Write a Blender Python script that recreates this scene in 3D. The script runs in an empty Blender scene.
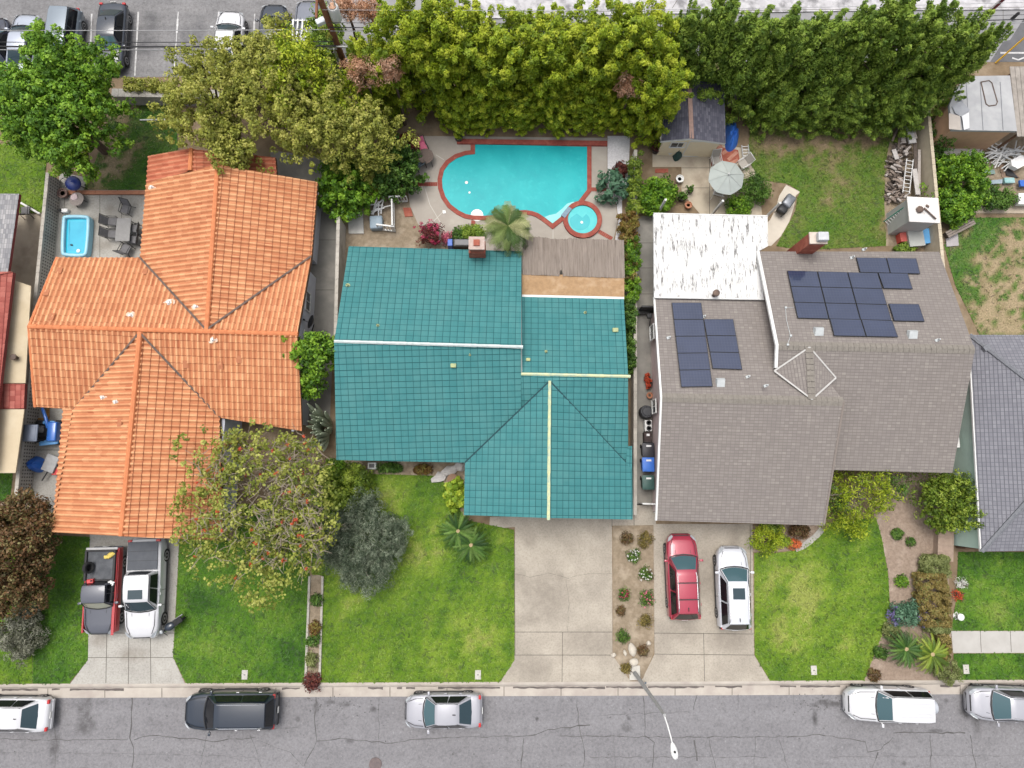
import bpy, bmesh, math, random
import numpy as np
from mathutils import Vector, Matrix
from mathutils.geometry import tessellate_polygon
R = math.radians
random.seed(7); RNG = np.random.default_rng(11)
scene = bpy.context.scene
COL = scene.collection

# ------------------------------------------------------------------ camera (drone, looking almost straight down)
H = 42.0; FPX = 692.0
cam_d = bpy.data.cameras.new('drone_camera'); cam = bpy.data.objects.new('drone_camera', cam_d); COL.objects.link(cam)
cam_d.sensor_width = 36; cam_d.lens = FPX/1024*36; cam_d.clip_end = 2000; cam_d.clip_start = .5
cam.location = (0, 0, H); cam.rotation_euler = (R(8), R(-1), 0)
scene.camera = cam
CR = cam.rotation_euler.to_matrix()
def P(px, py, z=0.0):
    """survey point: where the sight line of a photo pixel meets height z"""
    d = CR @ Vector(((px-512)/FPX, -(py-384)/FPX, -1))
    t = (z-H)/d.z
    return Vector((d.x*t, d.y*t, z))
def PP(pts, z=0.0): return [P(a, b, z) for a, b in pts]

# ------------------------------------------------------------------ scene graph
def tag(o, label=None, cat=None, group=None, kind=None):
    if label: o['label'] = label
    if cat: o['category'] = cat
    if group: o['group'] = group
    if kind: o['kind'] = kind
    return o
def thing(name, label, cat, loc=(0, 0, 0), group=None):
    o = bpy.data.objects.new(name, None); o.empty_display_size = .3
    COL.objects.link(o); o.location = loc
    return tag(o, label, cat, group)
def origin_of(o):
    v = Vector((0, 0, 0))
    while o: v += o.location; o = o.parent
    return v
def link(name, me, mat=None, parent=None, smooth=None):
    o = bpy.data.objects.new(name, me); COL.objects.link(o)
    if mat and not me.materials: me.materials.append(mat)
    if parent: o.parent = parent
    if smooth is not None:
        for p in me.polygons: p.use_smooth = True
        me.set_sharp_from_angle(angle=R(smooth))
    return o
def copy_tree(o, parent=None):
    c = o.copy(); COL.objects.link(c)
    if parent: c.parent = parent
    for ch in list(o.children): copy_tree(ch, c)
    return c

class MB:
    """collects polygons; build() links them as one mesh"""
    def __init__(s): s.v = []; s.f = []; s.m = []; s.mi = 0
    def add(s, vs, fs):
        b = len(s.v); s.v += [tuple(v) for v in vs]; s.f += [tuple(i+b for i in f) for f in fs]; s.m += [s.mi]*len(fs); return s
    def box(s, c, size, rz=0.0, taper=1.0, rx=0.0, ry=0.0, M=None):
        x, y, z = size[0]/2, size[1]/2, size[2]/2
        q = Matrix.Rotation(rz, 3, 'Z') @ Matrix.Rotation(ry, 3, 'Y') @ Matrix.Rotation(rx, 3, 'X')
        vs = []
        for dz, t in ((-z, 1), (z, taper)):
            for dx, dy in ((-x, -y), (x, -y), (x, y), (-x, y)):
                vs.append(Vector(c) + q @ Vector((dx*t, dy*t, dz)))
        return s.add(vs, [(3, 2, 1, 0), (4, 5, 6, 7), (0, 1, 5, 4), (1, 2, 6, 5), (2, 3, 7, 6), (3, 0, 4, 7)])
    def bbox(s, c, size, bev=.02, rz=0.0, taper=1.0):
        bm = bmesh.new(); bmesh.ops.create_cube(bm, size=1)
        for v in bm.verts:
            t = taper if v.co.z > 0 else 1
            v.co = Vector((v.co.x*size[0]*t, v.co.y*size[1]*t, v.co.z*size[2]))
        bmesh.ops.bevel(bm, geom=bm.edges[:], offset=bev, segments=2, affect='EDGES', profile=.5)
        q = Matrix.Rotation(rz, 3, 'Z'); bm.verts.index_update()
        r = s.add([Vector(c)+q@v.co for v in bm.verts], [[v.index for v in f.verts] for f in bm.faces]); bm.free(); return r
    def prism(s, pts, z0, z1):
        n = len(pts); a = sum(pts[i][0]*pts[(i+1) % n][1]-pts[(i+1) % n][0]*pts[i][1] for i in range(n))
        if a < 0: pts = pts[::-1]
        vs = [(p[0], p[1], z0) for p in pts] + [(p[0], p[1], z1) for p in pts]
        return s.add(vs, [tuple(range(n-1, -1, -1)), tuple(range(n, 2*n))] + [(i, (i+1) % n, n+(i+1) % n, n+i) for i in range(n)])
    def sheet(s, pts, z):
        n = len(pts); a = sum(pts[i][0]*pts[(i+1) % n][1]-pts[(i+1) % n][0]*pts[i][1] for i in range(n))
        if a < 0: pts = pts[::-1]
        return s.add([(p[0], p[1], z) for p in pts], [tuple(range(n))])
    def tube(s, pts, rad, n=8, cap=True):
        pts = [Vector(p) for p in pts]
        if not hasattr(rad, '__len__'): rad = [rad]*len(pts)
        vs = []; fs = []
        t0 = (pts[1]-pts[0]).normalized(); a = t0.orthogonal().normalized()
        for i, p in enumerate(pts):
            if i == 0: t = pts[1]-pts[0]
            elif i == len(pts)-1: t = pts[-1]-pts[-2]
            else: t = pts[i+1]-pts[i-1]
            t.normalize(); a = (a - t*a.dot(t))
            a = a.normalized() if a.length > 1e-6 else t.orthogonal().normalized()
            b = t.cross(a)
            for k in range(n):
                an = 2*math.pi*k/n
                vs.append(p + (a*math.cos(an)+b*math.sin(an))*rad[i])
        for i in range(len(pts)-1):
            for k in range(n):
                k2 = (k+1) % n
                fs.append((i*n+k, i*n+k2, (i+1)*n+k2, (i+1)*n+k))
        if cap: fs.append(tuple(range(n-1, -1, -1))); fs.append(tuple((len(pts)-1)*n+k for k in range(n)))
        return s.add(vs, fs)
    def lathe(s, c, prof, n=20, ax=None):
        """prof: (r, z) list"""
        vs = []; fs = []
        for r, z in prof:
            for k in range(n):
                an = 2*math.pi*k/n; v = Vector((r*math.cos(an), r*math.sin(an), z))
                if ax is not None: v = ax @ v
                vs.append(Vector(c)+v)
        for i in range(len(prof)-1):
            for k in range(n):
                k2 = (k+1) % n; fs.append((i*n+k, i*n+k2, (i+1)*n+k2, (i+1)*n+k))
        fs.append(tuple(range(n-1, -1, -1))); fs.append(tuple((len(prof)-1)*n+k for k in range(n)))
        return s.add(vs, fs)
    def blob(s, c, r, jit=.1, seed=0, sub=2, rz=0):
        bm = bmesh.new(); bmesh.ops.create_icosphere(bm, subdivisions=sub, radius=1); rn = random.Random(seed); bm.verts.index_update()
        q = Matrix.Rotation(rz, 3, 'Z'); vs = []
        for v in bm.verts:
            k = 1+rn.uniform(-jit, jit); vs.append(Vector(c)+q@Vector((v.co.x*r[0]*k, v.co.y*r[1]*k, v.co.z*r[2]*k)))
        s.add(vs, [[v.index for v in f.verts] for f in bm.faces]); bm.free(); return s
    def quad(s, a, b, c, d): return s.add([a, b, c, d], [(0, 1, 2, 3)])
    def build(s, name, mat=None, parent=None, smooth=None, mats=None):
        o = origin_of(parent) if parent else Vector((0, 0, 0))
        me = bpy.data.meshes.new(name)
        me.from_pydata([(v[0]-o.x, v[1]-o.y, v[2]-o.z) for v in s.v], [], s.f)
        if mats:
            for m in mats: me.materials.append(m)
            me.polygons.foreach_set('material_index', s.m)
        me.update()
        return link(name, me, mat, parent, smooth)

# ------------------------------------------------------------------ materials
MATS = {}
def nodes_new(name):
    m = bpy.data.materials.new(name); m.use_nodes = True
    nt = m.node_tree; b = nt.nodes['Principled BSDF']; MATS[name] = m
    return m, nt, b
def N(nt, typ, **kw):
    n = nt.nodes.new(typ)
    for k, v in kw.items():
        if k in n.inputs.keys() if isinstance(k, str) else False: n.inputs[k].default_value = v
        else: setattr(n, k, v)
    return n
def c4(c): return (c[0], c[1], c[2], 1)
def coords(nt, kind='Object', scale=None):
    t = nt.nodes.new('ShaderNodeTexCoord'); out = t.outputs[kind]
    if scale:
        m = nt.nodes.new('ShaderNodeMapping'); m.inputs['Scale'].default_value = scale if hasattr(scale, '__len__') else (scale,)*3
        nt.links.new(out, m.inputs[0]); out = m.outputs[0]
    return out
def noise(nt, vec, scale, detail=4, rough=.55, lo=.3, hi=.7):
    n = nt.nodes.new('ShaderNodeTexNoise'); n.inputs['Scale'].default_value = scale; n.inputs['Detail'].default_value = detail; n.inputs['Roughness'].default_value = rough
    nt.links.new(vec, n.inputs['Vector'])
    r = nt.nodes.new('ShaderNodeMapRange'); r.inputs['From Min'].default_value = lo; r.inputs['From Max'].default_value = hi
    nt.links.new(n.outputs['Fac'], r.inputs['Value']); return r.outputs[0]
def mix(nt, fac, a, b, blend='MIX'):
    m = nt.nodes.new('ShaderNodeMix'); m.data_type = 'RGBA'; m.blend_type = blend
    for sock, v in ((m.inputs[0], fac), (m.inputs[6], a), (m.inputs[7], b)):
        if hasattr(v, 'is_output'): nt.links.new(v, sock)
        elif hasattr(v, '__len__'): sock.default_value = c4(v)
        else: sock.default_value = v
    return m.outputs[2]
def mth(nt, op, a, b=None, c=None):
    m = nt.nodes.new('ShaderNodeMath'); m.operation = op
    for i, v in enumerate((a, b, c)):
        if v is None: continue
        if hasattr(v, 'is_output'): nt.links.new(v, m.inputs[i])
        else: m.inputs[i].default_value = v
    return m.outputs[0]
def bump(nt, b, h, strength=.4, dist=.02):
    n = nt.nodes.new('ShaderNodeBump'); n.inputs['Strength'].default_value = strength; n.inputs['Distance'].default_value = dist
    nt.links.new(h, n.inputs['Height']); nt.links.new(n.outputs[0], b.inputs['Normal'])
def surf(name, c1, c2=None, scale=3.0, rough=.8, spec=.3, metal=0.0, bmp=0.0, bscale=None, c3=None, scale3=.4, lo3=.5, hi3=.75, coat=0.0, lo=.3, hi=.7, det=5):
    """general weathered surface: two tones mixed by noise, an optional third in large patches"""
    if name in MATS: return MATS[name]
    m, nt, b = nodes_new(name)
    b.inputs['Roughness'].default_value = rough; b.inputs['Specular IOR Level'].default_value = spec
    b.inputs['Metallic'].default_value = metal; b.inputs['Coat Weight'].default_value = coat; b.inputs['Coat Roughness'].default_value = .06
    if c2 is None: c2 = tuple(x*.88 for x in c1)
    vec = coords(nt)
    col = mix(nt, noise(nt, vec, scale, det, .6, lo, hi), c1, c2)
    if c3: col = mix(nt, noise(nt, vec, scale3, 5, .6, lo3, hi3), col, c3)
    nt.links.new(col, b.inputs['Base Color'])
    if bmp: bump(nt, b, noise(nt, vec, bscale or scale*4, 4, .6, 0, 1), bmp, .03)
    return m
def glassy(name, c, rough=.08, spec=.6):
    m, nt, b = nodes_new(name)
    b.inputs['Base Color'].default_value = c4(c); b.inputs['Roughness'].default_value = rough; b.inputs['Specular IOR Level'].default_value = spec
    return m
def leafmat(name, rough=.55, trans=.3):
    if name in MATS: return MATS[name]
    m, nt, b = nodes_new(name)
    a = nt.nodes.new('ShaderNodeAttribute'); a.attribute_name = 'Col'
    nt.links.new(a.outputs['Color'], b.inputs['Base Color']); b.inputs['Roughness'].default_value = rough; b.inputs['Specular IOR Level'].default_value = .35
    t = nt.nodes.new('ShaderNodeBsdfTranslucent'); nt.links.new(a.outputs['Color'], t.inputs['Color'])
    mx = nt.nodes.new('ShaderNodeMixShader'); mx.inputs[0].default_value = trans
    out = nt.nodes['Material Output']
    nt.links.new(b.outputs[0], mx.inputs[1]); nt.links.new(t.outputs[0], mx.inputs[2]); nt.links.new(mx.outputs[0], out.inputs[0])
    return m

def fastmesh(name, V, F, C, mat):
    """V (n,3), F (m,k), C (m,3) face colours"""
    me = bpy.data.meshes.new(name); k = F.shape[1]; m = len(F)
    me.vertices.add(len(V)); me.vertices.foreach_set('co', V.astype(np.float32).ravel())
    me.loops.add(m*k); me.loops.foreach_set('vertex_index', F.astype(np.int32).ravel())
    me.polygons.add(m); me.polygons.foreach_set('loop_start', np.arange(0, m*k, k, dtype=np.int32))
    try: me.polygons.foreach_set('loop_total', np.full(m, k, dtype=np.int32))
    except Exception: pass
    at = me.color_attributes.new('Col', 'FLOAT_COLOR', 'CORNER')
    cc = np.ones((m*k, 4), dtype=np.float32); cc[:, :3] = np.repeat(C, k, axis=0); at.data.foreach_set('color', cc.ravel())
    me.materials.append(mat); me.update(calc_edges=True); me.validate(); return me

def leaves(clumps, per, size, pal, aspect=.5, up=.3, squash=(1, 1, 1), seed=0, tint=.25, shell=.55, droop=0.0):
    """clumps: (n,4) centre + radius. Every leaf is a small folded pair of faces; colours vary leaf by leaf and clump by clump."""
    r = np.random.default_rng(seed); clumps = np.asarray(clumps, float); n = len(clumps)
    idx = np.repeat(np.arange(n), per); m = len(idx)
    d = r.normal(size=(m, 3)); d[:, 2] = d[:, 2]+.25; d /= np.linalg.norm(d, axis=1)[:, None]
    rad = clumps[idx, 3]*(shell+(1-shell)*r.random(m)**.7)
    pos = clumps[idx, :3] + d*rad[:, None]*np.array(squash)
    nor = d*(1-up) + np.array((0, 0, up)) + r.normal(size=(m, 3))*.35; nor /= np.linalg.norm(nor, axis=1)[:, None]
    t = r.normal(size=(m, 3)) + d*.8; t[:, 2] -= droop
    t -= nor*(t*nor).sum(1)[:, None]; t /= np.linalg.norm(t, axis=1)[:, None]+1e-9
    b = np.cross(nor, t)
    L = size*(.65+.7*r.random(m)); Wd = L*aspect
    base = pos - t*L[:, None]*.5; tip = pos + t*L[:, None]*.5 - nor*(L*.12)[:, None]
    mid = pos + nor*(L*.06)[:, None]
    a1 = mid + b*(Wd*.5)[:, None]; a2 = mid - b*(Wd*.5)[:, None]
    V = np.stack([base, a1, tip, a2], 1).reshape(-1, 3)
    F = np.arange(4*m).reshape(m, 4)
    pal = np.asarray(pal, float); ct = r.random(n)*(len(pal)-1)
    w = np.clip(ct[idx] + r.normal(size=m)*tint*(len(pal)-1), 0, len(pal)-1.001); i0 = w.astype(int); fr = (w-i0)[:, None]
    C = pal[i0]*(1-fr)+pal[i0+1]*fr
    C = C*(.8+.4*r.random(m))[:, None]
    return V, F, C
def merge(parts):
    V = []; F = []; C = []; o = 0
    for v, f, c in parts: V.append(v); F.append(f+o); C.append(c); o += len(v)
    return np.concatenate(V), np.concatenate(F), np.concatenate(C)

def inset(poly, d):
    """move every edge of a plan polygon inwards by d"""
    n = len(poly); a = sum(poly[i][0]*poly[(i+1) % n][1]-poly[(i+1) % n][0]*poly[i][1] for i in range(n))
    if a < 0: poly = poly[::-1]
    out = []
    for i in range(n):
        p0, p1, p2 = (Vector(poly[j % n][:2]) for j in (i-1, i, i+1))
        e1 = (p1-p0).normalized(); e2 = (p2-p1).normalized()
        n1 = Vector((-e1.y, e1.x)); n2 = Vector((-e2.y, e2.x))
        k = d/max(.3, 1+n1.dot(n2))
        out.append(p1+(n1+n2)*k)
    return out
# ================================================================== SETTING
def inpoly(x, y, poly):
    ins = np.zeros(len(x), bool); n = len(poly)
    for i in range(n):
        x1, y1 = poly[i][0], poly[i][1]; x2, y2 = poly[(i+1) % n][0], poly[(i+1) % n][1]
        c = ((y1 > y) != (y2 > y)) & (x < (x2-x1)*(y-y1)/(y2-y1+1e-12)+x1); ins ^= c
    return ins
def wavefield(x, y, seed, wl=3.0):
    r = np.random.default_rng(seed); f = np.zeros_like(x)
    for k in range(14):
        a = r.random()*6.28; w = wl*(.35+1.3*r.random()); ph = r.random()*6.28
        f += np.sin((x*math.cos(a)+y*math.sin(a))*6.28/w+ph)*(.5+.5*(w/wl))
    return f/ (np.abs(f).max()+1e-9)*.5+.5

def grain(m, k=.30, sc=9.0):
    """fine speckle and dark pits over a finished ground material"""
    nt = m.node_tree; b = nt.nodes['Principled BSDF']; src = b.inputs['Base Color'].links[0].from_socket; vec = coords(nt)
    dark = nt.nodes.new('ShaderNodeMix'); dark.data_type = 'RGBA'; dark.blend_type = 'MULTIPLY'; nt.links.new(mth(nt, 'MULTIPLY', noise(nt, vec, sc, 4, .8, .45, .70), k*2), dark.inputs[0]); nt.links.new(src, dark.inputs[6]); dark.inputs[7].default_value = (.55, .54, .52, 1)
    nt.links.new(dark.outputs[2], b.inputs['Base Color']); return m
M_soil = surf('soil', (.23, .17, .11), (.15, .11, .07), 1.6, .95, .1, bmp=.5, c3=(.30, .24, .17), scale3=.5)
M_dirtbed = surf('bed_soil', (.28, .225, .16), (.19, .15, .105), 4, .95, .1, bmp=.8, bscale=14, c3=(.37, .31, .235), scale3=1.2)
M_mulch = surf('mulch', (.29, .225, .175), (.20, .15, .115), 6, .95, .1, bmp=.9, bscale=14, c3=(.36, .29, .235), scale3=1.6)
M_ground = surf('far_ground', (.16, .17, .08), (.10, .12, .05), .1, .95, .1)
M_conc = grain(surf('concrete', (.40, .36, .30), (.325, .29, .24), .9, .85, .25, bmp=.1, bscale=30, c3=(.27, .24, .20), scale3=.4, lo3=.46, hi3=.76))
M_conc2 = grain(surf('pale_concrete', (.40, .385, .35), (.33, .315, .285), 1.1, .85, .25, bmp=.1, bscale=30, c3=(.28, .265, .24), scale3=.5))
M_concdark = surf('dark_concrete', (.25, .24, .215), (.18, .17, .155), .8, .85, .25, bmp=.1, bscale=20, c3=(.34, .32, .28), scale3=.5)  # darker concrete tone for the side alley and side path
M_deck = surf('pool_deck_concrete', (.36, .325, .285), (.30, .27, .235), 1.2, .85, .25, bmp=.1, bscale=25, c3=(.43, .40, .35), scale3=.6)
M_tan = surf('tan_concrete', (.46, .40, .31), (.38, .325, .25), 1.0, .85, .25, bmp=.1, bscale=25, c3=(.27, .225, .17), scale3=.5)
M_joint = surf('dark_joint', (.10, .09, .075), None, 3, .95, .1)
M_crack = surf('crack_filler', (.06, .057, .055), (.13, .125, .125), 2, .9, .2)
M_stain = surf('oil_stain', (.07, .067, .067), (.11, .105, .105), 1.5, .7, .3)
M_white = surf('white_paint', (.74, .74, .73), (.66, .65, .63), 2.0, .6, .4)
M_wornwhite = surf('worn_line_paint', (.60, .60, .59), (.32, .31, .31), 3.5, .8, .3)
M_brick = surf('brick_red', (.33, .10, .065), (.24, .07, .05), 6, .85, .2, bmp=.3, c3=(.40, .15, .10), scale3=2.5)
M_gravel = surf('white_gravel', (.66, .65, .66), (.48, .47, .48), 9, .9, .2, bmp=.8, bscale=22)

def asphalt_mat(name, c1, c2, c3):
    m, nt, b = nodes_new(name); vec = coords(nt)
    col = mix(nt, noise(nt, vec, .35, 6, .6, .3, .7), c1, c2)
    streak = noise(nt, coords(nt, 'Object', (.05, 1.1, 1)), 1.0, 4, .6, .35, .7)
    col = mix(nt, mth(nt, 'MULTIPLY', streak, .45), col, c3)
    fine = noise(nt, vec, 9, 4, .8, .42, .66)
    col = mix(nt, mth(nt, 'MULTIPLY', fine, .42), col, tuple(x*.52 for x in c1))
    col = mix(nt, mth(nt, 'MULTIPLY', noise(nt, coords(nt, 'Object', (1, 1, 1)), 6.5, 3, .8, .60, .72), .45), col, tuple(min(.5, x*1.5) for x in c3))
    col = mix(nt, mth(nt, 'MULTIPLY', noise(nt, vec, 1.3, 6, .7, .52, .74), .42), col, tuple(x*.55 for x in c2))
    nt.links.new(col, b.inputs['Base Color']); b.inputs['Roughness'].default_value = .88; b.inputs['Specular IOR Level'].default_value = .25
    bump(nt, b, noise(nt, vec, 30, 2, .6, 0, 1), .35, .01); return m
M_asph = grain(asphalt_mat('street_asphalt', (.214, .209, .217), (.178, .173, .181), (.249, .244, .252)), .30, 6)
M_lot = grain(asphalt_mat('lot_asphalt', (.235, .230, .232), (.15, .148, .152), (.29, .285, .285)), .4, 5)

def polyline_strip(mb, pts, w, z, jit=0.0, seed=0, sub=1):
    rn = random.Random(seed); q = []
    for i in range(len(pts)-1):
        a, b = Vector(pts[i][:2]), Vector(pts[i+1][:2]); n = max(1, int((b-a).length/sub)) if sub else 1
        for k in range(n): q.append(a.lerp(b, k/n)+(Vector((rn.uniform(-jit, jit), rn.uniform(-jit, jit))) if q else Vector((0, 0))))
    q.append(Vector(pts[-1][:2]))
    for i in range(len(q)-1):
        d = (q[i+1]-q[i]); nrm = Vector((-d.y, d.x)).normalized()*(w/2)*(rn.uniform(.5, 1.4) if jit else 1)
        zz = z+(i % 2)*.00015
        mb.quad((*(q[i]-nrm), zz), (*(q[i+1]-nrm), zz), (*(q[i+1]+nrm), zz), (*(q[i]+nrm), zz))
def splat(mb, c, rx, ry, z, seed, rz=0):
    rn = random.Random(seed); n = 14; pts = []
    for k in range(n):
        a = 2*math.pi*k/n; q = rn.uniform(.6, 1.15); x, y = rx*q*math.cos(a), ry*q*math.sin(a)
        pts.append((c[0]+x*math.cos(rz)-y*math.sin(rz), c[1]+x*math.sin(rz)+y*math.cos(rz)))
    mb.sheet(pts, z)

def stained(base, spots, col, name):
    """copy of a ground material with soft-edged, noise-broken stains at given places (x, y, rx, ry, strength)"""
    m = base.copy(); m.name = name; nt = m.node_tree; b = nt.nodes['Principled BSDF']; src = b.inputs['Base Color'].links[0].from_socket
    vec = coords(nt); nz = noise(nt, vec, 2.3, 5, .65, .25, .75); tot = None
    for (x, y, rx, ry, k) in spots:
        mp = nt.nodes.new('ShaderNodeMapping'); mp.vector_type = 'POINT'; mp.inputs['Scale'].default_value = (1/rx, 1/ry, 0); mp.inputs['Location'].default_value = (-x/rx, -y/ry, 0); nt.links.new(vec, mp.inputs[0])
        ln = nt.nodes.new('ShaderNodeVectorMath'); ln.operation = 'LENGTH'; nt.links.new(mp.outputs[0], ln.inputs[0])
        r = nt.nodes.new('ShaderNodeMapRange'); r.interpolation_type = 'SMOOTHSTEP'; r.inputs['From Min'].default_value = .25; r.inputs['From Max'].default_value = 1.25; r.inputs['To Min'].default_value = k; r.inputs['To Max'].default_value = 0; nt.links.new(ln.outputs['Value'], r.inputs[0])
        v = mth(nt, 'MULTIPLY', r.outputs[0], nz); tot = v if tot is None else mth(nt, 'MAXIMUM', tot, v)
    nt.links.new(mix(nt, tot, src, col), b.inputs['Base Color']); return m
ZST = -.13
def yb(x): return 684-4.2*x/1024
mb = MB(); mb.sheet([(-420, -420), (420, -420), (420, 420), (-420, 420)], -.30)
tag(mb.build('ground', M_ground), kind='structure')
L0, L1 = -260, 1290
KB = [P(x, yb(x)) for x in (L0, L1)]
mb = MB(); mb.prism([KB[0], KB[1], (KB[1].x+20, 70), (KB[0].x-20, 70)], -.3, 0.0)
tag(mb.build('soil', M_soil), kind='structure')
# street: south of the gutter; cracks, tar and drips are part of its surface
g0, g1 = P(L0, yb(L0)+14.2, ZST), P(L1, yb(L1)+13.2, ZST)
mb = MB(); mb.sheet([g0, g1, (g1.x, g1.y-11.5), (g0.x, g0.y-11.5)], ZST)
mb.mi = 1
SZ = ZST+.004
def st(pts): return PP(pts, ZST)
CR_ = [([(132, 697), (131, 730), (129, 738), (134, 748), (132, 768)], .10), ([(0, 739), (60, 740), (128, 739)], .05), ([(134, 740), (150, 735), (180, 738), (215, 741), (256, 737)], .06),
       ([(56, 698), (55, 768)], .03), ([(207, 735), (200, 768)], .04), ([(250, 735), (262, 768)], .03),
       ([(316, 697), (315, 725), (317, 741), (304, 766)], .06), ([(317, 741), (340, 738), (385, 743), (430, 738), (512, 736)], .06), ([(256, 740), (290, 752), (303, 766)], .03), ([(379, 697), (379, 768)], .03),
       ([(258, 730), (298, 727)], .03), ([(512, 737), (535, 735), (548, 730), (570, 727), (590, 725)], .10), ([(560, 736), (650, 737), (720, 737), (768, 737)], .06),
       ([(524, 738), (521, 768)], .10), ([(577, 700), (579, 727), (585, 750), (583, 768)], .06), ([(643, 696), (645, 735), (654, 742), (652, 768)], .06), ([(697, 695), (693, 710)], .06), ([(694, 740), (697, 761)], .10),
       ([(709, 740), (716, 768)], .06), ([(738, 694), (738, 708)], .04), ([(755, 738), (754, 768)], .03), ([(614, 735), (615, 768)], .03),
       ([(768, 737), (825, 735), (865, 742), (868, 753), (880, 750), (893, 737)], .06), ([(878, 752), (872, 768)], .06), ([(893, 733), (935, 733), (965, 733)], .09), ([(930, 735), (931, 768)], .08), ([(970, 735), (976, 768)], .05),
       ([(779, 740), (788, 768)], .04), ([(793, 694), (794, 705)], .05), ([(0, 752), (130, 754), (256, 757)], .02), ([(600, 715), (690, 712)], .03), ([(590, 757), (768, 757)], .03), ([(830, 757), (1024, 755)], .02)]
for i, (q, w) in enumerate(CR_): polyline_strip(mb, st(q), w*.62, SZ+i*.0003, .05, i, .35)
STREET_SPOTS = [(84, 712, .35, .9), (86, 725, .5, .5), (54, 746, .3, .8), (59, 718, .15, .45), (88, 705, .2, .5), (976, 712, .28, 1.2), (814, 705, .25, .1), (815, 718, .12, .5), (824, 702, .5, .12), (832, 704, .5, .12),
        (937, 731, .5, .1), (298, 719, .12, .12), (350, 741, .2, .1), (316, 708, .15, .3), (330, 702, .3, .1), (345, 704, .3, .12), (373, 709, .15, .12), (626, 728, .25, .2), (629, 718, .1, .08), (537, 719, .08, .1), (904, 763, .1, .1), (946, 701, .12, .1), (964, 713, .4, .3)]
mb.mi = 2
rn = random.Random(5)
for i in range(150):
    x, y = (rn.gauss(340, 26), rn.gauss(704, 5)) if i % 3 == 0 else ((rn.gauss(815, 18), rn.gauss(703, 6)) if i % 3 == 1 else (rn.uniform(0, 1024), rn.uniform(700, 766)))
    splat(mb, P(x, y, ZST), rn.uniform(.02, .06), rn.uniform(.02, .05), SZ+.020+i*.00003, i)
M_st = stained(M_asph, [(P(x, y, ZST).x, P(x, y, ZST).y, rx*1.2+.04, ry*1.2+.04, 1.0) for x, y, rx, ry in STREET_SPOTS], (.055, .052, .052), 'street_asphalt_stained')
tag(mb.build('street', mats=[M_st, M_crack, M_stain]), kind='structure')
mb = MB(); mb.lathe(P(375.5, 764, ZST)+Vector((0, 0, .02)), [(.36, 0), (.36, .03), (.34, .035), (.34, .025), (.28, .025), (.28, .032), (.10, .03)], 24)
tag(mb.build('manhole_cover', surf('rusty_iron', (.15, .115, .11), (.10, .08, .08), 8, .7, .4), smooth=30), 'round rusty iron manhole cover in the street asphalt', 'manhole cover')
# kerb with gutter pan (rolled profile), one run along the whole street
def kerb(mb, x0, x1, seg=40):
    prof = [(0, 0.006), (2.0, .006), (3.2, -.02), (4.6, ZST+.012), (14.2, ZST+.006)]
    xs = [x0+(x1-x0)*i/seg for i in range(seg+1)]
    vs = [P(x, yb(x)+o*(1 if o < 10 else 1), z) for x in xs for o, z in prof]; n = len(prof)
    fs = [(i*n+k, i*n+k+1, (i+1)*n+k+1, (i+1)*n+k) for i in range(seg) for k in range(n-1)]
    mb.add(vs, [f[::1] for f in fs])
mb = MB(); kerb(mb, L0, L1); mb.mi = 1
for x in list(range(-180, 1200, 57)):
    polyline_strip(mb, [P(x, yb(x)+4.7, ZST), P(x, yb(x)+14, ZST)], .035, ZST+.0165)
mb.mi = 2
rn = random.Random(3)
for i, (x0, x1) in enumerate([(2, 38), (52, 60), (70, 124), (200, 210), (225, 258), (282, 300), (368, 383), (397, 402), (406, 415), (438, 500), (513, 605), (606, 645), (648, 704), (715, 742), (780, 796), (800, 840), (858, 905), (940, 960), (968, 1000)]):
    n = max(2, int((x1-x0)/4)); up = [P(x0+(x1-x0)*k/n, yb(x0)+4.4+rn.uniform(0, .5), ZST) for k in range(n+1)]; dn = [P(x0+(x1-x0)*k/n, yb(x0)+6.3+rn.uniform(-.6, .9), ZST) for k in range(n+1)]
    mb.sheet([(p.x, p.y) for p in up]+[(p.x, p.y) for p in dn[::-1]], ZST+.0185+i*.0002)
kb = mb.build('kerb', mats=[surf('kerb_concrete', (.43, .39, .34), (.36, .32, .28), 1.5, .85, .2, c3=(.30, .26, .23), scale3=.7), M_joint, surf('gutter_silt', (.085, .075, .07), (.15, .13, .12), 3, .9, .1)])
tag(kb, kind='structure')

def slab(name, pts, m, z=.012, z0=-.05, joints=(), jw=.03, jm=None, stains=(), kind='structure', more=None, mm=(), sc=(.20, .175, .145)):
    if stains: m = stained(m, [(P(q[0], q[1]).x, P(q[0], q[1]).y, q[2]*1.3, q[3]*1.3, .85) for q in stains], sc, 'stained_%s_%d' % (name, int(pts[0][0])))
    mb = MB(); mb.prism([tuple(p[:2]) for p in PP(pts)], z0, z); mb.mi = 1
    for i, j in enumerate(joints): polyline_strip(mb, PP(j), jw, z+.004+i*.0007)
    if more: more(mb, z)
    return tag(mb.build(name, mats=[m, jm or M_joint, M_joint]+list(mm)), kind=kind)
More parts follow.
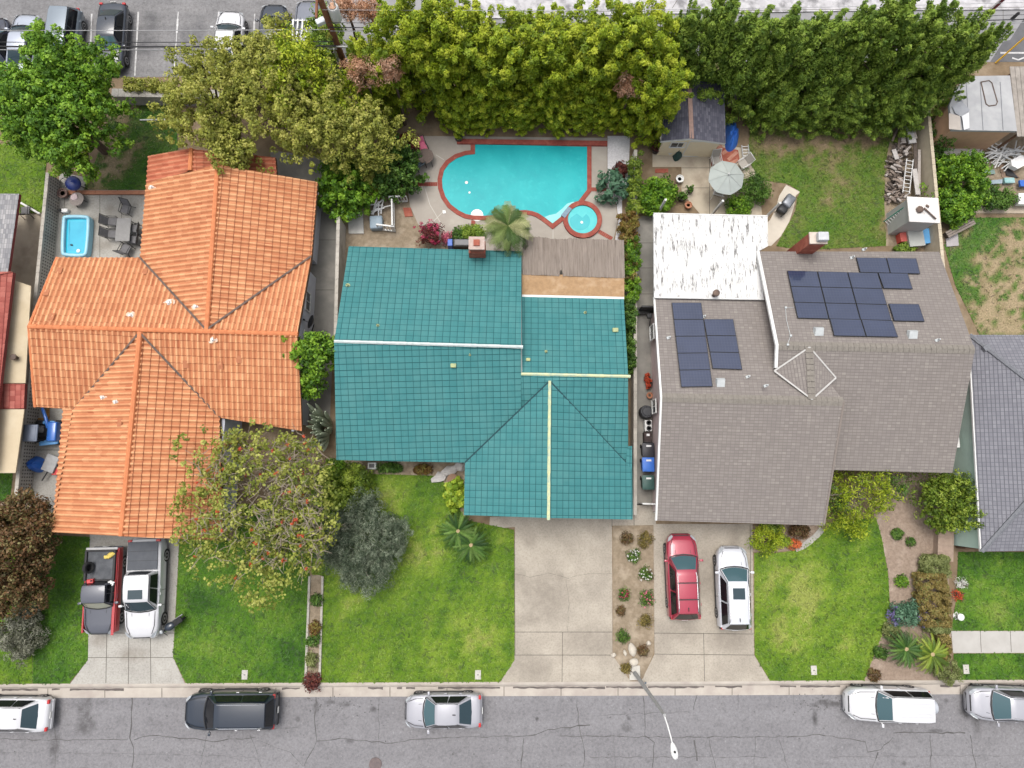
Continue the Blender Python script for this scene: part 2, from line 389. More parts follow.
# --- alley and parking lot at the back
slab('parking_lot', [(-260, -60), (335, -60), (335, 74), (300, 76), (-260, 80)], M_lot, .006, sc=(.06, .06, .065), stains=[(151, 22, .5, .7), (198, 32, .45, .9), (146, 42, .7, 1.0), (186, 34, .3, .6)],
     mm=[M_wornwhite], more=lambda mb, z: (setattr(mb, 'mi', 3), [polyline_strip(mb, PP(j), .09, z+.02+i*.001, .01, i, .5) for i, j in enumerate([[(138.5, 12), (135, 76)], [(178.5, 12), (174, 76)], [(219, 12), (213, 76)], [(92, 14), (90, 76)], [(255, 14), (252, 76)], [(290, 14), (288, 76)]])]))
slab('alley_road', [(335, -60), (1290, -60), (1290, 62), (335, 62)], surf('alley_concrete', (.27, .268, .275), (.21, .208, .213), .7, .88, .25, c3=(.32, .315, .325), scale3=.3), .006,
     joints=[[(335, 30), (760, 34), (1290, 24)], [(800, 12), (800, 60)], [(560, 12), (560, 40)], [(905, 12), (905, 60)], [(1003, 8), (1003, 40)]])
slab('alley_kerb_strip', [(460, -40), (1290, -40), (1290, 9), (900, 11), (640, 15), (500, 19), (460, 19)], surf('weathered_white_concrete', (.52, .51, .52), (.38, .37, .38), 1.6, .9, .2, bmp=.3, c3=(.20, .195, .20), scale3=1.3, lo3=.48, hi3=.66), .10, z0=0,
     joints=[[(500, 13), (700, 12), (1290, 5)], [(690, -20), (672, 9)], [(655, -10), (630, 8)]])
slab('side_road', [(1010, 40), (1024, 18), (1290, 18), (1290, 62), (990, 62), (1003, 42)], surf('side_asphalt', (.14, .14, .145), (.10, .10, .105), 1, .9, .2), .014, mm=[M_wornwhite],
     more=lambda mb, z: (setattr(mb, 'mi', 3), polyline_strip(mb, PP([(1000, 53), (1100, 53)]), .12, z+.005), polyline_strip(mb, PP([(1012, 58), (1018, 60), (1026, 57)]), .1, z+.006)))
# --- driveways
slab('driveway', [(90, 525), (180, 525), (173, 657), (185, yb(185)+.3), (70, yb(70)+.3), (88, 660)], M_conc2, .012, joints=[[(88, 657.5), (173, 657.5)], [(129, 630), (128.5, 684)], [(90, 633), (174, 633)], [(107, 633), (106, 683)], [(150.5, 633), (151, 683)]], stains=[(133, 655, .8, .4), (100, 640, .5, .4)])
slab('driveway', [(515, 518), (612, 518), (612.5, 655), (631, yb(631)+.3), (500, yb(500)+.3), (514.5, 660)], M_conc, .012, joints=[[(514.5, 632), (612, 632)], [(514.5, 655), (612.5, 655)], [(562.5, 632), (562, 682)], [(514.5, 540), (515, 655)]],
     stains=[(527, 596, .5, .8), (532, 618, .7, .5), (522, 620, .4, .4), (530, 540, .35, .5), (520, 580, .4, .6), (560, 578, .25, .3), (545, 600, 1.2, 1.6), (590, 640, 1.5, .8), (530, 668, 1.2, .7)], more=lambda mb, z: [polyline_strip(mb, PP(j), .011, z+.006+i*.001, .05, i, .35) for i, j in enumerate(([(515, 574), (530, 577), (548, 573), (568, 578), (590, 574), (612, 573)], [(566, 578), (569, 605), (567, 632)]))])
slab('driveway', [(653.5, 524), (752.5, 524), (754, 655), (770, yb(770)+.3), (641, yb(641)+.3), (654.5, 654)], M_conc, .012, joints=[[(654, 633), (753.5, 634)], [(654.5, 654), (754, 655)], [(703.5, 633), (704.5, 681)], [(750, 525), (751, 633)]],
     stains=[(735, 540, .3, .8), (738, 530, .5, .4), (690, 600, .4, .3), (685, 632, 1.0, .5), (730, 640, 1.2, .5), (708, 570, .5, 1.6)])
slab('front_walk', [(612, 505), (655, 503), (656, 525), (515, 527), (489, 529), (490, 517), (612, 516)], M_conc, .010, joints=[[(612, 516), (612, 527)], [(634, 505), (634, 526)]])
slab('walkway', [(951, 631), (1290, 631), (1290, 652), (953, 653)], surf('grey_walk', (.41, .395, .37), (.35, .335, .31), 1.2, .85, .2), .022, joints=[[(980, 631), (981, 652)], [(1010, 631), (1011, 652)], [(1040, 631), (1041, 652)]])
# --- yards
slab('side_yard', [(60, 172), (146, 190), (146, 262), (80, 420), (66, 518), (14, 518), (30, 380)], M_conc2, .010, joints=[[(56, 195), (30, 405)], [(64, 192), (66, 224)], [(122, 195), (121, 258)], [(100, 192), (100, 258)], [(31, 450), (64, 450)], [(33, 420), (31, 516)]], stains=[(98, 222, .4, .5), (104, 245, .6, .4), (110, 210, .3, .3), (80, 205, .6, .3)])
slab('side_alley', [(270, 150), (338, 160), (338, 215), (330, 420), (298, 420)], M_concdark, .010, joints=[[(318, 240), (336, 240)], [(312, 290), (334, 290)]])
slab('neighbour_yard', [(-120, 214), (44, 214), (28, 395), (-60, 395)], M_tan, .010)
slab('pool_deck', [(411, 136), (607, 138), (607, 191), (616, 205), (618, 220), (613, 242), (640, 300), (500, 300), (500, 256), (445, 246), (430, 238), (418, 224), (410, 206), (407, 184), (408, 168)], M_deck, .020,
     joints=[[(424, 185), (430, 205), (446, 232), (460, 240)], [(480, 139), (482, 147)], [(436, 155), (444, 160)], [(433, 222), (443, 212)], [(553, 224), (553, 240)]], jw=.04, jm=surf('pale_joint', (.50, .47, .42), None, 3))
slab('gravel_bed', [(607.5, 136), (630, 136), (628, 190), (622, 200), (622, 245), (614, 245), (618.5, 220), (616.5, 204), (607.5, 190)], M_gravel, .016)
slab('backyard_dirt', [(338, 215), (406, 196), (412, 212), (422, 230), (445, 247), (445, 262), (340, 262)], M_dirtbed, .008)
slab('patio', [(656, 143), (686, 140), (757, 150), (757, 168), (762, 215), (700, 214), (681.5, 192), (681.5, 167), (652.5, 167), (652.5, 154)], M_tan, .014, joints=[[(682, 168), (711, 168)], [(709.5, 152), (709.5, 214)], [(682, 188), (709, 188)], [(735, 180), (735, 213)]])
slab('patio_bricks', [(712, 146), (738, 150), (740, 163), (711, 166)], M_brick, .024, jm=surf('brick_pale', (.45, .24, .17), (.36, .15, .10), 5), jw=.22,
     joints=[[(714, 150), (722, 146)], [(722, 154), (728, 150)], [(728, 160), (737, 152)], [(713, 160), (719, 157)], [(730, 164), (738, 160)]])
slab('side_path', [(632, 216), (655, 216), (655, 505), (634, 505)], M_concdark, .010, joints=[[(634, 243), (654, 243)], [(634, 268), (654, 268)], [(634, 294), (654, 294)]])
cv = [(771, 246), (781, 236), (789, 222), (793.5, 208), (795.5, 196), (800, 192), (786, 185), (779, 196), (776, 208), (770, 220), (762, 228), (762, 246)]
slab('curved_path', cv, surf('cream_concrete', (.55, .50, .42), (.48, .43, .36), 1.5, .85, .2), .03)
slab('woodpile_ground', [(884, 122), (921, 120), (921, 246), (880, 246)], M_dirtbed, .008)
slab('wall_walk', [(919, 108), (930, 108), (938, 246), (925, 246)], surf('brown_path', (.27, .20, .155), (.22, .16, .125), 1.2, .9, .1), .016)
slab('workyard', [(935, 120), (1290, 110), (1290, 214), (935, 214)], M_dirtbed, .008)
slab('wooden_edge_path', [(968, 202), (1290, 210), (1290, 216), (972, 213)], surf('pale_edge', (.45, .38, .30), (.36, .30, .23), 2, .85, .1), .06)
# planting beds
slab('planter_soil', [(310, 575), (323, 575), (320, 682), (306, 682)], M_dirtbed, .035)
slab('rose_bed', [(613, 525.5), (653.5, 525.5), (654, 652), (643, 678), (628, 678), (613, 655)], M_dirtbed, .030)
slab('mulch_bed', [(880, 468), (948, 468), (948, 560), (952, yb(950)-.5), (864, yb(864)-.5), (876, 650), (890, 612), (888, 570), (880, 535), (874, 515)], M_mulch, .020)
slab('entry_bed', [(752.5, 525), (824, 525), (822, 530), (803, 545), (792, 550), (774, 552), (753, 552)], M_mulch, .018)
slab('foundation_bed', [(337, 458), (466, 458), (466, 520), (452, 500), (440, 478), (372, 474), (337, 480)], M_dirtbed, .012)
slab('neighbour_bed', [(-120, 500), (50, 500), (46, 534), (30, 556), (-120, 560)], M_mulch, .012)
mb = MB()                                                       # curved paving edge of the entry bed
for i, (a, b) in enumerate(zip([(822, 529), (815, 537), (803, 546)], [(815, 537), (803, 546), (795, 549)])): polyline_strip(mb, PP([a, b]), .35, .05+i*.002)
tag(mb.build('path_edge', M_conc2), kind='structure')

# --- lawns: turf sheet + real grass blades on it
LAWN_PAL = dict(
    lush=[(.040, .095, .010), (.066, .140, .013), (.112, .198, .017), (.175, .258, .030), (.250, .285, .065)],
    green=[(.029, .082, .011), (.047, .120, .013), (.075, .165, .016), (.120, .212, .024), (.180, .245, .046)],
    dry=[(.055, .125, .016), (.085, .160, .020), (.130, .180, .034), (.200, .170, .080), (.270, .195, .125)],
    patchy=[(.036, .110, .016), (.060, .145, .020), (.095, .165, .034), (.230, .180, .100), (.340, .260, .165)])
def lawnmat():
    if 'turf' in MATS: return MATS['turf']
    m, nt, b = nodes_new('turf'); at = nt.nodes.new('ShaderNodeAttribute'); at.attribute_name = 'Col'; vec = coords(nt)
    col = mix(nt, mth(nt, 'MULTIPLY', noise(nt, vec, 9, 4, .7, .35, .7), .45), at.outputs['Color'], (.03, .06, .012)); nt.links.new(col, b.inputs['Base Color']); b.inputs['Roughness'].default_value = .95; b.inputs['Specular IOR Level'].default_value = .1
    bump(nt, b, noise(nt, vec, 22, 3, .6, 0, 1), .7, .03); return m
def lawn(pts, kind, seed, dens=110, wl=4.0, bias=0.0, patches=(), hgt=.05):
    pal = np.array(LAWN_PAL[kind]); poly = PP(pts)
    def tone(x, y):
        w = (.035*np.sin(y*6.28/.62+.5*np.sin(x*.8))*(kind == 'lush'))+.44*wavefield(x, y, seed, wl)+.36*wavefield(x, y, seed+1, wl*.30)+.40*wavefield(x, y, seed+2, wl*.1)-.11+bias
        for px, py, rad, amt in patches:
            c = P(px, py); d2 = ((x-c.x)**2+(y-c.y)**2)/(rad*rad); q = wavefield(x, y, seed+5, 1.2)*.6+wavefield(x, y, seed+6, .5)*.4; w = w+amt*np.exp(-d2*1.2)*(.25+1.25*np.clip((q-.36)/.22, 0, 1))
        return w
    def shade(w):
        w = np.clip(w, 0, .999)*(len(pal)-1); i0 = w.astype(int); f = (w-i0)[:, None]; return pal[i0]*(1-f)+pal[np.minimum(i0+1, len(pal)-1)]*f
    xs = [p.x for p in poly]; ys = [p.y for p in poly]
    bm = bmesh.new(); ar = sum(poly[i].x*poly[(i+1) % len(poly)].y-poly[(i+1) % len(poly)].x*poly[i].y for i in range(len(poly)))
    vv = [bm.verts.new((p.x, p.y, .022)) for p in poly]
    for t in tessellate_polygon([[Vector((p.x, p.y, 0)) for p in poly]]):
        f = bm.faces.new([vv[i] for i in t]); f.normal_update()
        if f.normal.z < 0: f.normal_flip()
    for lo, hi, no in ((min(xs), max(xs), Vector((1, 0, 0))), (min(ys), max(ys), Vector((0, 1, 0)))):
        lo, hi = max(lo, -36), min(hi, 36); k = int((hi-lo)/.3)
        for i in range(1, k): bmesh.ops.bisect_plane(bm, geom=bm.verts[:]+bm.edges[:]+bm.faces[:], plane_co=no*(lo+(hi-lo)*i/k), plane_no=no)
    me = bpy.data.meshes.new('lawn'); bm.to_mesh(me); bm.free(); n = len(me.vertices); co = np.zeros(n*3); me.vertices.foreach_get('co', co); co = co.reshape(-1, 3)
    cc = np.ones((n, 4), np.float32); cc[:, :3] = shade(tone(co[:, 0], co[:, 1])); at = me.color_attributes.new('Col', 'FLOAT_COLOR', 'POINT'); at.data.foreach_set('color', cc.ravel())
    tag(link('lawn', me, lawnmat()), kind='structure')
    x0, x1, y0, y1 = max(min(xs), -34), min(max(xs), 34), min(ys), max(ys); A = (x1-x0)*(y1-y0)
    r = np.random.default_rng(seed); n = int(A*dens); x = r.uniform(x0, x1, n); y = r.uniform(y0, y1, n); k = inpoly(x, y, poly); x = x[k]; y = y[k]; w = tone(x, y)
    if kind in ('dry', 'patchy'): k = r.random(len(x)) > np.clip((w-.55)*3, 0, .85); x = x[k]; y = y[k]; w = w[k]
    n = len(x); C = shade(w+r.normal(size=n)*.05)*(.72+.56*r.random(n))[:, None]
    a = r.random(n)*6.28; L = (.07+.10*r.random(n)); wd = .035+.03*r.random(n)
    big = (r.random(n) < .10*(wavefield(x, y, seed+8, 1.6) > .58)); L = L*np.where(big, 1.9, 1); wd = wd*np.where(big, 1.8, 1); C = C*np.where(big, .62, 1)[:, None]
    tx, ty = np.cos(a), np.sin(a); z0 = .018+.010*r.random(n); hh = hgt*(.3+r.random(n))
    V = np.stack([np.stack([x-tx*L*.5-ty*wd*.5, y-ty*L*.5+tx*wd*.5, z0], 1), np.stack([x-tx*L*.5+ty*wd*.5, y-ty*L*.5-tx*wd*.5, z0], 1),
                  np.stack([x+tx*L*.5+ty*wd*.4, y+ty*L*.5-tx*wd*.4, z0+hh], 1), np.stack([x+tx*L*.5-ty*wd*.4, y+ty*L*.5+tx*wd*.4, z0+hh], 1)], 1).reshape(-1, 3)
    me = fastmesh('grass', V, np.arange(4*n).reshape(n, 4), C, leafmat('grass_blades', .6, .25))
    tag(link('grass', me), 'short grass blades growing over the lawn', 'grass', kind='stuff')
lawn([(32, 534), (90, 537), (88, 660), (69, yb(70)-.3), (33, yb(33)-.3)], 'green', 1, bias=-.06, wl=3)
lawn([(-120, 560), (32, 545), (32.5, yb(33)-.3), (-120, yb(-120)-.3)], 'lush', 21, bias=.05)
lawn([(180, 535), (232, 540), (240, 505), (310, 500), (309.5, 600), (306, yb(306)-.3), (186, yb(186)-.3), (173.5, 657)], 'green', 2, bias=.02, patches=[(212, 640, 1.5, .25), (285, 650, 2, -.25), (200, 600, 1, -.3), (240, 632, 1, -.25), (290, 620, 1.3, .2)])
lawn([(323, 576), (312, 574), (311, 490), (338, 480), (372, 474), (440, 476), (466, 520), (514, 530), (514.5, 660), (500, yb(500)-.3), (320.5, yb(320)-.3)], 'lush', 3, bias=.0, wl=3.5,
     patches=[(392, 496, 1.4, .35), (425, 490, 2.5, -.15), (425, 550, 1.6, .35), (350, 600, 1.2, .3), (390, 630, 1.6, -.1), (485, 638, 1.4, .38), (350, 672, 2, .1), (460, 590, 2.5, -.1), (450, 650, 2, .15), (330, 655, 1.5, -.2)])
lawn([(754, 553), (774, 553), (792, 551), (803, 546), (824, 531), (836, 520), (876, 518), (882, 540), (888, 575), (890, 612), (876, 650), (864, yb(864)-.3), (770, yb(770)-.3), (754.5, 655)], 'lush', 4, bias=.08, wl=3,
     patches=[(800, 600, 2.5, .25), (860, 540, 2.2, -.22), (770, 575, 2, .2), (770, 660, 1.5, -.2), (783, 637, .9, .35), (845, 645, .8, .35), (880, 600, 1, -.2), (840, 668, 2, -.12), (758, 560, .8, -.3)])
lawn([(958, 552), (1290, 552), (1290, 630.5), (951, 630.5), (956, 600)], 'green', 5, bias=-.02, patches=[(1000, 605, 1.6, .3), (975, 580, 2, -.1)])
lawn([(953.5, 653.5), (1290, 652.5), (1290, yb(1290)-.3), (953, yb(953)-.3)], 'green', 6, bias=-.08)
lawn([(-120, 130), (48, 150), (45, 178), (43, 213), (-120, 213)], 'lush', 7, bias=.02)
lawn([(130, 100), (176, 98), (178, 150), (148, 158), (146, 190), (84, 190), (100, 150), (112, 100)], 'patchy', 8, bias=-.18, wl=2.5, patches=[(116, 150, 1.3, .8), (122, 110, 1.2, .8), (95, 185, .8, .4), (108, 172, .8, .6)])
lawn([(750, 128), (800, 126), (893, 122), (886, 160), (884, 200), (886, 246), (800, 250), (776, 246), (795, 212), (797, 198), (800, 192), (788, 184), (760, 180), (748, 160)], 'dry', 9, bias=-.12, wl=3,
     patches=[(850, 133, 1.6, .7), (800, 132, 2.0, .42), (882, 130, 1.3, .9), (828, 205, .7, .35), (836, 180, .6, .25), (888, 175, .7, .8), (888, 225, .7, .6), (770, 140, 1.5, .4), (820, 155, 1.5, .25)])
lawn([(944, 246), (960, 218), (1290, 216), (1290, 336), (980, 336), (955, 285)], 'patchy', 10, bias=-.14, wl=2.8,
     patches=[(990, 262, 1.0, .6), (995, 300, 1.5, .65), (1018, 240, 1.0, .7), (1022, 290, .9, .55), (1012, 320, 1.4, .6), (985, 320, .9, .6), (972, 280, .6, .5), (965, 232, .5, .4), (1002, 230, .5, .35), (1040, 260, 2, .4), (1060, 310, 2, .5)])
lawn([(-20, 473), (13, 473), (10, 502), (-40, 502)], 'green', 13, bias=-.1)
# ================================================================== HOUSES
def uvtile_mat(name, ramp, w, L, rough=.7, spec=.3, grime=(.1, .06, .04), gm=.35, joint=None, jw=.06, jh=.06, bm=0.0, fine=0.0, coat=0.0, crown_highlight=None):
    """tile-by-tile colour from the roof's own (across, down-slope) coordinates in metres"""
    m, nt, b = nodes_new(name)
    uv = nt.nodes.new('ShaderNodeUVMap'); uv.uv_map = 'UVMap'
    sp = nt.nodes.new('ShaderNodeSeparateXYZ'); nt.links.new(uv.outputs[0], sp.inputs[0])
    iu = mth(nt, 'DIVIDE', sp.outputs[0], w); iv = mth(nt, 'DIVIDE', sp.outputs[1], L)
    cb = nt.nodes.new('ShaderNodeCombineXYZ'); nt.links.new(mth(nt, 'FLOOR', iu), cb.inputs[0]); nt.links.new(mth(nt, 'FLOOR', iv), cb.inputs[1])
    wn = nt.nodes.new('ShaderNodeTexWhiteNoise'); nt.links.new(cb.outputs[0], wn.inputs[0])
    cr = nt.nodes.new('ShaderNodeValToRGB'); els = cr.color_ramp.elements
    els[0].position = ramp[0][0]; els[0].color = c4(ramp[0][1]); els[1].position = ramp[-1][0]; els[1].color = c4(ramp[-1][1])
    for p, c in ramp[1:-1]: e = els.new(p); e.color = c4(c)
    nt.links.new(wn.outputs['Value'], cr.inputs[0])
    vec = coords(nt); col = cr.outputs[0]
    if crown_highlight:                                           # highlight painted as a paler band along each tile's crown
        fu = mth(nt, 'FRACT', iu); k = mth(nt, 'SUBTRACT', 1.0, mth(nt, 'MULTIPLY', mth(nt, 'ABSOLUTE', mth(nt, 'SUBTRACT', fu, .50)), 4.2)); k = mth(nt, 'MAXIMUM', k, 0.0); col = mix(nt, mth(nt, 'MULTIPLY', k, mth(nt, 'ADD', .45, mth(nt, 'MULTIPLY', wn.outputs['Value'], .45))), col, crown_highlight)
    col = mix(nt, mth(nt, 'MULTIPLY', noise(nt, vec, .55, 6, .65, .45, .75), gm), col, grime)
    st_ = nt.nodes.new('ShaderNodeMapping'); st_.inputs['Scale'].default_value = (1.6, .16, 1); nt.links.new(uv.outputs[0], st_.inputs[0]); col = mix(nt, mth(nt, 'MULTIPLY', noise(nt, st_.outputs[0], 1.4, 5, .7, .5, .78), gm*.8), col, grime)
    if fine: col = mix(nt, mth(nt, 'MULTIPLY', noise(nt, vec, 11, 3, .7, .3, .75), fine), col, grime)
    if joint:
        fu = mth(nt, 'FRACT', iu); fv = mth(nt, 'FRACT', iv)
        ju = mth(nt, 'LESS_THAN', fu, jw); jv = mth(nt, 'LESS_THAN', fv, jh)
        col = mix(nt, mth(nt, 'MAXIMUM', ju, jv), col, joint)
    nt.links.new(col, b.inputs['Base Color']); b.inputs['Roughness'].default_value = rough; b.inputs['Specular IOR Level'].default_value = spec; b.inputs['Coat Weight'].default_value = coat
    if bm: bump(nt, b, noise(nt, vec, 18, 3, .6, 0, 1), bm, .02)
    return m
M_clay = uvtile_mat('clay_tile', [(0, (.43, .170, .078)), (.3, (.47, .198, .092)), (.7, (.51, .226, .106)), (.95, (.56, .27, .135)), (1, (.38, .125, .055))], .30, .42, .75, .3, (.33, .105, .045), .45, fine=.3, crown_highlight=(.70, .42, .215), joint=(.27, .085, .04), jw=0, jh=.09)  # gap shade painted as dark course lines, crown highlights as a paler tint
M_clayold = uvtile_mat('clay_tile_red', [(0, (.40, .11, .06)), (.5, (.46, .14, .075)), (1, (.52, .18, .10))], .30, .42, .75, .3, (.26, .08, .04), .5, fine=.3, crown_highlight=(.56, .26, .15))
M_teal = uvtile_mat('teal_steel_tile', [(0, (.036, .156, .162)), (.5, (.041, .168, .174)), (1, (.047, .182, .187))], .40, .345, .75, .15, (.082, .21, .205), .55, fine=.25, joint=(.016, .078, .085), jw=.075, jh=.12)
M_shingle = uvtile_mat('asphalt_shingle', [(0, (.188, .168, .153)), (.5, (.210, .188, .171)), (.9, (.23, .207, .188)), (1, (.255, .232, .207))], .24, .17, .92, .2, (.18, .16, .152), .5, bm=.4, fine=.35, joint=(.150, .133, .125), jw=.10, jh=.22)
M_blueshingle = uvtile_mat('blue_grey_shingle', [(0, (.165, .165, .185)), (.5, (.185, .185, .206)), (1, (.21, .21, .23))], .24, .20, .92, .2, (.14, .14, .158), .45, bm=.4, fine=.3, joint=(.115, .115, .13), jw=.14, jh=.2)
M_slate = uvtile_mat('dark_shingle', [(0, (.060, .060, .080)), (.6, (.085, .085, .108)), (1, (.12, .12, .145))], .24, .15, .9, .2, (.05, .05, .065), .4, bm=.3, fine=.2, joint=(.045, .045, .06), jw=0, jh=.15)
M_oldshake = uvtile_mat('grey_shake', [(0, (.20, .20, .21)), (.5, (.29, .285, .29)), (1, (.40, .39, .385))], .14, .3, .95, .1, (.15, .15, .16), .5, bm=.4, fine=.3, joint=(.15, .15, .155), jw=.12, jh=.06)
M_redtile = uvtile_mat('red_concrete_tile', [(0, (.26, .07, .055)), (.5, (.33, .095, .075)), (1, (.40, .14, .11))], .30, .30, .8, .25, (.22, .05, .04), .4, fine=.3, joint=(.20, .04, .035), jw=.0, jh=.12)
M_stucco_w = surf('white_stucco', (.60, .58, .55), (.50, .48, .45), 2, .9, .2, bmp=.3, bscale=25)
M_stucco_pink = surf('blush_stucco', (.64, .53, .52), (.55, .45, .44), 2, .9, .2, bmp=.3, bscale=25)
M_stucco_tan = surf('tan_stucco', (.76, .67, .49), (.70, .61, .44), 1.2, .9, .2, bmp=.3, bscale=25)
M_stucco_blue = surf('blue_grey_stucco', (.56, .58, .64), (.50, .52, .57), 2, .9, .2, bmp=.3, bscale=25)
M_stucco_green = surf('pale_green_stucco', (.46, .60, .53), (.41, .54, .48), 1.5, .9, .2, bmp=.3, bscale=25)
M_wood = surf('brown_fascia', (.17, .10, .065), (.12, .07, .045), 5, .8, .2)
M_trim = surf('white_trim', (.68, .68, .66), (.58, .58, .56), 3, .6, .3)
M_glass = glassy('window_glass', (.03, .04, .05))
M_teal_trim = surf('teal_trim', (.045, .20, .21), (.035, .16, .17), 3, .5, .4)
M_tar = surf('dark_valley_metal', (.06, .045, .04), (.15, .10, .075), 4, .7, .4)

def plane_fit(pts):
    c = sum((Vector(p) for p in pts), Vector())/len(pts); A = np.array([tuple(Vector(p)-c) for p in pts])
    n = Vector(np.linalg.svd(A)[2][2]); n = -n if n.z < 0 else n
    return c, n.normalized()
def onplane(c, n, x, y, off=0.0): return Vector((x, y, c.z-(n.x*(x-c.x)+n.y*(y-c.y))/n.z+off))
def slope(bm, pts, w, L, prof, step, mi=0, flow=None):
    """tiles laid over one roof plane: prof = (fraction across, height) across one tile, step = course thickness"""
    c, n = plane_fit(pts)
    dn = Vector((0, 0, -1)); dn = (dn-n*dn.dot(n))
    dn = flow if flow is not None else dn
    if dn.length < 1e-4: dn = Vector((0, -1, 0))
    dn = (dn-n*dn.dot(n)).normalized(); ac = n.cross(dn).normalized()
    us = [(Vector(p)-c).dot(ac) for p in pts]; vs = [(Vector(p)-c).dot(dn) for p in pts]
    u0, u1 = math.floor(min(us)/w)-1, math.ceil(max(us)/w)+1; v0, v1 = math.floor(min(vs)/L)-1, math.ceil(max(vs)/L)+1
    U = [(i+f)*w for i in range(u0, u1) for f, _ in prof]; UH = [h for i in range(u0, u1) for _, h in prof]
    Vv = []; VH = []
    for j in range(v0, v1): Vv += [j*L+1e-4, (j+1)*L-1e-4] if step else [j*L]; VH += [0, step] if step else [0]
    t = bmesh.new(); uv = t.loops.layers.uv.new('UVMap'); nu = len(U); g = []
    for v, vh in zip(Vv, VH):
        for u, uh in zip(U, UH): g.append(t.verts.new(c+ac*u+dn*v+n*(uh+vh+.03)))
    for j in range(len(Vv)-1):
        for i in range(nu-1):
            f = t.faces.new((g[j*nu+i], g[(j+1)*nu+i], g[(j+1)*nu+i+1], g[j*nu+i+1]))
            qs = ((U[i], Vv[j]), (U[i], Vv[j+1]), (U[i+1], Vv[j+1]), (U[i+1], Vv[j]))
            jj = j//2*2 if step else j
            for l, q in zip(f.loops, qs): l[uv].uv = (min(max(q[0], U[i]+1e-3), U[i+1]-1e-3)+40*w, min(max(q[1], Vv[jj]+1e-3), (Vv[jj+1] if step else Vv[j+1])-1e-3)+40*L)
            f.smooth = True
    ctr = sum((Vector((p[0], p[1], 0)) for p in pts), Vector())/len(pts)
    for i in range(len(pts)):
        a = Vector((pts[i][0], pts[i][1], 0)); b = Vector((pts[(i+1) % len(pts)][0], pts[(i+1) % len(pts)][1], 0)); e = b-a
        if e.length < 1e-4: continue
        no = Vector((e.y, -e.x, 0)).normalized()
        if no.dot(ctr-a) > 0: no = -no
        bmesh.ops.bisect_plane(t, geom=t.verts[:]+t.edges[:]+t.faces[:], plane_co=a, plane_no=no, clear_outer=True)
    for f in t.faces:
        f.material_index = mi
        if f.normal.dot(n) < 0: f.normal_flip()
    me = bpy.data.meshes.new('tmp'); t.to_mesh(me); t.free(); bm.from_mesh(me); bpy.data.meshes.remove(me)
    return c, n
def deckslab(mb, pts, c, n, t=.17):
    top = [onplane(c, n, p[0], p[1], -.005) for p in pts]; bot = [v-Vector((0, 0, t)) for v in top]; k = len(pts)
    a = sum(pts[i][0]*pts[(i+1) % k][1]-pts[(i+1) % k][0]*pts[i][1] for i in range(k))
    if a < 0: top = top[::-1]; bot = bot[::-1]
    mb.add(top+bot, [tuple(range(k)), tuple(range(2*k-1, k-1, -1))]+[(k+i, k+(i+1) % k, (i+1) % k, i) for i in range(k)])
BARREL = [(0, 0), (.14, .004), (.27, .060), (.40, .100), (.57, .104), (.72, .075), (.86, .016)]
PAN = [(0, 0), (.06, .010), (.5, .014), (.94, .010)]
FLAT = [(0, 0)]
class Roof:
    def __init__(s, house, mats, fascia): s.h = house; s.bm = bmesh.new(); s.mats = mats; s.fb = MB(); s.fascia = fascia; s.pl = []
    def face(s, pts, w, L, prof, step, mi=0, flow=None):
        c, n = slope(s.bm, pts, w, L, prof, step, mi, flow); deckslab(s.fb, pts, c, n); s.pl.append((c, n)); return s
    def build(s):
        o = origin_of(s.h); bmesh.ops.translate(s.bm, verts=s.bm.verts, vec=-o)
        me = bpy.data.meshes.new('roof'); s.bm.to_mesh(me); s.bm.free()
        for m in s.mats: me.materials.append(m)
        s.o = link('roof', me, None, s.h); me.set_sharp_from_angle(angle=R(50))
        s.fb.build('fascia', s.fascia, s.o); return s.o
def caps(a, b, r, mat, parent, n=None, name='ridge_cap', L=.42, sides=8):
    """overlapping half-round cap tiles from a to b"""
    mb = MB(); a, b = Vector(a), Vector(b); k = max(1, int((b-a).length/L)); d = (b-a)/k
    for i in range(k):
        p = a+d*i; mb.tube([p, p+d*1.08], [r*.92, r*1.08], sides)
    return mb.build(name, mat, parent, smooth=40)
def strip3(a, b, w, up, mat, parent, name, t=.03):
    a, b = Vector(a), Vector(b); d = (b-a).normalized(); sd = d.cross(Vector((0, 0, 1))).normalized()*w/2; u = Vector((0, 0, up)); q = Vector((0, 0, t))
    mb = MB(); vs = [a-sd+u, a+sd+u, b+sd+u, b-sd+u]; mb.add([v-q for v in vs]+vs, [(3, 2, 1, 0), (4, 5, 6, 7), (0, 1, 5, 4), (1, 2, 6, 5), (2, 3, 7, 6), (3, 0, 4, 7)])
    return mb.build(name, mat, parent)
def walls(house, polys, mat, z1=2.62):
    mb = MB()
    for p in polys: mb.prism([(v[0], v[1]) for v in p], -.05, z1)
    return mb.build('wall', mat, house)
def gable(mb, a, apex, b, inn, t=.15):
    """triangular wall under a gable edge, moved in along 'inn'"""
    a, apex, b = Vector(a)+inn, Vector(apex)+inn, Vector(b)+inn; dz = Vector((0, 0, -.20)); s = inn.normalized()*t
    f = [a+dz, b+dz, apex+dz]; g = [v+s for v in f]; mb.add(f+g, [(0, 1, 2), (5, 4, 3), (0, 3, 4, 1), (1, 4, 5, 2), (2, 5, 3, 0)])
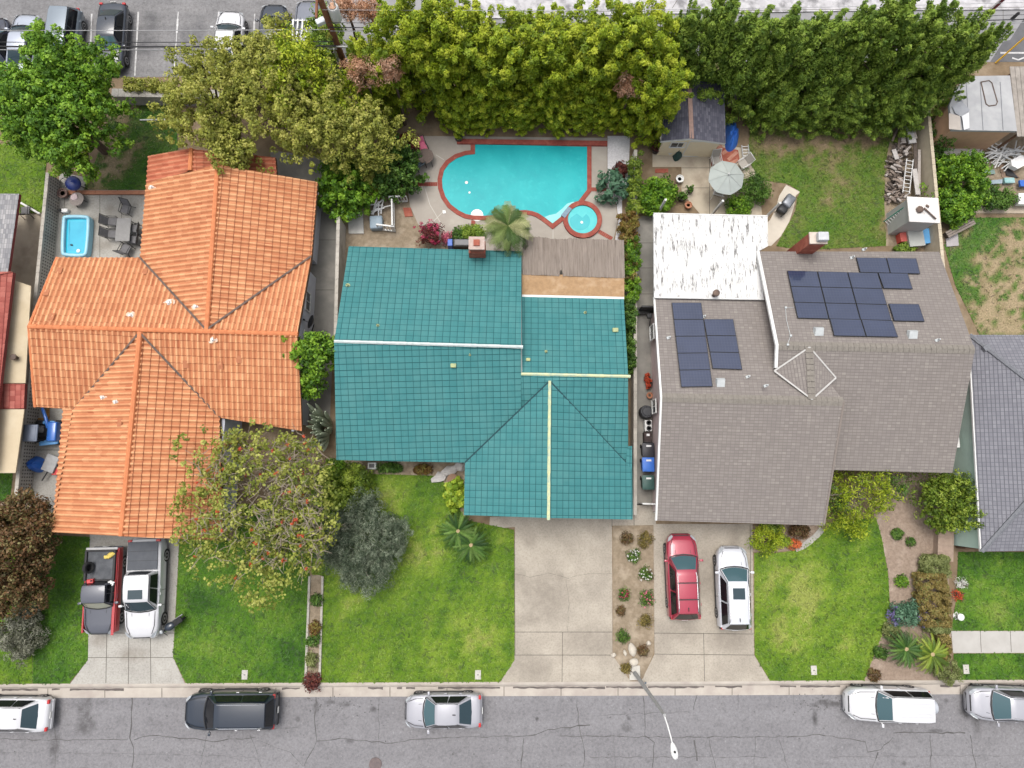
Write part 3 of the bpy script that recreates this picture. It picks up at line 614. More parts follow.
def opening(parent, a, b, z0, z1, out, name='window', leaf=None, frame=None):
    """framed window or door standing proud of the wall line a-b by its own depth"""
    a, b = Vector((a[0], a[1], 0)), Vector((b[0], b[1], 0)); d = (b-a).normalized(); o = Vector((out[0], out[1], 0)).normalized(); mid = (a+b)/2; w = (b-a).length; rz = math.atan2(d.y, d.x)
    mb = MB(); f = .07
    for c, sz in (((mid+o*.03+Vector((0, 0, z1-f/2))), (w, .07, f)), ((mid+o*.03+Vector((0, 0, z0+f/2))), (w, .09, f)), ((a+d*f/2+o*.03+Vector((0, 0, (z0+z1)/2))), (f, .06, z1-z0-2*f)), ((b-d*f/2+o*.03+Vector((0, 0, (z0+z1)/2))), (f, .06, z1-z0-2*f)), ((mid+o*.03+Vector((0, 0, (z0+z1)/2))), (.04, .05, z1-z0-2*f))):
        mb.box(c, sz, rz)
    fr = mb.build(name, frame or M_trim, parent)
    mb = MB(); mb.box(mid+o*.02+Vector((0, 0, (z0+z1)/2)), (w-2*f, .02, z1-z0-2*f), rz); mb.build('pane', leaf or M_glass, fr); return fr
def garage_door(parent, a, b, out, mat, z1=2.15):
    a, b = Vector((a[0], a[1], 0)), Vector((b[0], b[1], 0)); d = (b-a).normalized(); o = Vector((out[0], out[1], 0)).normalized(); rz = math.atan2(d.y, d.x); w = (b-a).length; mb = MB()
    for k in range(4): mb.bbox((a+b)/2+o*.03+Vector((0, 0, .04+z1/4*(k+.5))), (w, .05, z1/4-.02), .008, rz)
    return mb.build('garage_door', mat, parent)
def vent_pipe(c, r, h, mat, parent, name='vent_pipe'):
    mb = MB(); mb.lathe(c, [(r*2.2, -.05), (r*2.2, .04), (r, .08), (r, h), (r*.7, h), (r*.7, h-.1)], 12); return mb.build(name, mat, parent, smooth=40)

HE = 2.75
def at_plane(pl, px, py):
    """pixel's sight line met with a roof plane"""
    c, n = pl; d = CR @ Vector(((px-512)/FPX, -(py-384)/FPX, -1)); o = Vector((0, 0, H)); t = (c-o).dot(n)/d.dot(n); return o+d*t

# ---------------------------------------------------------------- 1. orange clay tile house
hs = thing('house', 'large L-shaped house with a bright orange barrel tile roof beside the small blue pool', 'house', P(180, 380))
RZ = 4.35
a1, a2, a3, a4 = P(58, 258, HE), P(30, 327, RZ), P(36, 407, HE), P(64, 409, HE)      # west gable
rE = P(298, 334.5, RZ); e1, e2 = P(312, 257, HE), P(302, 431, HE)                    # east gable
nW, nR, nE = P(147, 184, HE), P(218.5, 165, 4.4), P(318, 183, HE)                    # north gable
rN = P(207.5, 330.5, RZ); vW = P(141, 258, HE); vE = P(312, 257, HE)
rS = P(141, 333, RZ); sW, sR, sE = P(53, 532, HE), P(122, 536, 4.3), P(223, 541, HE)
vSW, vSE = P(76, 409.5, HE), P(221, 418, HE); sWn = P(64, 408.5, HE); sEn = P(232, 420, HE)
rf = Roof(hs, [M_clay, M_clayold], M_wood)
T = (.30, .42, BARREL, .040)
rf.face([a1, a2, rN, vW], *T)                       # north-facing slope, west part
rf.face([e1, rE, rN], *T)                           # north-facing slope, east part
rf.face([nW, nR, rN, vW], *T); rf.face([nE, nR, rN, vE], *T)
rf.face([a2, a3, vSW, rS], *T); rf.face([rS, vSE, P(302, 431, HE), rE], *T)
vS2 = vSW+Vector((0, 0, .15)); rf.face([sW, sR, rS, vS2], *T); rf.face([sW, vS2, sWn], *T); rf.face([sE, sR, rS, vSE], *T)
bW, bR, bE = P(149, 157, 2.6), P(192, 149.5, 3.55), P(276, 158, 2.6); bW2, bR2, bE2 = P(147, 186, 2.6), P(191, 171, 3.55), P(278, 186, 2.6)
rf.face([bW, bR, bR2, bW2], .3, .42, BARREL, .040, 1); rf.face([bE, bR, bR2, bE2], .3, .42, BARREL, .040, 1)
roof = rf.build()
M_cap = surf('ridge_clay', (.58, .21, .09), (.47, .16, .065), 3, .75, .3)
up = Vector((0, 0, .09))
for a, b in ((a2, rE), (nR, rN), (sR, rS), (bR, bR2)): caps(a+up, b+up, .14, M_cap, roof)
for a, b in ((a1, a2), (a3, a2)): caps(a+up*.6, b+up*.6, .10, M_cap, roof, name='rake_tile')
for a, b in ((rN, vW), (rN, vE), (rS, vSW), (rS, vSE)): strip3(a, b, .11, .20, M_tar, roof, 'valley_flashing')
pls = rf.pl
for k, px, py, s in ((0, 170, 303, .3), (0, 132, 316, .25), (2, 197, 307, .22), (6, 104, 398, .2), (6, 117, 402, .2), (2, 153, 188, .2), (5, 214, 340, .25)):
    c = at_plane(pls[k], px, py); mb = MB(); mb.box(c+Vector((0, 0, .10)), (s, s*.8, .12), .5); mb.box(c+Vector((0, 0, .20)), (s*.5, s*.5, .14), .2)
    v = mb.build('roof_vent', M_trim, roof)
    mb = MB(); splat(mb, c, s*1.1, s*.9, c.z+.12, int(px)); mb.build('patch', surf('flaked_mortar', (.62, .52, .44), (.55, .33, .2), 7, .9), v)
for k, px, py in ((0, 61, 272), (0, 146, 273), (0, 48, 294), (0, 80, 312), (0, 53, 318), (5, 187, 364), (5, 221, 365), (5, 240, 359), (6, 122, 423), (2, 206, 330-4)):
    c = at_plane(pls[k], px, py); cc, nn = pls[k]; m = MB(); m.box(c+nn*.15, (.30, .42, .02), 0, rx=math.atan2(-nn.y, nn.z), ry=math.atan2(nn.x, nn.z)); m.build('replaced_tile', surf('brown_tile', (.33, .12, .055), (.40, .16, .08), 6, .8), roof)
wl = [inset([a1, vW, vE, e2, sEn, sE, sW, sWn, a3], .45), inset([nW, nE, vE, vW], .45), inset([bW, bE, bE2, bW2], .35)]
wo = walls(hs, wl, M_stucco_blue)
mb = MB(); gable(mb, a1, a2, a3, Vector((.5, 0, 0))); gable(mb, e1, rE, e2, Vector((-.5, 0, 0))); gable(mb, nW, nR, nE, Vector((0, -.5, 0))); gable(mb, sW, sR, sE, Vector((0, .5, 0))); gable(mb, bW, bR, bE, Vector((0, -.4, 0)))
mb.build('gable_wall', M_stucco_blue, hs)
w0, w1 = inset([sW, sE, P(228, 430, HE), P(64, 430, HE)], .45)[0:2]
def south_pts(sa, sb, f0, f1, yoff): return (Vector((sa.x+(sb.x-sa.x)*f0, max(sa.y, sb.y)+yoff, 0)), Vector((sa.x+(sb.x-sa.x)*f1, max(sa.y, sb.y)+yoff, 0)))
q = south_pts(sW, sE, .30, .78, .40); garage_door(hs, q[0], q[1], (0, -1), M_trim)
ex = min(e1.x, e2.x)-.45
opening(hs, (ex+.45-.33, e2.y+4.6), (ex+.12, e2.y+6.0), .9, 2.1, (1, 0)); opening(hs, (ex+.12, e2.y+7.2), (ex+.12, e2.y+8.4), 1.1, 2.1, (1, 0))
opening(hs, (vW.x-3.4, vW.y-.43), (vW.x-1.5, vW.y-.43), .1, 2.1, (0, 1)); opening(hs, (nW.x+2, nW.y-.43), (nW.x+3.4, nW.y-.43), .9, 2.1, (0, 1))

# ---------------------------------------------------------------- 2. teal house
hs = thing('house', 'house with a teal square-tile roof between the pool and the empty driveway', 'house', P(490, 385))
R1, R2, R3 = 4.75, 4.15, 4.2
nw, nx = P(349, 246.5, HE), P(521.5, 251.5, HE); rw, rx_ = P(334.5, 341.5, R1), P(521, 347, R1)
sw, vw = P(336.5, 460, HE), P(465, 462.5, HE)
n2, n3 = P(521.5, 296.5, HE+.1), P(623.5, 298.5, HE+.1); r2, r3 = P(521, 374, R2), P(628, 376.5, R2)
ge = P(627.5, 446, HE); gt = P(549.7, 381, R3); gs = P(548.5, 518, R3)
gsw, gse, gne = P(464, 515, HE), P(632.5, 519.5, HE), P(632, 446, HE); vr = P(626, 463, HE)
rf = Roof(hs, [M_teal], M_teal_trim); T = (.40, .345, PAN, .022)
rf.face([nw, rw, rx_, nx], *T)
q_ = P(521, 409, 3.35); rf.face([rw, sw, vw, q_, rx_], *T)
c0, n0 = rf.pl[-1]
rf.face([n2, r2, r3, n3], *T)
S_ = Vector((0, -1, 0)); rf.face([r2, r3, gt], *T, 0, S_); rf.face([r3, ge, vr, gt], *T, 0, S_); rf.face([r2, gt, q_], *T, 0, S_)
rf.face([gsw, vw, gt, gs], *T); rf.face([gse, P(632, 469.5, HE), gt, gs], *T); rf.face([gne, P(632, 470, HE), P(626, 463.5, HE+.1), P(626.8, 446, HE+.1)], *T)
roof = rf.build()
M_wridge = surf('white_ridge_metal', (.56, .60, .58), (.40, .46, .45), 5, .5, .4); M_yridge = surf('faded_yellow_ridge', (.58, .58, .30), (.34, .44, .36), 5, .6, .3)
u = Vector((0, 0, .06))
caps(rw+u, rx_+u, .095, M_wridge, roof, L=1.2, sides=6)
caps(r2+u, r3+u, .09, M_yridge, roof, L=1.2, sides=6); caps(gt+u, gs+u, .09, M_yridge, roof, L=1.2, sides=6)
for a, b in ((gt, vw), (gt, vr)): strip3(a, b, .075, .085, surf('dark_teal_metal', (.015, .055, .065), None, 3), roof, 'valley_flashing')
M_vy = surf('yellow_vent', (.42, .44, .20), (.25, .30, .18), 6, .7)
for k, px, py, s in ((0, 378, 326, .1), (1, 453.5, 366, .28), (2, 546, 352, .1), (2, 615, 330.5, .3), (2, 528, 360, .22), (0, 348, 286, .14), (2, 585, 313, .08), (1, 470, 355, .05)):
    c = at_plane(rf.pl[k], px, py)
    if s > .2: mb = MB(); mb.bbox(c+Vector((0, 0, .12)), (s*1.1, s*.8, .16), .03); mb.build('roof_vent', M_vy, roof)
    else: vent_pipe(c, s*.35+.015, .3, M_vy, roof)
# chimney at the back eave
cb_ = P(477, 258, 0); cw, cd = .78, .75; cx, cy = P(477.5, 252, 3.0).x, P(477, 252, 3.0).y
mb = MB(); mb.box((cx, cy, 1.9), (.95, .7, 3.9)); mb.box((cx, cy, 4.1), (cw, cd-.1, .7))
ch = mb.build('chimney', M_brick, roof)
mb = MB(); mb.box((cx, cy, 4.50), (cw+.12, cd, .1)); mb.build('chimney_cap', surf('mortar_cap', (.46, .37, .33), (.36, .27, .23), 6, .9), ch)
mb = MB(); mb.box((cx, cy, 4.60), (.35, .35, .1)); mb.build('flue', M_brick, ch)
wo = walls(hs, [inset([nw, nx, n2, n3, ge, gne, gse, gsw, vw, sw], .5)], M_stucco_w)
mb = MB(); gable(mb, nw, rw, sw, Vector((.5, 0, 0))); gable(mb, n3, r3, ge, Vector((-.5, 0, 0))); gable(mb, gsw, gs, gse, Vector((0, .5, 0)))
mb.add([nx+Vector((0, 0, -.2)), rx_+Vector((0, 0, -.05)), P(521, 374, R1-.45), Vector((nx.x, r2.y, R2-.1)), n2], [(0, 1, 2, 3, 4)])
mb.build('gable_wall', M_stucco_w, hs)
q = south_pts(gsw, gse, .36, .93, .46); garage_door(hs, q[0], q[1], (0, -1), M_trim)
opening(hs, (sw.x+2.2, sw.y+.53), (sw.x+4.4, sw.y+.53), .7, 2.1, (0, -1)); opening(hs, (sw.x+5.4, sw.y+.53), (sw.x+6.4, sw.y+.53), .02, 2.1, (0, -1), name='door', leaf=M_wood)
opening(hs, (nw.x+2, nw.y-.48), (nw.x+4.5, nw.y-.48), .1, 2.1, (0, 1)); opening(hs, (n3.x-.43, n3.y-2), (n3.x-.43, n3.y-3.3), .9, 2.1, (1, 0))
# rear patio cover: sagging reed mats over a board strip
M_reed = nodes_new('weathered_reed')
m, nt, b = M_reed; M_reed = m; vec = coords(nt, 'Object', (9, .35, 1)); col = mix(nt, noise(nt, vec, 1.6, 6, .7, .3, .7), (.15, .122, .10), (.27, .228, .195)); col = mix(nt, noise(nt, coords(nt, 'Object', (14, .7, 1)), 1.5, 3, .7, .55, .75), col, (.10, .078, .065)); nt.links.new(col, b.inputs['Base Color']); b.inputs['Roughness'].default_value = .95
bump(nt, b, noise(nt, vec, 1.6, 4, .7, 0, 1), .8, .04)
M_ply = surf('weathered_board', (.36, .235, .13), (.28, .18, .10), 5, .9, .1, bmp=.4, bscale=14, c3=(.42, .30, .19), scale3=1.6)
pc = MB()
x0, x1 = P(522.5, 238, 2.75), P(624, 241, 2.75); y0 = P(522, 275, 2.75).y
cv_ = bmesh.new(); g = []
r_ = random.Random(4); nxs = 150
for i in range(nxs+1):
    fx = i/nxs; X = x0.x+(x1.x-x0.x)*fx; top = P(522+102*fx, 236.2+4*fx+r_.uniform(-.5, .6)+(1.2 if .25 < fx < .45 else 0), 2.75).y; bot = P(522+102*fx, 274.6+3.6*fx+r_.uniform(-.5, .5), 2.75).y
    if .36 < fx < .39: bot += .35
    g.append([cv_.verts.new((X, top+(bot-top)*k/6, 2.74+.05*math.sin(fx*22)*math.sin(k)+.012*(i % 2)+r_.uniform(0, .012))) for k in range(7)])
for i in range(nxs):
    for k in range(6): cv_.faces.new((g[i][k], g[i][k+1], g[i+1][k+1], g[i+1][k]))
o = origin_of(hs); bmesh.ops.translate(cv_, verts=cv_.verts, vec=-o); me = bpy.data.meshes.new('patio_cover'); cv_.to_mesh(me); cv_.free()
pco = link('patio_cover', me, M_reed, hs)
mb = MB(); A_ = [P(521.8, 273.5, 2.70), P(624.3, 276.5, 2.70), P(624.3, 298, 2.78), P(522, 295.5, 2.78)]
mb.add(A_+[v-Vector((0, 0, .06)) for v in A_], [(3, 2, 1, 0), (4, 5, 6, 7), (0, 1, 5, 4), (1, 2, 6, 5), (2, 3, 7, 6), (3, 0, 4, 7)])
mb.build('board_strip', M_ply, pco)
strip3(P(522, 296, 2.86), P(624, 298.3, 2.86), .14, .05, M_trim, pco, 'gutter', .08)
mb = MB()
for fx in (0.02, .33, .66, .98):
    X = x0.x+(x1.x-x0.x)*fx; yy = P(522+102*fx, 240+4*fx, 2.6).y; mb.box((X, yy, 1.3), (.1, .1, 2.6)); mb.box((X, (yy+A_[2].y)/2, 2.62), (.05, abs(yy-A_[2].y), .12))
mb.box(((x0.x+x1.x)/2, P(570, 241, 2.6).y, 2.62), (x1.x-x0.x, .08, .12)); mb.build('frame', M_wood, pco)

# ---------------------------------------------------------------- 3. grey shingle house
hs = thing('house', 'wide house with brown-grey shingle roofs carrying dark solar panels and a white flat patio roof', 'house', P(800, 390))
RL, RR = 4.75, 4.85
lnw, lne = P(654, 297, HE), P(766, 300, HE); lr0, lr1 = P(661, 397.5, RL), P(843.5, 401.5, RL); lsw, lse = P(656, 520.5, HE), P(823.5, 525.5, HE)
r0n, r1n = P(757.5, 251.5, HE+.15), P(938.5, 252, HE); rr0, rr1 = P(776.5, 345.5, RR), P(974.5, 349.5, RR); rs0, rs1 = P(834, 470, HE), P(952, 473, HE)
rf = Roof(hs, [M_shingle], surf('cream_fascia', (.55, .50, .45), (.47, .43, .38), 4, .7)); T = (.24, .17, FLAT, .012)
rf.face([lnw, lr0, lr1, lne], *T); rf.face([lr0, lsw, lse, lr1], *T)
rf.face([r0n, rr0, rr1, r1n], *T)
lift = .10
rf.face([rr0, P(777, 400, 3.9), rs0, rs1, rr1], *T)
# saddle gable linking the two ridges
dW, dE = P(774, 371, 4.42), P(835.5, 378, 4.38); dN, dS = P(809, 347.3, RR+.02), P(811.5, 399.5, RL+.05)
rf.face([dW, dN, dS], .24, .17, FLAT, .012); rf.face([dE, dN, dS], .24, .17, FLAT, .012)
# low-slope patio roof, white coated
M_coat = nodes_new('white_roof_coating'); m, nt, b = M_coat; M_coat = m
vec = coords(nt, 'Object', (3.2, .55, 1)); worn = noise(nt, vec, 1.7, 8, .78, .525, .60); col = mix(nt, noise(nt, coords(nt), .6, 4, .6, .3, .7), (.64, .64, .63), (.54, .535, .52)); col = mix(nt, worn, col, (.13, .125, .12))
nt.links.new(col, b.inputs['Base Color']); b.inputs['Roughness'].default_value = .8
bump(nt, b, noise(nt, vec, 3, 4, .6, 0, 1), .25, .02)
roof = rf.build()
M_shcap = surf('shingle_cap', (.165, .15, .13), (.22, .20, .175), 7, .92, .2)
for a, b in ((lr0, lr1), (rr0, rr1)):
    mb = MB(); k = int((b-a).length/.30); d = (b-a)/k
    for i in range(k):
        p = a+d*(i+.5)+Vector((0, 0, .045)); mb.box(p+Vector((0, .12, -.028)), (.29, .26, .02), 0, rx=-.33); mb.box(p+Vector((0, -.12, -.028)), (.29, .26, .02), 0, rx=.33)
    mb.build('ridge_cap', M_shcap, roof)
mb = MB(); a, b = dN, dS; k = int((b-a).length/.3); d = (b-a)/k
for i in range(k): p = a+d*(i+.5)+Vector((0, 0, .03)); mb.box(p+Vector((-.1, 0, .02)), (.22, .28, .02), ry=-.1); mb.box(p+Vector((.1, 0, .02)), (.22, .28, .02), ry=.1)
mb.build('ridge_cap', M_shcap, roof)
for a, b in ((dW, dN), (dE, dN), (dW, dS), (dE, dS)): strip3(a, b, .085, .075, surf('grey_flashing', (.46, .45, .43), (.38, .37, .35), 4, .6), roof, 'valley_flashing')
strip3(r0n, rr0, .16, .10, M_trim, roof, 'rake_board', .16); strip3(rr0, P(775.5, 368, 4.45), .16, .10, M_trim, roof, 'rake_board', .16)
strip3(lnw, lr0, .1, .07, M_trim, roof, 'rake_board', .16); strip3(lr0, lsw, .1, .07, M_trim, roof, 'rake_board', .16); strip3(lr1, lse, .1, .07, surf('brown_rake', (.2, .17, .15), None, 4), roof, 'rake_board', .16)
pr = [P(653.5, 213.5, 2.75), P(767.5, 216, 2.75), P(768, 246, 2.8), P(759, 251, 2.85), P(764, 299.5, 2.95), P(654, 297.5, 2.95)]
mb = MB(); mb.add(pr+[v-Vector((0, 0, .18)) for v in pr], [tuple(range(5, -1, -1)), tuple(range(6, 12))]+[(i, (i+1) % 6, 6+(i+1) % 6, 6+i) for i in range(6)])
pa = mb.build('patio_roof', M_coat, hs)
mb = MB()
for f in range(1, 14):
    a = pr[0].lerp(pr[1], f/14); b = pr[5].lerp(pr[4], f/14); d = (b-a).normalized(); mb.tube([a+Vector((0, 0, .0)), b+Vector((0, 0, .0))], .022, 5)
mb.build('seam', M_coat, pa)
for e0, e1 in ((pr[0], pr[1]), (pr[5]+Vector((0, 0, .03)), pr[4]+Vector((0, 0, .03)))): mb = MB(); mb.tube([e0, e1], .05, 6); mb.build('edge_trim', M_trim, pa)
mb = MB(); c = P(714, 295, 3.0); mb.lathe(c, [(.12, -.05), (.12, .35), (.2, .36), (.2, .5), (.05, .58)], 12); mb.build('vent_pipe', M_tar, pa, smooth=40)
for p in (P(656, 216, 0), P(764, 219, 0), P(710, 217, 0)): mb = MB(); mb.box((p.x, p.y, 1.3), (.12, .12, 2.6)); mb.build('post', M_trim, pa)
# brick chimney leaning up beside the back eave, metal cowl on top
cx, cy = P(805, 250, 2.2).x, P(805, 250, 2.2).y; c0_ = P(804, 251.5, 2.9); c1_ = P(817, 239, 4.6)
mx_, my_ = c0_.x, c0_.y+.15
mb = MB(); mb.box((mx_, my_, 2.35), (.95, .62, 4.7)); ch = mb.build('chimney', M_brick, roof)
mb = MB(); mb.box((mx_, my_, 4.75), (1.0, .68, .1)); mb.build('chimney_cap', surf('mortar_cap2', (.55, .48, .42), (.45, .38, .32), 6, .9), ch)
mb = MB(); mb.bbox((mx_+.15, my_, 4.98), (.6, .5, .34), .05); mb.build('cowl', surf('grey_cowl', (.48, .49, .50), (.38, .39, .40), 4, .5, .5), ch)
# solar panels: dark modules a hand's width above the shingles
M_pv = surf('solar_cell', (.022, .030, .062), (.030, .040, .080), .8, .12, .7, coat=.6)
nt = M_pv.node_tree; b = nt.nodes['Principled BSDF']; src = b.inputs['Base Color'].links[0].from_socket; sp = nt.nodes.new('ShaderNodeSeparateXYZ'); nt.links.new(coords(nt), sp.inputs[0])
ln_ = mth(nt, 'MAXIMUM', mth(nt, 'LESS_THAN', mth(nt, 'FRACT', mth(nt, 'MULTIPLY', sp.outputs[0], 6.0)), .09), mth(nt, 'LESS_THAN', mth(nt, 'FRACT', mth(nt, 'MULTIPLY', sp.outputs[1], 6.0)), .09)); nt.links.new(mix(nt, mth(nt, 'MULTIPLY', ln_, .22), src, (.12, .13, .16)), b.inputs['Base Color']); M_pvf = surf('panel_frame', (.015, .016, .02), None, 4, .4, .5)
def panel(pl, quad):
    c, n = pl; q = [at_plane((c+n*.16, n), x, y) for x, y in quad]; ctr = sum(q, Vector())/4
    q = [ctr+(v-ctr)*.985 for v in q]; mb = MB(); lo = [v-n*.045 for v in q]
    mb.add(lo+q, [(3, 2, 1, 0), (4, 5, 6, 7), (0, 1, 5, 4), (1, 2, 6, 5), (2, 3, 7, 6), (3, 0, 4, 7)])
    fr = mb.build('solar_panel', M_pvf, roof)
    g = [ctr+(v-ctr)*.965+n*.004 for v in q]; mb = MB()
    if (q[1]-q[0]).cross(q[2]-q[1]).dot(n) < 0: g = g[::-1]
    mb.quad(*g); mb.build('cell_sheet', M_pv, fr)
    b2 = MB()
    for v in q: b2.box(ctr+(v-ctr)*.8-n*.10, (.05, .05, .12))
    b2.build('mount', M_pvf, fr)
def lerp2(a, b, f): return (a[0]+(b[0]-a[0])*f, a[1]+(b[1]-a[1])*f)
def panel_block(pl, tl, tr, bl, br, nc, nr, keep=None):
    for j in range(nr):
        for i in range(nc):
            if keep and (i, j) not in keep: continue
            def pt(u, v): return lerp2(lerp2(tl, tr, u), lerp2(bl, br, u), v)
            panel(pl, [pt(i/nc, j/nr), pt((i+1)/nc, j/nr), pt((i+1)/nc, (j+1)/nr), pt(i/nc, (j+1)/nr)])
pl_l, pl_r = rf.pl[0], rf.pl[2]
panel_block(pl_l, (671.5, 302.5), (701.5, 302.5), (681, 387), (713, 386.5), 1, 5)
panel_block(pl_l, (703.5, 319), (733.5, 319), (712.5, 368.5), (742.5, 369.5), 1, 3)
panel_block(pl_r, (787, 270.5), (877.8, 272.8), (795.5+2, 318), (892, 320.5), 3, 3)
panel_block(pl_r, (829.5, 318.5), (892.5, 320.5), (834, 335.8), (898.5, 337), 2, 1)
panel_block(pl_r, (878, 272.8), (908, 273.3), (883.5, 288.3), (913, 289), 1, 1)
panel_block(pl_r, (888.5, 303.5), (919, 304), (894, 320.8), (925, 321.5), 1, 1)
panel_block(pl_r, (856, 257.3), (916.5, 258.3), (860, 272.3), (920.5, 273.8), 2, 1)
M_gv = surf('grey_vent', (.45, .47, .47), (.38, .40, .40), 4, .6)
for pl, px, py, sx, sy in ((pl_r, 818, 333, .55, .5), (pl_r, 911.5, 336, .55, .5), (pl_l, 720, 384, .5, .5)):
    c = at_plane(pl, px, py); mb = MB(); mb.box(c+Vector((0, .05, .10)), (sx, sy, .22), rx=.35, taper=.85); mb.build('roof_vent', M_gv, roof)
for pl, px, py in ((pl_r, 851, 258), (pl_r, 936, 340.5), (pl_l, 668, 338), (pl_l, 703, 317), (pl_l, 747, 377), (rf.pl[1], 765, 386), (pl_r, 863, 250)):
    c = at_plane(pl, px, py); mb = MB(); mb.box(c+Vector((0, 0, .06)), (.20, .15, .10), .3); mb.lathe(c+Vector((.05, .02, 0)), [(.045, 0), (.045, .3), (.03, .31)], 8); mb.build('vent_pipe', M_gv, roof)
mb = MB(); pts = [at_plane(pl_r, *q)+Vector((0, 0, .06)) for q in ((793, 307.5), (785, 308), (786, 320), (790, 336), (787, 345))]; mb.tube(pts, .016, 6)
for p in (pts[1], pts[3], pts[4]): mb.box(p+Vector((0, 0, .04)), (.11, .11, .08))
mb.build('conduit', M_gv, roof)
wo = walls(hs, [inset([lnw, Vector((lse.x, lnw.y, 0)), lse, lsw], .42), inset([r0n, r1n, rs1, Vector((r0n.x, rs1.y, 0))], .45)], M_stucco_pink)
mb = MB(); gable(mb, lnw, lr0, lsw, Vector((.42, 0, 0))); gable(mb, lne, lr1, lse, Vector((-.6, 0, 0))); gable(mb, r0n, rr0, rs0, Vector((.3, 0, 0))); gable(mb, r1n, rr1, rs1, Vector((-.45, 0, 0)))
mb.build('gable_wall', M_stucco_pink, hs)
q = south_pts(lsw, lse, .05, .55, .36); garage_door(hs, q[0], q[1], (0, -1), M_trim)
wx = lsw.x+.42
opening(hs, (wx-.01, P(656, 416, 0).y), (wx-.01, P(656, 402, 0).y), .9, 1.9, (-1, 0)); opening(hs, (wx-.01, P(656, 345, 0).y), (wx-.01, P(656, 330, 0).y), .9, 1.9, (-1, 0))
opening(hs, (rs0.x+1.4, rs1.y+.42), (rs0.x+3.6, rs1.y+.42), .8, 2.1, (0, -1)); opening(hs, (rs0.x+.2, rs1.y+.42), (rs0.x+1.15, rs1.y+.42), .02, 2.1, (0, -1), name='door', leaf=M_wood)

# ---------------------------------------------------------------- neighbours at the frame edges
hs = thing('house', 'neighbouring tan-walled house with red roof and old grey patio roof, cut off by the frame', 'house', P(-60, 380))
rf = Roof(hs, [M_redtile, M_oldshake], surf('dark_red_fascia', (.20, .045, .04), None, 4))
ne, se = P(13, 272, 3.15), P(-8, 470, 3.15); rfar0, rfar1 = P(-110, 300, 5.0), P(-112, 440, 5.0)
rf.face([ne, se, rfar1, rfar0], .3, .3, PAN, .02)
rf.face([P(-200, 272, 3.0), P(-200, 470, 3.0), rfar1, rfar0], .3, .3, PAN, .02); rf.face([ne, rfar0, P(-200, 272, 3.0)], .3, .3, PAN, .02); rf.face([se, rfar1, P(-200, 470, 3.0)], .3, .3, PAN, .02)
rf.face([P(-6, 383.5, 2.62), P(25.5, 384, 2.45), P(24.5, 408.5, 2.45), P(-6, 409, 2.62)], .3, .3, PAN, .012)
rf.face([P(-60, 193, 2.6), P(19.5, 194, 2.6), P(8, 275, 2.75), P(-60, 275, 2.75)], .14, .3, FLAT, .012, 1)
roof = rf.build()
wA, wB = P(31, 285, 2.3), P(16, 473, 2.3); wA, wB = Vector((wA.x-1.5, wA.y-.1, 0)), Vector((wB.x-1.5, wB.y+.1, 0)); mb = MB(); mb.prism([wA, wB, (wB.x-14, wB.y), (wA.x-14, wA.y)], -.05, 2.30); mb.build('wall', M_stucco_tan, hs)
# low lean-to roof of tan sheeting along the side, split by a band of red tiles
for nm_, q_ in (('side_roof', [P(5, 277, 2.62), P(31, 286, 2.42), P(25.3, 383.2, 2.42), P(-6, 383, 2.62)]), ('side_roof', [P(-6, 409.4, 2.62), P(24.3, 409.2, 2.42), P(15.5, 473, 2.42), P(-14, 473, 2.62)])):
    mb = MB(); mb.add([v-Vector((0, 0, .08)) for v in q_]+q_, [(3, 2, 1, 0), (4, 5, 6, 7), (0, 1, 5, 4), (1, 2, 6, 5), (2, 3, 7, 6), (3, 0, 4, 7)]); mb.build(nm_, surf('tan_sheeting', (.52, .435, .30), (.45, .37, .25), 1.0, .8, .2, c3=(.56, .49, .36), scale3=.6), hs)
mb = MB(); p_ = P(17, 358, 2.5); mb.lathe(p_, [(.10, -.02), (.10, .25), (.18, .26), (.18, .36), (.05, .42)], 12); mb.build('vent_pipe', M_tar, hs, smooth=40)
mb = MB(); mb.box((wB.x-.75, wB.y-.22, 2.36), (1.6, .10, .16)); mb.build('trim_band', M_trim, hs)
mb = MB(); 
for p in (P(17, 200, 0), P(12, 262, 0)): mb.box((p.x-.6, p.y, 1.25), (.12, .12, 2.5))
mb.build('patio_post', M_wood, hs)

hs = thing('house', 'neighbouring pale green house with a blue-grey hip roof, cut off by the frame', 'house', P(1040, 450))
g1, g2, g3 = P(969, 335, HE), P(981, 551.5, HE), P(1240, 548, HE); g4 = P(1240, 335, HE); h1, h2 = P(1075, 418, 4.9), P(1075, 447, 4.9); h3, h4 = P(1160, 418, 4.9), P(1160, 447, 4.9)
rf = Roof(hs, [M_blueshingle], M_trim); T = (.30, .20, FLAT, .018)
rf.face([g1, h1, h2, g2], *T); rf.face([g2, h2, h4, g3], *T); rf.face([g1, g4, h3, h1], *T); rf.face([g4, g3, h4, h3], *T)
roof = rf.build(); M_bcap = surf('blue_grey_cap', (.13, .135, .15), (.19, .195, .21), 8, .9)
for a, b in ((g2, h2), (g1, h1)): caps(a+Vector((0, 0, .04)), b+Vector((0, 0, .04)), .13, M_bcap, roof, L=.33, sides=6)
c = at_plane(rf.pl[0], 985, 348); mb = MB(); mb.box(c+Vector((0, 0, .1)), (.4, .3, .2), .5); mb.build('roof_vent', M_bcap, roof)
strip3(g1, g2, .12, .03, M_trim, roof, 'gutter', .12)
wl_ = inset([g1, g2, g3, g4], .12)
walls(hs, [wl_], M_stucco_green)
p = P(958, 444, 0); lx = min(v[0] for v in wl_); mb = MB(); mb.bbox((lx-.12, P(958, 443, 1.0).y, 1.4), (.3, .6, .35), .03); mb.build('wall_cooler', M_trim, hs)
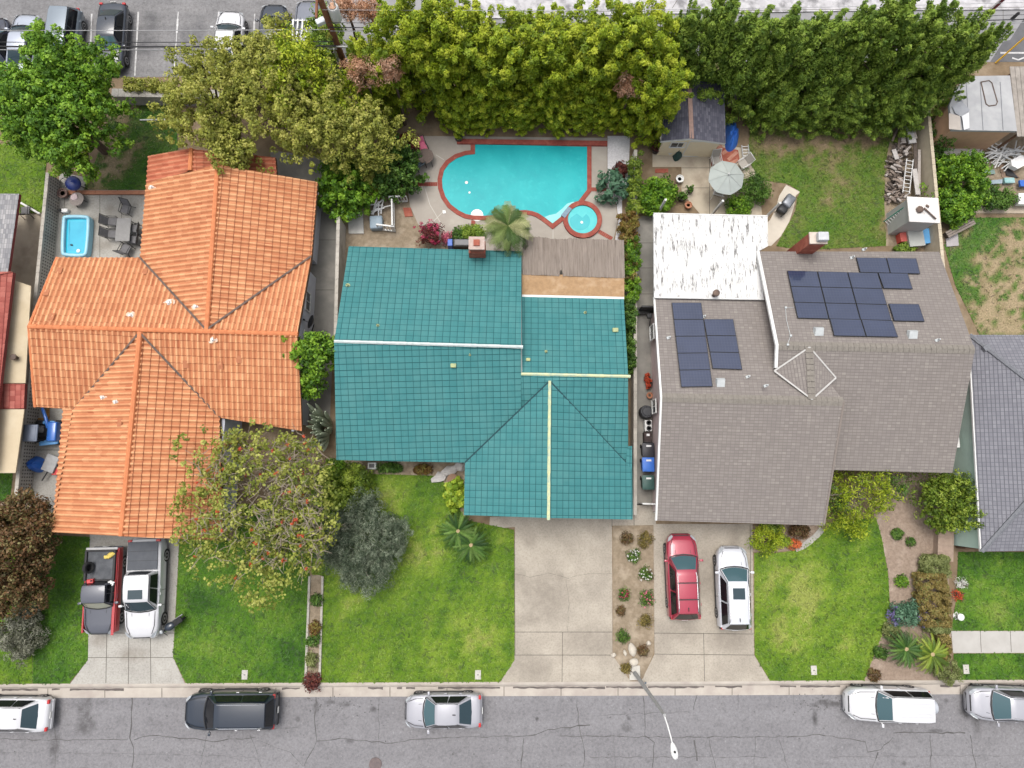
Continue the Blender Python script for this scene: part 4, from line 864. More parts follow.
mb = MB(); pz = P(966, 547, 0); mb.box((pz.x+.1, pz.y, .5), (1.5, .1, .9)); mb.build('side_gate', M_wood, hs)

# small buildings
hs = thing('shed', 'small tan garden shed with a dark shingle gable roof beside the blue tarp', 'shed', P(695, 120))
s1, s2, s3 = P(661, 141, 2.3), P(691.5, 139, 2.95), P(725.5, 143.5, 2.3); n1, n2_, n3_ = P(668, 84, 2.3), P(689, 80, 2.95), P(724, 84.5, 2.3)
rf = Roof(hs, [M_slate], M_trim); rf.face([s1, s2, n2_, n1], .24, .15, FLAT, .012); rf.face([s2, s3, n3_, n2_], .24, .15, FLAT, .012); roof = rf.build()
strip3(s2, n2_, .26, .07, surf('rust_ridge', (.28, .18, .15), (.2, .14, .12), 5, .8), roof, 'ridge_cap')
wl_ = inset([s1, s3, n3_, n1], .22); walls(hs, [wl_], M_stucco_tan, 2.25); mb = MB(); gable(mb, s1, s2, s3, Vector((0, .22, 0))); mb.build('gable_wall', M_stucco_tan, hs)
ysh = s1.y+.2
opening(hs, (P(671, 0, 2).x if False else s1.x+.75, ysh), (s1.x+1.75, ysh), 1.15, 1.85, (0, -1)); opening(hs, (s2.x+.15, ysh), (s2.x+1.25, ysh), .02, 2.0, (0, -1), name='door', leaf=surf('pale_door', (.58, .62, .66), (.52, .56, .6), 3, .6))

hs = thing('outbuilding', 'long flat-roofed pale outbuilding with a peeling tarp corner behind the work yard', 'outbuilding', P(985, 100))
M_flatroof = surf('rolled_roofing', (.36, .362, .368), (.29, .295, .30), 1.1, .85, .25, c3=(.41, .41, .41), scale3=.7)
q = [P(957, 86, 2.9), P(975, 76, 2.9), P(1010, 75.5, 2.9), P(1017, 131, 2.9), P(952, 130, 2.9), P(949.5, 105, 2.9)]
mb = MB(); mb.prism([(v.x, v.y) for v in q], 2.72, 2.90); ro = mb.build('roof', M_flatroof, hs)
mb = MB(); ring = [P(x, y, 2.915) for x, y in ((981, 82), (989, 80.5), (992, 83), (997.5, 102), (996, 105), (989, 106), (986, 104))]; mb.tube(ring+[ring[0]], .035, 6); mb.build('sealed_outline', M_tar, ro)
for i, x in enumerate((966, 980, 1000)): strip3(P(x, 82, 2.9), P(x+3, 130, 2.9), .04, .012+i*.001, M_bcap, ro, 'seam', .006)
for i, pts in enumerate(([(952, 106), (961, 100), (970, 110), (962, 117), (955, 113)], [(949, 113), (960, 116), (961, 130), (949, 129)], [(962, 116), (969, 112), (969.5, 128), (964, 130)])):
    mb = MB(); vs = [P(x, y, 2.95+.05*i+.10*((k*7) % 3)/3) for k, (x, y) in enumerate(pts)]; mb.add(vs, [tuple(range(len(vs)-1, -1, -1))]); mb.build('tarp_flap', surf(['grey_tarp', 'beige_tarp', 'white_tarp'][i], [(.30, .31, .33), (.40, .36, .32), (.62, .63, .64)][i], None, 4, .6), ro)
wl_ = inset(q, .1); mb = MB(); mb.prism(wl_, -.05, 2.72); mb.build('wall', surf('apricot_wall', (.52, .32, .20), (.45, .28, .18), 2, .9), hs)
q = [P(1010.5, 66, 2.6), P(1080, 66, 2.6), P(1080, 136, 2.6), P(1018, 136, 2.6)]
hs = thing('carport', 'weathered board carport roof next to the flat-roofed outbuilding', 'carport', P(1040, 100))
mb = MB()
for i in range(14):
    f0, f1 = i/14, (i+.93)/14; mb.prism([(q[0].lerp(q[1], f0)).to_tuple(), q[0].lerp(q[1], f1).to_tuple(), q[3].lerp(q[2], f1).to_tuple(), q[3].lerp(q[2], f0).to_tuple()], 2.5, 2.55+.006*(i % 3))
mb.build('roof', surf('old_boards', (.34, .31, .275), (.25, .225, .20), 2, .95, .1, c3=(.18, .16, .14), scale3=1.5), hs)
for p in (q[0], q[3]): mb = MB(); mb.box((p.x+.3, p.y+(.3 if p is q[3] else -.3), 1.25), (.12, .12, 2.5)); mb.build('post', M_wood, hs)

hs = thing('shed', 'small white metal shed with a pale roof and a ladder leaning against it', 'shed', P(912, 222))
q = [P(907, 196.5, 2.5), P(938, 198, 2.5), P(940, 223, 2.5), P(909.5, 221.5, 2.5)]
mb = MB(); mb.prism([(v.x, v.y) for v in q], 2.42, 2.5); ro = mb.build('roof', surf('chalky_panel', (.62, .60, .58), (.55, .53, .51), 2.5, .8, c3=(.40, .38, .36), scale3=2.2, lo3=.6, hi3=.7), hs)
mb = MB(); mb.prism(inset(q, .1), -.05, 2.42); mb.build('wall', surf('grey_panel', (.42, .42, .42), (.36, .36, .36), 2, .7), hs)
mb = MB(); mb.lathe(P(919, 210, 2.5), [(.2, 0), (.22, .12), (.1, .2)], 12); mb.tube([P(924, 208, 2.6), P(936, 219, 2.6)], .05, 6); mb.tube([P(926, 205, 2.55), P(929, 207, 2.58)], .06, 6); mb.build('scrap', M_tar, ro)
# ================================================================== VEHICLES
def paint(name, c, metal=.0, rough=.32, coat=.8):
    if name in MATS: return MATS[name]
    m, nt, b = nodes_new(name); vec = coords(nt)
    col = mix(nt, mth(nt, 'MULTIPLY', noise(nt, vec, 1.5, 4, .6, .4, .75), .3), c, tuple(x*.82+.004 for x in c)); nt.links.new(col, b.inputs['Base Color'])
    b.inputs['Metallic'].default_value = metal; b.inputs['Roughness'].default_value = rough; b.inputs['Coat Weight'].default_value = coat; b.inputs['Coat Roughness'].default_value = .05
    return m
M_rub = surf('tyre_rubber', (.018, .018, .019), (.03, .03, .03), 6, .85, .3)
M_rim = surf('alloy_rim', (.26, .26, .27), None, 5, .35, .5, .6)
M_trimblk = surf('black_plastic', (.022, .022, .024), (.035, .035, .036), 6, .6, .4)
M_wind = glassy('windscreen', (.05, .098, .112), .10, .55); M_winddk = glassy('dark_windscreen', (.02, .04, .05), .08, .6); M_tint = glassy('tinted_glass', (.008, .009, .011), .07, .6)
M_lampw = glassy('headlight_lens', (.34, .36, .38), .15, .6); M_lampr = glassy('tail_lens', (.40, .02, .02), .2, .5); M_lampo = glassy('amber_lens', (.5, .17, .03), .2, .5)
M_chrome = surf('bright_metal', (.62, .62, .63), None, 5, .25, .5, .85)
M_plate = surf('plate_white', (.6, .6, .58), None, 5, .6)
KIND = {  # length fractions from the tail: rear glass base, roof rear, roof front, windscreen base, heights, roof width share
    'sedan': dict(L=4.75, W=1.82, H=1.45, belt=.93, hood=.92, cab=(.13, .30, .58, .725), rw=.60, tail=.90),
    'suv': dict(L=4.65, W=1.86, H=1.72, belt=1.08, hood=1.02, cab=(.015, .10, .585, .735), rw=.645, tail=1.05),
    'bigsuv': dict(L=5.2, W=2.0, H=1.88, belt=1.18, hood=1.15, cab=(.015, .075, .60, .735), rw=.68, tail=1.15),
    'boxsuv': dict(L=4.75, W=1.86, H=1.80, belt=1.12, hood=1.08, cab=(.012, .045, .535, .655), rw=.70, tail=1.1),
    'wagon': dict(L=4.6, W=1.8, H=1.6, belt=1.0, hood=.98, cab=(.02, .10, .62, .79), rw=.66, tail=1.0),
    'pickup': dict(L=5.6, W=2.0, H=1.88, belt=1.2, hood=1.16, cab=(.355, .385, .60, .715), rw=.70, tail=1.15)}
def car(name, label, front, rear, kind, pm, group, zc=.7, wscale=1.0, glass=None, opts=(), cat='car', over=None):
    k = dict(KIND[kind]); k.update(over or {}); W, Hc, belt, hood, tail = k['W']*wscale, k['H'], k['belt'], k['hood'], k['tail']
    pf, pr = P(front[0], front[1], zc), P(rear[0], rear[1], zc); d = (pf-pr); d.z = 0; L = d.length; rz = math.atan2(d.y, d.x); ctr = (pf+pr)/2; ctr.z = 0
    zg = ZST+.004 if front[1] > 686 else .02
    root = thing(name, label, cat, (0, 0, 0), group); hw = W/2
    x = lambda t: (t-.5)*L
    c0, c1, c2, c3 = k['cab']; sed = kind == 'sedan'; bed = kind == 'pickup'
    # ---- lower body: one lofted skin
    rings = []
    tops = [(0, .70, .56), (.008, .80, tail-.12), (.03, .90, tail-.03), (.07, .97, tail), (c0+.02 if not bed else .2, .99, belt if not bed else tail), (.40, 1, belt if not bed else tail), (.60, 1, belt), (c3, .985, belt-.01), (c3+.03, .98, hood), (.86, .945, hood-.05), (.925, .87, hood-.11), (.965, .76, hood-.20), (.988, .64, hood-.33), (1, .52, .42)]
    tops.sort(key=lambda q: q[0])
    for t, w, zt in tops:
        w = w*hw; zb = .24 if .05 < t < .95 else .36; zt = max(zt, zb+.1); zs = zb+(zt-zb)*.62
        half = [(w*.90, zb), (w*.99, zb+.10), (w, zs), (w*.975, zt-.09*min(1, zt)), (w*.90, zt-.018), (w*.62, zt+.020), (w*.25, zt+.036)]
        rings.append([(x(t), -a, z) for a, z in half]+[(x(t), a, z) for a, z in reversed(half)])
    n = len(rings[0]); mb = MB(); vs = [v for r_ in rings for v in r_]
    fs = [(i*n+j, (i+1)*n+j, (i+1)*n+(j+1) % n, i*n+(j+1) % n) for i in range(len(rings)-1) for j in range(n)]
    fs += [tuple(range(n)), tuple(range(len(vs)-1, len(vs)-n-1, -1))]
    mb.add(vs, fs)
    body = mb.build('body', pm, root, smooth=38)
    # ---- cabin: body-coloured shell with the glass set 8 mm proud
    wb, wr = hw*.955, hw*k['rw']
    bz = belt-.03
    def ring(t, w, z, crown): return [(x(t), -w, z), (x(t), -w*.55, z+crown), (x(t), 0, z+crown*1.25), (x(t), w*.55, z+crown), (x(t), w, z)]
    B0, B3 = (x(c0), wb*(.93 if not sed else .90), bz), (x(c3), wb*.95, bz)
    rm = (c1+c2)/2
    A = [(x(c0), -wb*.92, bz), (x(c0), wb*.92, bz), (x(c3), wb*.93, bz), (x(c3), -wb*.93, bz)]
    roofr = [ring(c1, wr*.94, Hc-.07, .025), ring(c1+(c2-c1)*.12, wr*.98, Hc-.035, .03), ring(rm, wr, Hc-.02, .035), ring(c2-(c2-c1)*.12, wr*.985, Hc-.04, .03), ring(c2, wr*.95, Hc-.08, .025)]
    mb = MB(); vs = [v for r_ in roofr for v in r_]; fs = [(i*5+j, (i+1)*5+j, (i+1)*5+j+1, i*5+j+1) for i in range(4) for j in range(4)]
    b = len(vs); bl0 = [(x(c0)+(-.05 if not bed else 0), 0, bz)]
    rear_b = [(x(c0), -wb*.92, bz), (x(c0)-.05, -wb*.45, bz+.01), (x(c0)-.07, 0, bz+.015), (x(c0)-.05, wb*.45, bz+.01), (x(c0), wb*.92, bz)]
    front_b = [(x(c3)-.06, -wb*.94, bz), (x(c3)+.06, -wb*.5, bz+.02), (x(c3)+.10, 0, bz+.025), (x(c3)+.06, wb*.5, bz+.02), (x(c3)-.06, wb*.94, bz)]
    vs += rear_b+front_b
    fs += [(b+j, j, j+1, b+j+1) for j in range(4)] + [(20+j, b+5+j, b+5+j+1, 20+j+1) for j in range(4)]
    fs += [(b, b+5, 20, 15, 10, 5, 0), (b+4, 4, 9, 14, 19, 24, b+9)]
    mb.add(vs, fs); cabin = mb.build('cabin', opts and 'black_roof' in opts and M_trimblk or pm, root, smooth=35)
    V = Vector
    def glass_strip(nm, low, high, u0, u1, v0, v1, gm, off):
        """patch between two 5-point curves, trimmed, pushed out along 'off'"""
        mb = MB(); pts = []; NU = 6
        def cur(c, u):
            f = u*4; i = min(3, int(f)); return V(c[i]).lerp(V(c[i+1]), f-i)
        for v in (v0, (v0+v1)/2, v1):
            for i in range(NU+1):
                u = u0+(u1-u0)*i/NU; p = cur(low, u).lerp(cur(high, u), v); pts.append(p+V(off))
        for r_ in range(2):
            for i in range(NU): mb.add([], []) if False else None
        fs = [(r_*(NU+1)+i, r_*(NU+1)+i+1, (r_+1)*(NU+1)+i+1, (r_+1)*(NU+1)+i) for r_ in range(2) for i in range(NU)]
        mb.add(pts, fs); return mb.build(nm, gm, root, smooth=40)
    gm = glass or M_wind
    glass_strip('windscreen', front_b, roofr[4], .05, .95, .05, .93, gm, (.012, 0, .010))
    if not bed: glass_strip('rear_window', rear_b, roofr[0], .07, .93, .10 if not sed else .06, .90, M_winddk if sed else M_tint, (-.012, 0, .008))
    else: glass_strip('rear_window', rear_b, roofr[0], .12, .88, .25, .85, M_tint, (-.015, 0, 0))
    for s in (-1, 1):
        q = lambda t, f, zf: V((x(t), s*(wb*.965+(wr-wb*.965)*f), bz+(Hc-.07-bz)*f))
        lo, hi = .10, .88
        def at(u, f):
            bt = c0+(c3-.015-c0)*u; tt = c1+(c2-c1)*u; t = bt+(tt-bt)*f; p = q(t, f, 0); return p+V((0, s*.022, .012))
        mb = MB()
        for u0, u1 in ((.06, .47), (.50, .93)):
            pts = [at(u0, lo), at(u1, lo), at(u1 if u1 < .9 else .955, hi), at(u0 if u0 > .1 else .03, hi)]
            mb.add(pts if s < 0 else pts[::-1], [(0, 1, 2, 3)])
        mb.build('side_window', M_tint, root)
        mb = MB(); mx = x(c3-.045); mb.bbox((mx, s*(hw+.10), belt+.05), (.13, .20, .13), .03); mb.tube([(mx+.02, s*(hw-.06), belt), (mx, s*(hw+.03), belt+.03)], .025, 6)
        mb.build('mirror', opts and 'chrome_mirror' in opts and M_trimblk or pm, root, smooth=40)
        mb = MB(); zz = hood-.26; mb.add([(x(.905), s*hw*.90, hood-.10), (x(.925), s*hw*.72, hood-.09), (x(.968), s*hw*.52, hood-.175), (x(.985), s*hw*.60, hood-.30), (x(.955), s*hw*.79, hood-.20)], [(0, 1, 2, 3, 4) if s < 0 else (4, 3, 2, 1, 0)])
        for i_, v in enumerate(mb.v): mb.v[i_] = (v[0]+.014, v[1]+s*.012, v[2]+.030)
        mb.build('headlight', M_lampw, root)
        mb = MB(); mb.bbox((x(.022), s*hw*.80, tail-.085), (.14, hw*.24, .15), .03); mb.build('taillight', M_lampr, root)
        for t in (.185, .815):
            mb = MB(); ax = Matrix.Rotation(R(90), 3, 'X'); rr = .335 if not bed and kind != 'bigsuv' else .39; wy = s*(hw-.125)
            mb.lathe((x(t), wy, rr), [(rr*.7, -.11), (rr*.95, -.115), (rr, -.08), (rr, .08), (rr*.95, .115), (rr*.7, .11)], 20, ax); wh = mb.build('wheel', M_rub, root, smooth=40)
            mb = MB(); mb.lathe((x(t), wy+s*.045, rr), [(rr*.68, -.075), (rr*.68, .07), (rr*.6, .075), (rr*.2, .05), (rr*.15, .08)], 16, ax) if s < 0 else mb.lathe((x(t), wy+s*.045, rr), [(rr*.15, -.08), (rr*.2, -.05), (rr*.6, -.075), (rr*.68, -.07), (rr*.68, .075)], 16, ax); mb.build('rim', M_rim, wh, smooth=40)
    mb = MB(); mb.bbox((x(.985), 0, .50), (.12, hw*1.1, .18), .04); mb.build('grille', M_trimblk, root)
    mb = MB(); mb.bbox((x(.012)-.03, 0, .50), (.12, hw*1.75, .22), .05); mb.build('bumper', M_trimblk if 'dark_bumper' in opts else pm, root)
    mb = MB(); mb.box((x(0)-.05, 0, .74), (.03, .34, .16)); mb.build('number_plate', M_plate, root)
    mb = MB(); lz = hood+.026
    for s in (-1, 1): mb.add([(x(c3)+.18, s*hw*.50, lz+.004), (x(.90), s*hw*.42, hood-.062), (x(.90), s*hw*.40, hood-.062), (x(c3)+.18, s*hw*.475, lz+.004)], [(0, 1, 2, 3) if s > 0 else (3, 2, 1, 0)])
    for s in (-.5, .1): mb.tube([(x(c3)+.03, s*hw, bz+.045), (x(c3)-.10, (s+.42)*hw, bz+.11)], .012, 5)
    mb.build('wiper', M_trimblk, root)

    # panel gaps of the hood, a dark cowl below the windscreen and the gap of the tail lid
    hz = hood+.012
    for s in (-1, 1): mb = MB(); mb.tube([(x(c3)+.10, s*hw*.80, hz), (x(.86), s*hw*.765, hood-.018), (x(.94), s*hw*.60, hood-.10)], .016, 5); mb.build('hood_gap', M_trimblk, root)
    mb = MB(); mb.tube([(x(c3)-.02, -wb*.90, bz+.035), (x(c3)+.085, -wb*.5, bz+.055), (x(c3)+.125, 0, bz+.062), (x(c3)+.085, wb*.5, bz+.055), (x(c3)-.02, wb*.90, bz+.035)], .035, 6); mb.build('cowl', M_trimblk, root)
    for s in (-1, 1):
        mb = MB(); mb.tube([(x(c1), s*(wr*.955), Hc-.075), (x((c1+c2)/2), s*(wr+.012), Hc-.03), (x(c2), s*(wr*.965), Hc-.085), (x(c3)-.04, s*wb*.93, bz+.03)], .018, 5); mb.build('roof_gutter', M_trimblk, root)
    for s in (-1, 1):                                          # dark sill cladding, door seams and handles on each flank
        mb = MB(); mb.bbox((x(.5), s*(hw-.015), .34), (L*.50, .07, .16), .02); mb.build('sill', M_trimblk, root)
        mb = MB()
        tm = c0+(c3-c0)*.52
        for t in (tm, c3-.03): mb.box((x(t), s*(hw+.001), .66), (.018, .012, .50))
        mb.box((x(c3-.03)*.5+x(tm)*.5, s*(hw+.001), .42), (abs(x(c3-.03)-x(tm)), .012, .016)); mb.build('door_seam', M_trimblk, root)
        for t in (tm+.03, c0+.08+(.08 if not sed else .06)): mb = MB(); mb.bbox((x(t), s*(hw+.012), belt-.16), (.17, .035, .035), .01); mb.build('door_handle', M_chrome if 'rails' in opts else pm, root)
    mb = MB(); mb.bbox((x(.978), 0, hood-.22), (.05, hw*.95, .07), .015); mb.build('upper_grille', M_trimblk, root)
    zr = Hc+.02
    if 'sunroof' in opts: mb = MB(); mb.bbox((x(c2-(c2-c1)*.27), 0, Hc+.012), (.62 if 'small_sunroof' not in opts else .5, wr*1.15, .03), .012); mb.build('sunroof', M_winddk, root)
    if 'rails' in opts or 'crossbars' in opts:
        for s in (-1, 1):
            mb = MB(); mb.tube([(x(c1+.02), s*wr*.90, Hc-.03), (x(c1+.06), s*wr*.91, Hc+.06), (x(c2-.06), s*wr*.91, Hc+.055), (x(c2-.02), s*wr*.88, Hc-.04)], .024, 6); mb.build('roof_rail', M_chrome if 'crossbars' in opts else (M_trimblk if 'dark_rails' in opts else M_chrome), root)
    if 'crossbars' in opts:
        for f in (.33, .72): mb = MB(); mb.bbox((x(c1+(c2-c1)*f), 0, Hc+.075), (.06, wr*1.85, .03), .01); mb.build('crossbar', M_trimblk, root)
    if 'fin' in opts: mb = MB(); mb.add([(x(c1+.07), -.03, Hc), (x(c1+.07), .03, Hc), (x(c1+.025), .02, Hc+.02), (x(c1+.025), -.02, Hc+.02), (x(c1+.03), 0, Hc+.11)], [(0, 1, 4), (1, 2, 4), (2, 3, 4), (3, 0, 4)]); mb.build('antenna', M_trimblk, root)
    if 'ribs' in opts:
        mb = MB()
        for i in range(5): mb.bbox((x((c1+c2)/2-.02), wr*(-.55+.275*i), Hc+.018), (L*(c2-c1)*.72, .035, .02), .006)
        mb.build('roof_rib', pm, root)
    if 'spare' in opts:
        mb = MB(); ax = Matrix.Rotation(R(90), 3, 'Y'); mb.lathe((x(0)-.14, 0, .95), [(.1, -.13), (.34, -.13), (.37, -.09), (.37, .09), (.34, .13), (.1, .13)], 20, ax); sp = mb.build('spare_wheel', surf('spare_cover', (.42, .44, .48), None, 4, .5), root, smooth=40)
    if bed:
        x0_, x1_ = x(.03), x(c0-.015); zt = tail+.03
        if 'tonneau' in opts:
            mb = MB(); mb.bbox(((x0_+x1_)/2, 0, zt+.03), (x1_-x0_, hw*1.70, .05), .02); cv = mb.build('tonneau_cover', surf('vinyl_cover', (.055, .062, .075), (.075, .082, .095), 2, .6, .4, bmp=.2, bscale=3), root)
            mb = MB()
            for i in (1, 2): mb.box((x0_+(x1_-x0_)*i/3, 0, zt+.058), (.02, hw*1.66, .008))
            mb.build('fold_seam', M_trimblk, cv)
        else:
            th = .06
            mb = MB()
            mb.box(((x0_+x1_)/2, 0, zt+.045), (x1_-x0_, hw*1.62, .012)); fl = mb.build('bed_liner', surf('bed_liner', (.055, .06, .068), (.10, .105, .115), 3, .8, .3, c3=(.14, .145, .155), scale3=1.2), root)
            mb = MB()
            for s in (-1, 1): mb.bbox(((x0_+x1_)/2, s*hw*.86, zt+.10), (x1_-x0_+.06, .13, .16), .03)
            mb.bbox((x1_, 0, zt+.10), (.08, hw*1.6, .16), .03); mb.bbox((x0_, 0, zt+.10), (.10, hw*1.75, .16), .03); mb.build('bed_rail', M_trimblk if 'dark_rails' in opts else M_chrome, root)
            mb = MB(); mb.bbox((x0_-.10, 0, zt-.02), (.14, hw*1.9, .12), .03); mb.build('tailgate', surf('pale_tailgate', (.5, .5, .5), None, 4), root)
    if 'rack' in opts:
        mb = MB(); xa, xb = x(c1-.02), x(c2+.05)
        for i in range(5): mb.bbox(((xa+xb)/2, hw*(-.68+.34*i), Hc+.16), (xb-xa, .10, .05), .012)
        for xx in (xa+.06, xb-.06): mb.bbox((xx, 0, Hc+.11), (.07, hw*1.6, .04), .01); mb.tube([(xx, -hw*.76, Hc-.1), (xx, -hw*.76, Hc+.1)], .03, 6); mb.tube([(xx, hw*.76, Hc-.1), (xx, hw*.76, Hc+.1)], .03, 6)
        mb.build('roof_rack', M_trim, root)
    root.location = (ctr.x, ctr.y, zg); root.rotation_euler = (0, 0, rz)
    return root
PW = paint('white_car_paint', (.53, .53, .545)); PS = paint('silver_car_paint', (.34, .34, .37), .2, .4); PSB = paint('blue_silver_paint', (.36, .39, .45), .35, .35)
PB = paint('black_car_paint', (.014, .021, .034), .0, .3, .7); PDG = paint('charcoal_paint', (.055, .062, .075), .2, .3, 1.0); PR = paint('red_car_paint', (.31, .026, .052), .1, .35); PG = paint('grey_car_paint', (.15, .16, .19), .3, .35); PN = paint('navy_paint', (.015, .018, .035), .1, .25, 1.0); PLB = paint('grey_blue_paint', (.17, .205, .24), .3, .35)
G1 = 'cars parked along the street kerb'; G2 = 'cars parked in the driveways'; G3 = 'cars parked in the back parking lot'
car('parked_car', 'white sedan with red tail lights parked at the kerb, cut off by the frame', (-28, 715), (49, 715.5), 'sedan', PW, G1, opts=('fin',))
car('parked_car', 'black sport utility vehicle with roof rails parked along the street kerb', (184.5, 711), (277, 710), 'bigsuv', PB, G1, glass=M_tint, opts=('rails', 'dark_bumper'))
car('parked_car', 'silver sedan with a dark rear window parked along the street kerb', (404, 712), (481.5, 711), 'sedan', PS, G1, opts=('fin',), wscale=1.02)
car('parked_car', 'white boxy sport utility vehicle with a spare wheel on its back', (846.5, 703.5), (929, 706), 'boxsuv', PW, G1, opts=('ribs', 'spare'))
car('parked_car', 'pale silver sport utility vehicle at the kerb, cut off by the frame', (969, 703), (1048, 706), 'suv', PS, G1, opts=('rails',))
car('parked_car', 'red sport utility vehicle with crossbars on its roof parked on the driveway', (680.5, 533.5), (684.5, 619), 'suv', PR, G2, opts=('crossbars', 'fin', 'dark_bumper'))
car('parked_car', 'white sport utility vehicle with a sunroof beside the red one on the driveway', (731, 546), (734.5, 629), 'suv', paint('white_pearl', (.53, .545, .58), .05, .35), G2, opts=('sunroof', 'rails', 'fin', 'dark_bumper'))
pk = car('pickup_truck', 'old red pickup with a dark hood and an open cluttered bed', (102, 635), (107, 547), 'pickup', paint('faded_hood_paint', (.085, .09, .11), .1, .45), G2, wscale=.93, cat='pickup truck', glass=surf('dusty_windscreen', (.40, .40, .31), (.33, .33, .26), 3, .3), opts=('dark_rails',), over=dict(cab=(.38, .41, .60, .665)))
car('pickup_truck', 'white crew cab pickup with a black bed cover and sunroof', (144, 639), (148, 538), 'pickup', PW, G2, wscale=1.0, cat='pickup truck', glass=M_winddk, opts=('tonneau', 'sunroof', 'small_sunroof'), over=dict(cab=(.325, .35, .60, .70)))
car('parked_car', 'dark navy car at the end of the parking lot row, cut off by the frame', (-4, 18), (-2, 76), 'sedan', PN, G3)
car('parked_car', 'silver sedan facing up the lot in front of the leafy tree', (29, 14), (20, 74), 'sedan', PSB, G3, glass=M_winddk, over=dict(belt=.98))
car('parked_car', 'grey-blue minivan backed into the lot between the silver and black sedans', (60, 78), (69, 10), 'wagon', PLB, G3, over=dict(H=1.75))
car('parked_car', 'black sedan facing the hedge in the parking lot', (109, 70), (114, 4), 'sedan', PB, G3, opts=('fin',))
car('parked_car', 'white car facing up the lot, half under the olive tree', (232, 11), (225, 74), 'sedan', PW, G3, glass=M_winddk)
car('parked_car', 'black car facing up the lot beside the grey pickup', (275, 4), (271, 66), 'sedan', PB, G3, glass=M_winddk)
car('pickup_truck', 'grey pickup with a white slatted roof rack beside the utility pole', (310, 3), (307, 66), 'pickup', PG, G3, cat='pickup truck', wscale=.86, opts=('rack', 'tonneau'), glass=M_winddk, over=dict(cab=(.18, .21, .47, .60)))
# red flanks of the old pickup, and what lies in its bed
L_ = (P(102, 635, .7)-P(107, 547, .7)).length; hw_ = 1.0*.93; mb = MB()
for s in (-1, 1): mb.bbox((-.02*L_, s*hw_*.965, .88), (L_*.955, .10, .46), .03)
mb.bbox((L_*.02, hw_*.90, 1.19), (L_*.93, .16, .03), .012)
mb.build('side_panel', paint('old_red_paint', (.36, .018, .022), 0, .4), None).parent = pk
def on_bed(px, py): 
    return P(px, py, 1.30)
o = thing('jerrycan', 'small red fuel can in the bed of the old red pickup', 'fuel can', on_bed(92, 581)); mb = MB(); p = on_bed(92, 581); mb.bbox(p+Vector((0, 0, .12)), (.36, .26, .24), .04, .2); mb.build('can', paint('can_red', (.5, .03, .03)), o); mb = MB(); mb.lathe(p+Vector((.1, .05, .24)), [(.04, 0), (.04, .07), (.02, .09)], 8); mb.build('spout', M_trimblk, o)
o = thing('work_glove', 'crumpled yellow work gloves at the tail of the red pickup bed', 'gloves', on_bed(111.5, 555)); mb = MB(); p = on_bed(111.5, 555); mb.blob(p+Vector((0, 0, .06)), (.22, .14, .08), .3, 3, 2, .4); mb.build('glove', surf('glove_yellow', (.62, .48, .12), None, 4), o, smooth=60); mb = MB(); mb.blob(p+Vector((-.25, -.12, .05)), (.16, .10, .07), .3, 5, 2, -.3); mb.build('glove', MATS['glove_yellow'], o, smooth=60)
o = thing('paper_bag', 'crumpled white bag behind the cab of the red pickup', 'bag', on_bed(111.5, 583)); mb = MB(); mb.blob(on_bed(111.5, 583)+Vector((0, 0, .09)), (.2, .15, .1), .3, 8); mb.build('bag', M_white, o, smooth=30)
o = thing('spare_tyre', 'black spare tyre standing along the side of the pickup bed', 'tyre', on_bed(91.5, 567)); mb = MB(); mb.lathe(on_bed(91.5, 567)+Vector((0, 0, .30)), [(.2, -.09), (.3, -.10), (.33, -.07), (.33, .07), (.3, .10), (.2, .09), (.2, -.09)], 20, Matrix.Rotation(R(68), 3, 'Y')); mb.build('tyre', M_rub, o, smooth=40)
# motorcycle on the driveway edge
a, b = P(166, 630, .4), P(182, 619, .4); root = thing('motorcycle', 'black motorcycle parked at the driveway edge beside the white pickup', 'motorcycle', (0, 0, 0)); d = b-a; Lm = d.length
ax = Matrix.Rotation(R(90), 3, 'X')
for xx in (-Lm*.36, Lm*.36):
    mb = MB(); mb.lathe((xx, 0, .31), [(.2, -.06), (.28, -.07), (.31, -.03), (.31, .03), (.28, .07), (.2, .06)], 18, ax); wh = mb.build('wheel', M_rub, root, smooth=40); mb = MB(); mb.lathe((xx, 0, .31), [(.2, -.02), (.2, .02), (.05, .06)], 12, ax); mb.build('rim', M_rim, wh)
mb = MB(); mb.blob((.05, 0, .78), (.34, .23, .17), .0, 0, 2); mb.build('fuel_tank', PB, root, smooth=60)
mb = MB(); mb.bbox((-.40, 0, .80), (.66, .34, .12), .05); mb.build('seat', M_rub, root, smooth=40)
mb = MB(); mb.bbox((0, 0, .45), (.42, .34, .34), .06); mb.tube([(.1, -.2, .35), (-.7, -.2, .38)], .05, 8); mb.build('engine', M_chrome, root)
mb = MB(); mb.tube([(.30, -.36, .98), (.40, -.15, 1.02), (.40, .15, 1.02), (.30, .36, .98)], .025, 6); mb.build('handlebar', M_trimblk, root)
for s in (-1, 1): mb = MB(); mb.tube([(.40, s*.09, 1.0), (Lm*.36, s*.09, .31)], .03, 6); mb.build('fork', M_chrome, root)
mb = MB(); mb.blob((.55, 0, .86), (.12, .12, .12), 0, 0, 2); mb.build('headlight', M_lampw, root, smooth=60)
mb = MB(); mb.bbox((-Lm*.40, 0, .68), (.4, .2, .05), .02); mb.build('fender', PW, root)
root.location = ((a.x+b.x)/2, (a.y+b.y)/2, .02); root.rotation_euler = (0, 0, math.atan2(-d.y, -d.x))
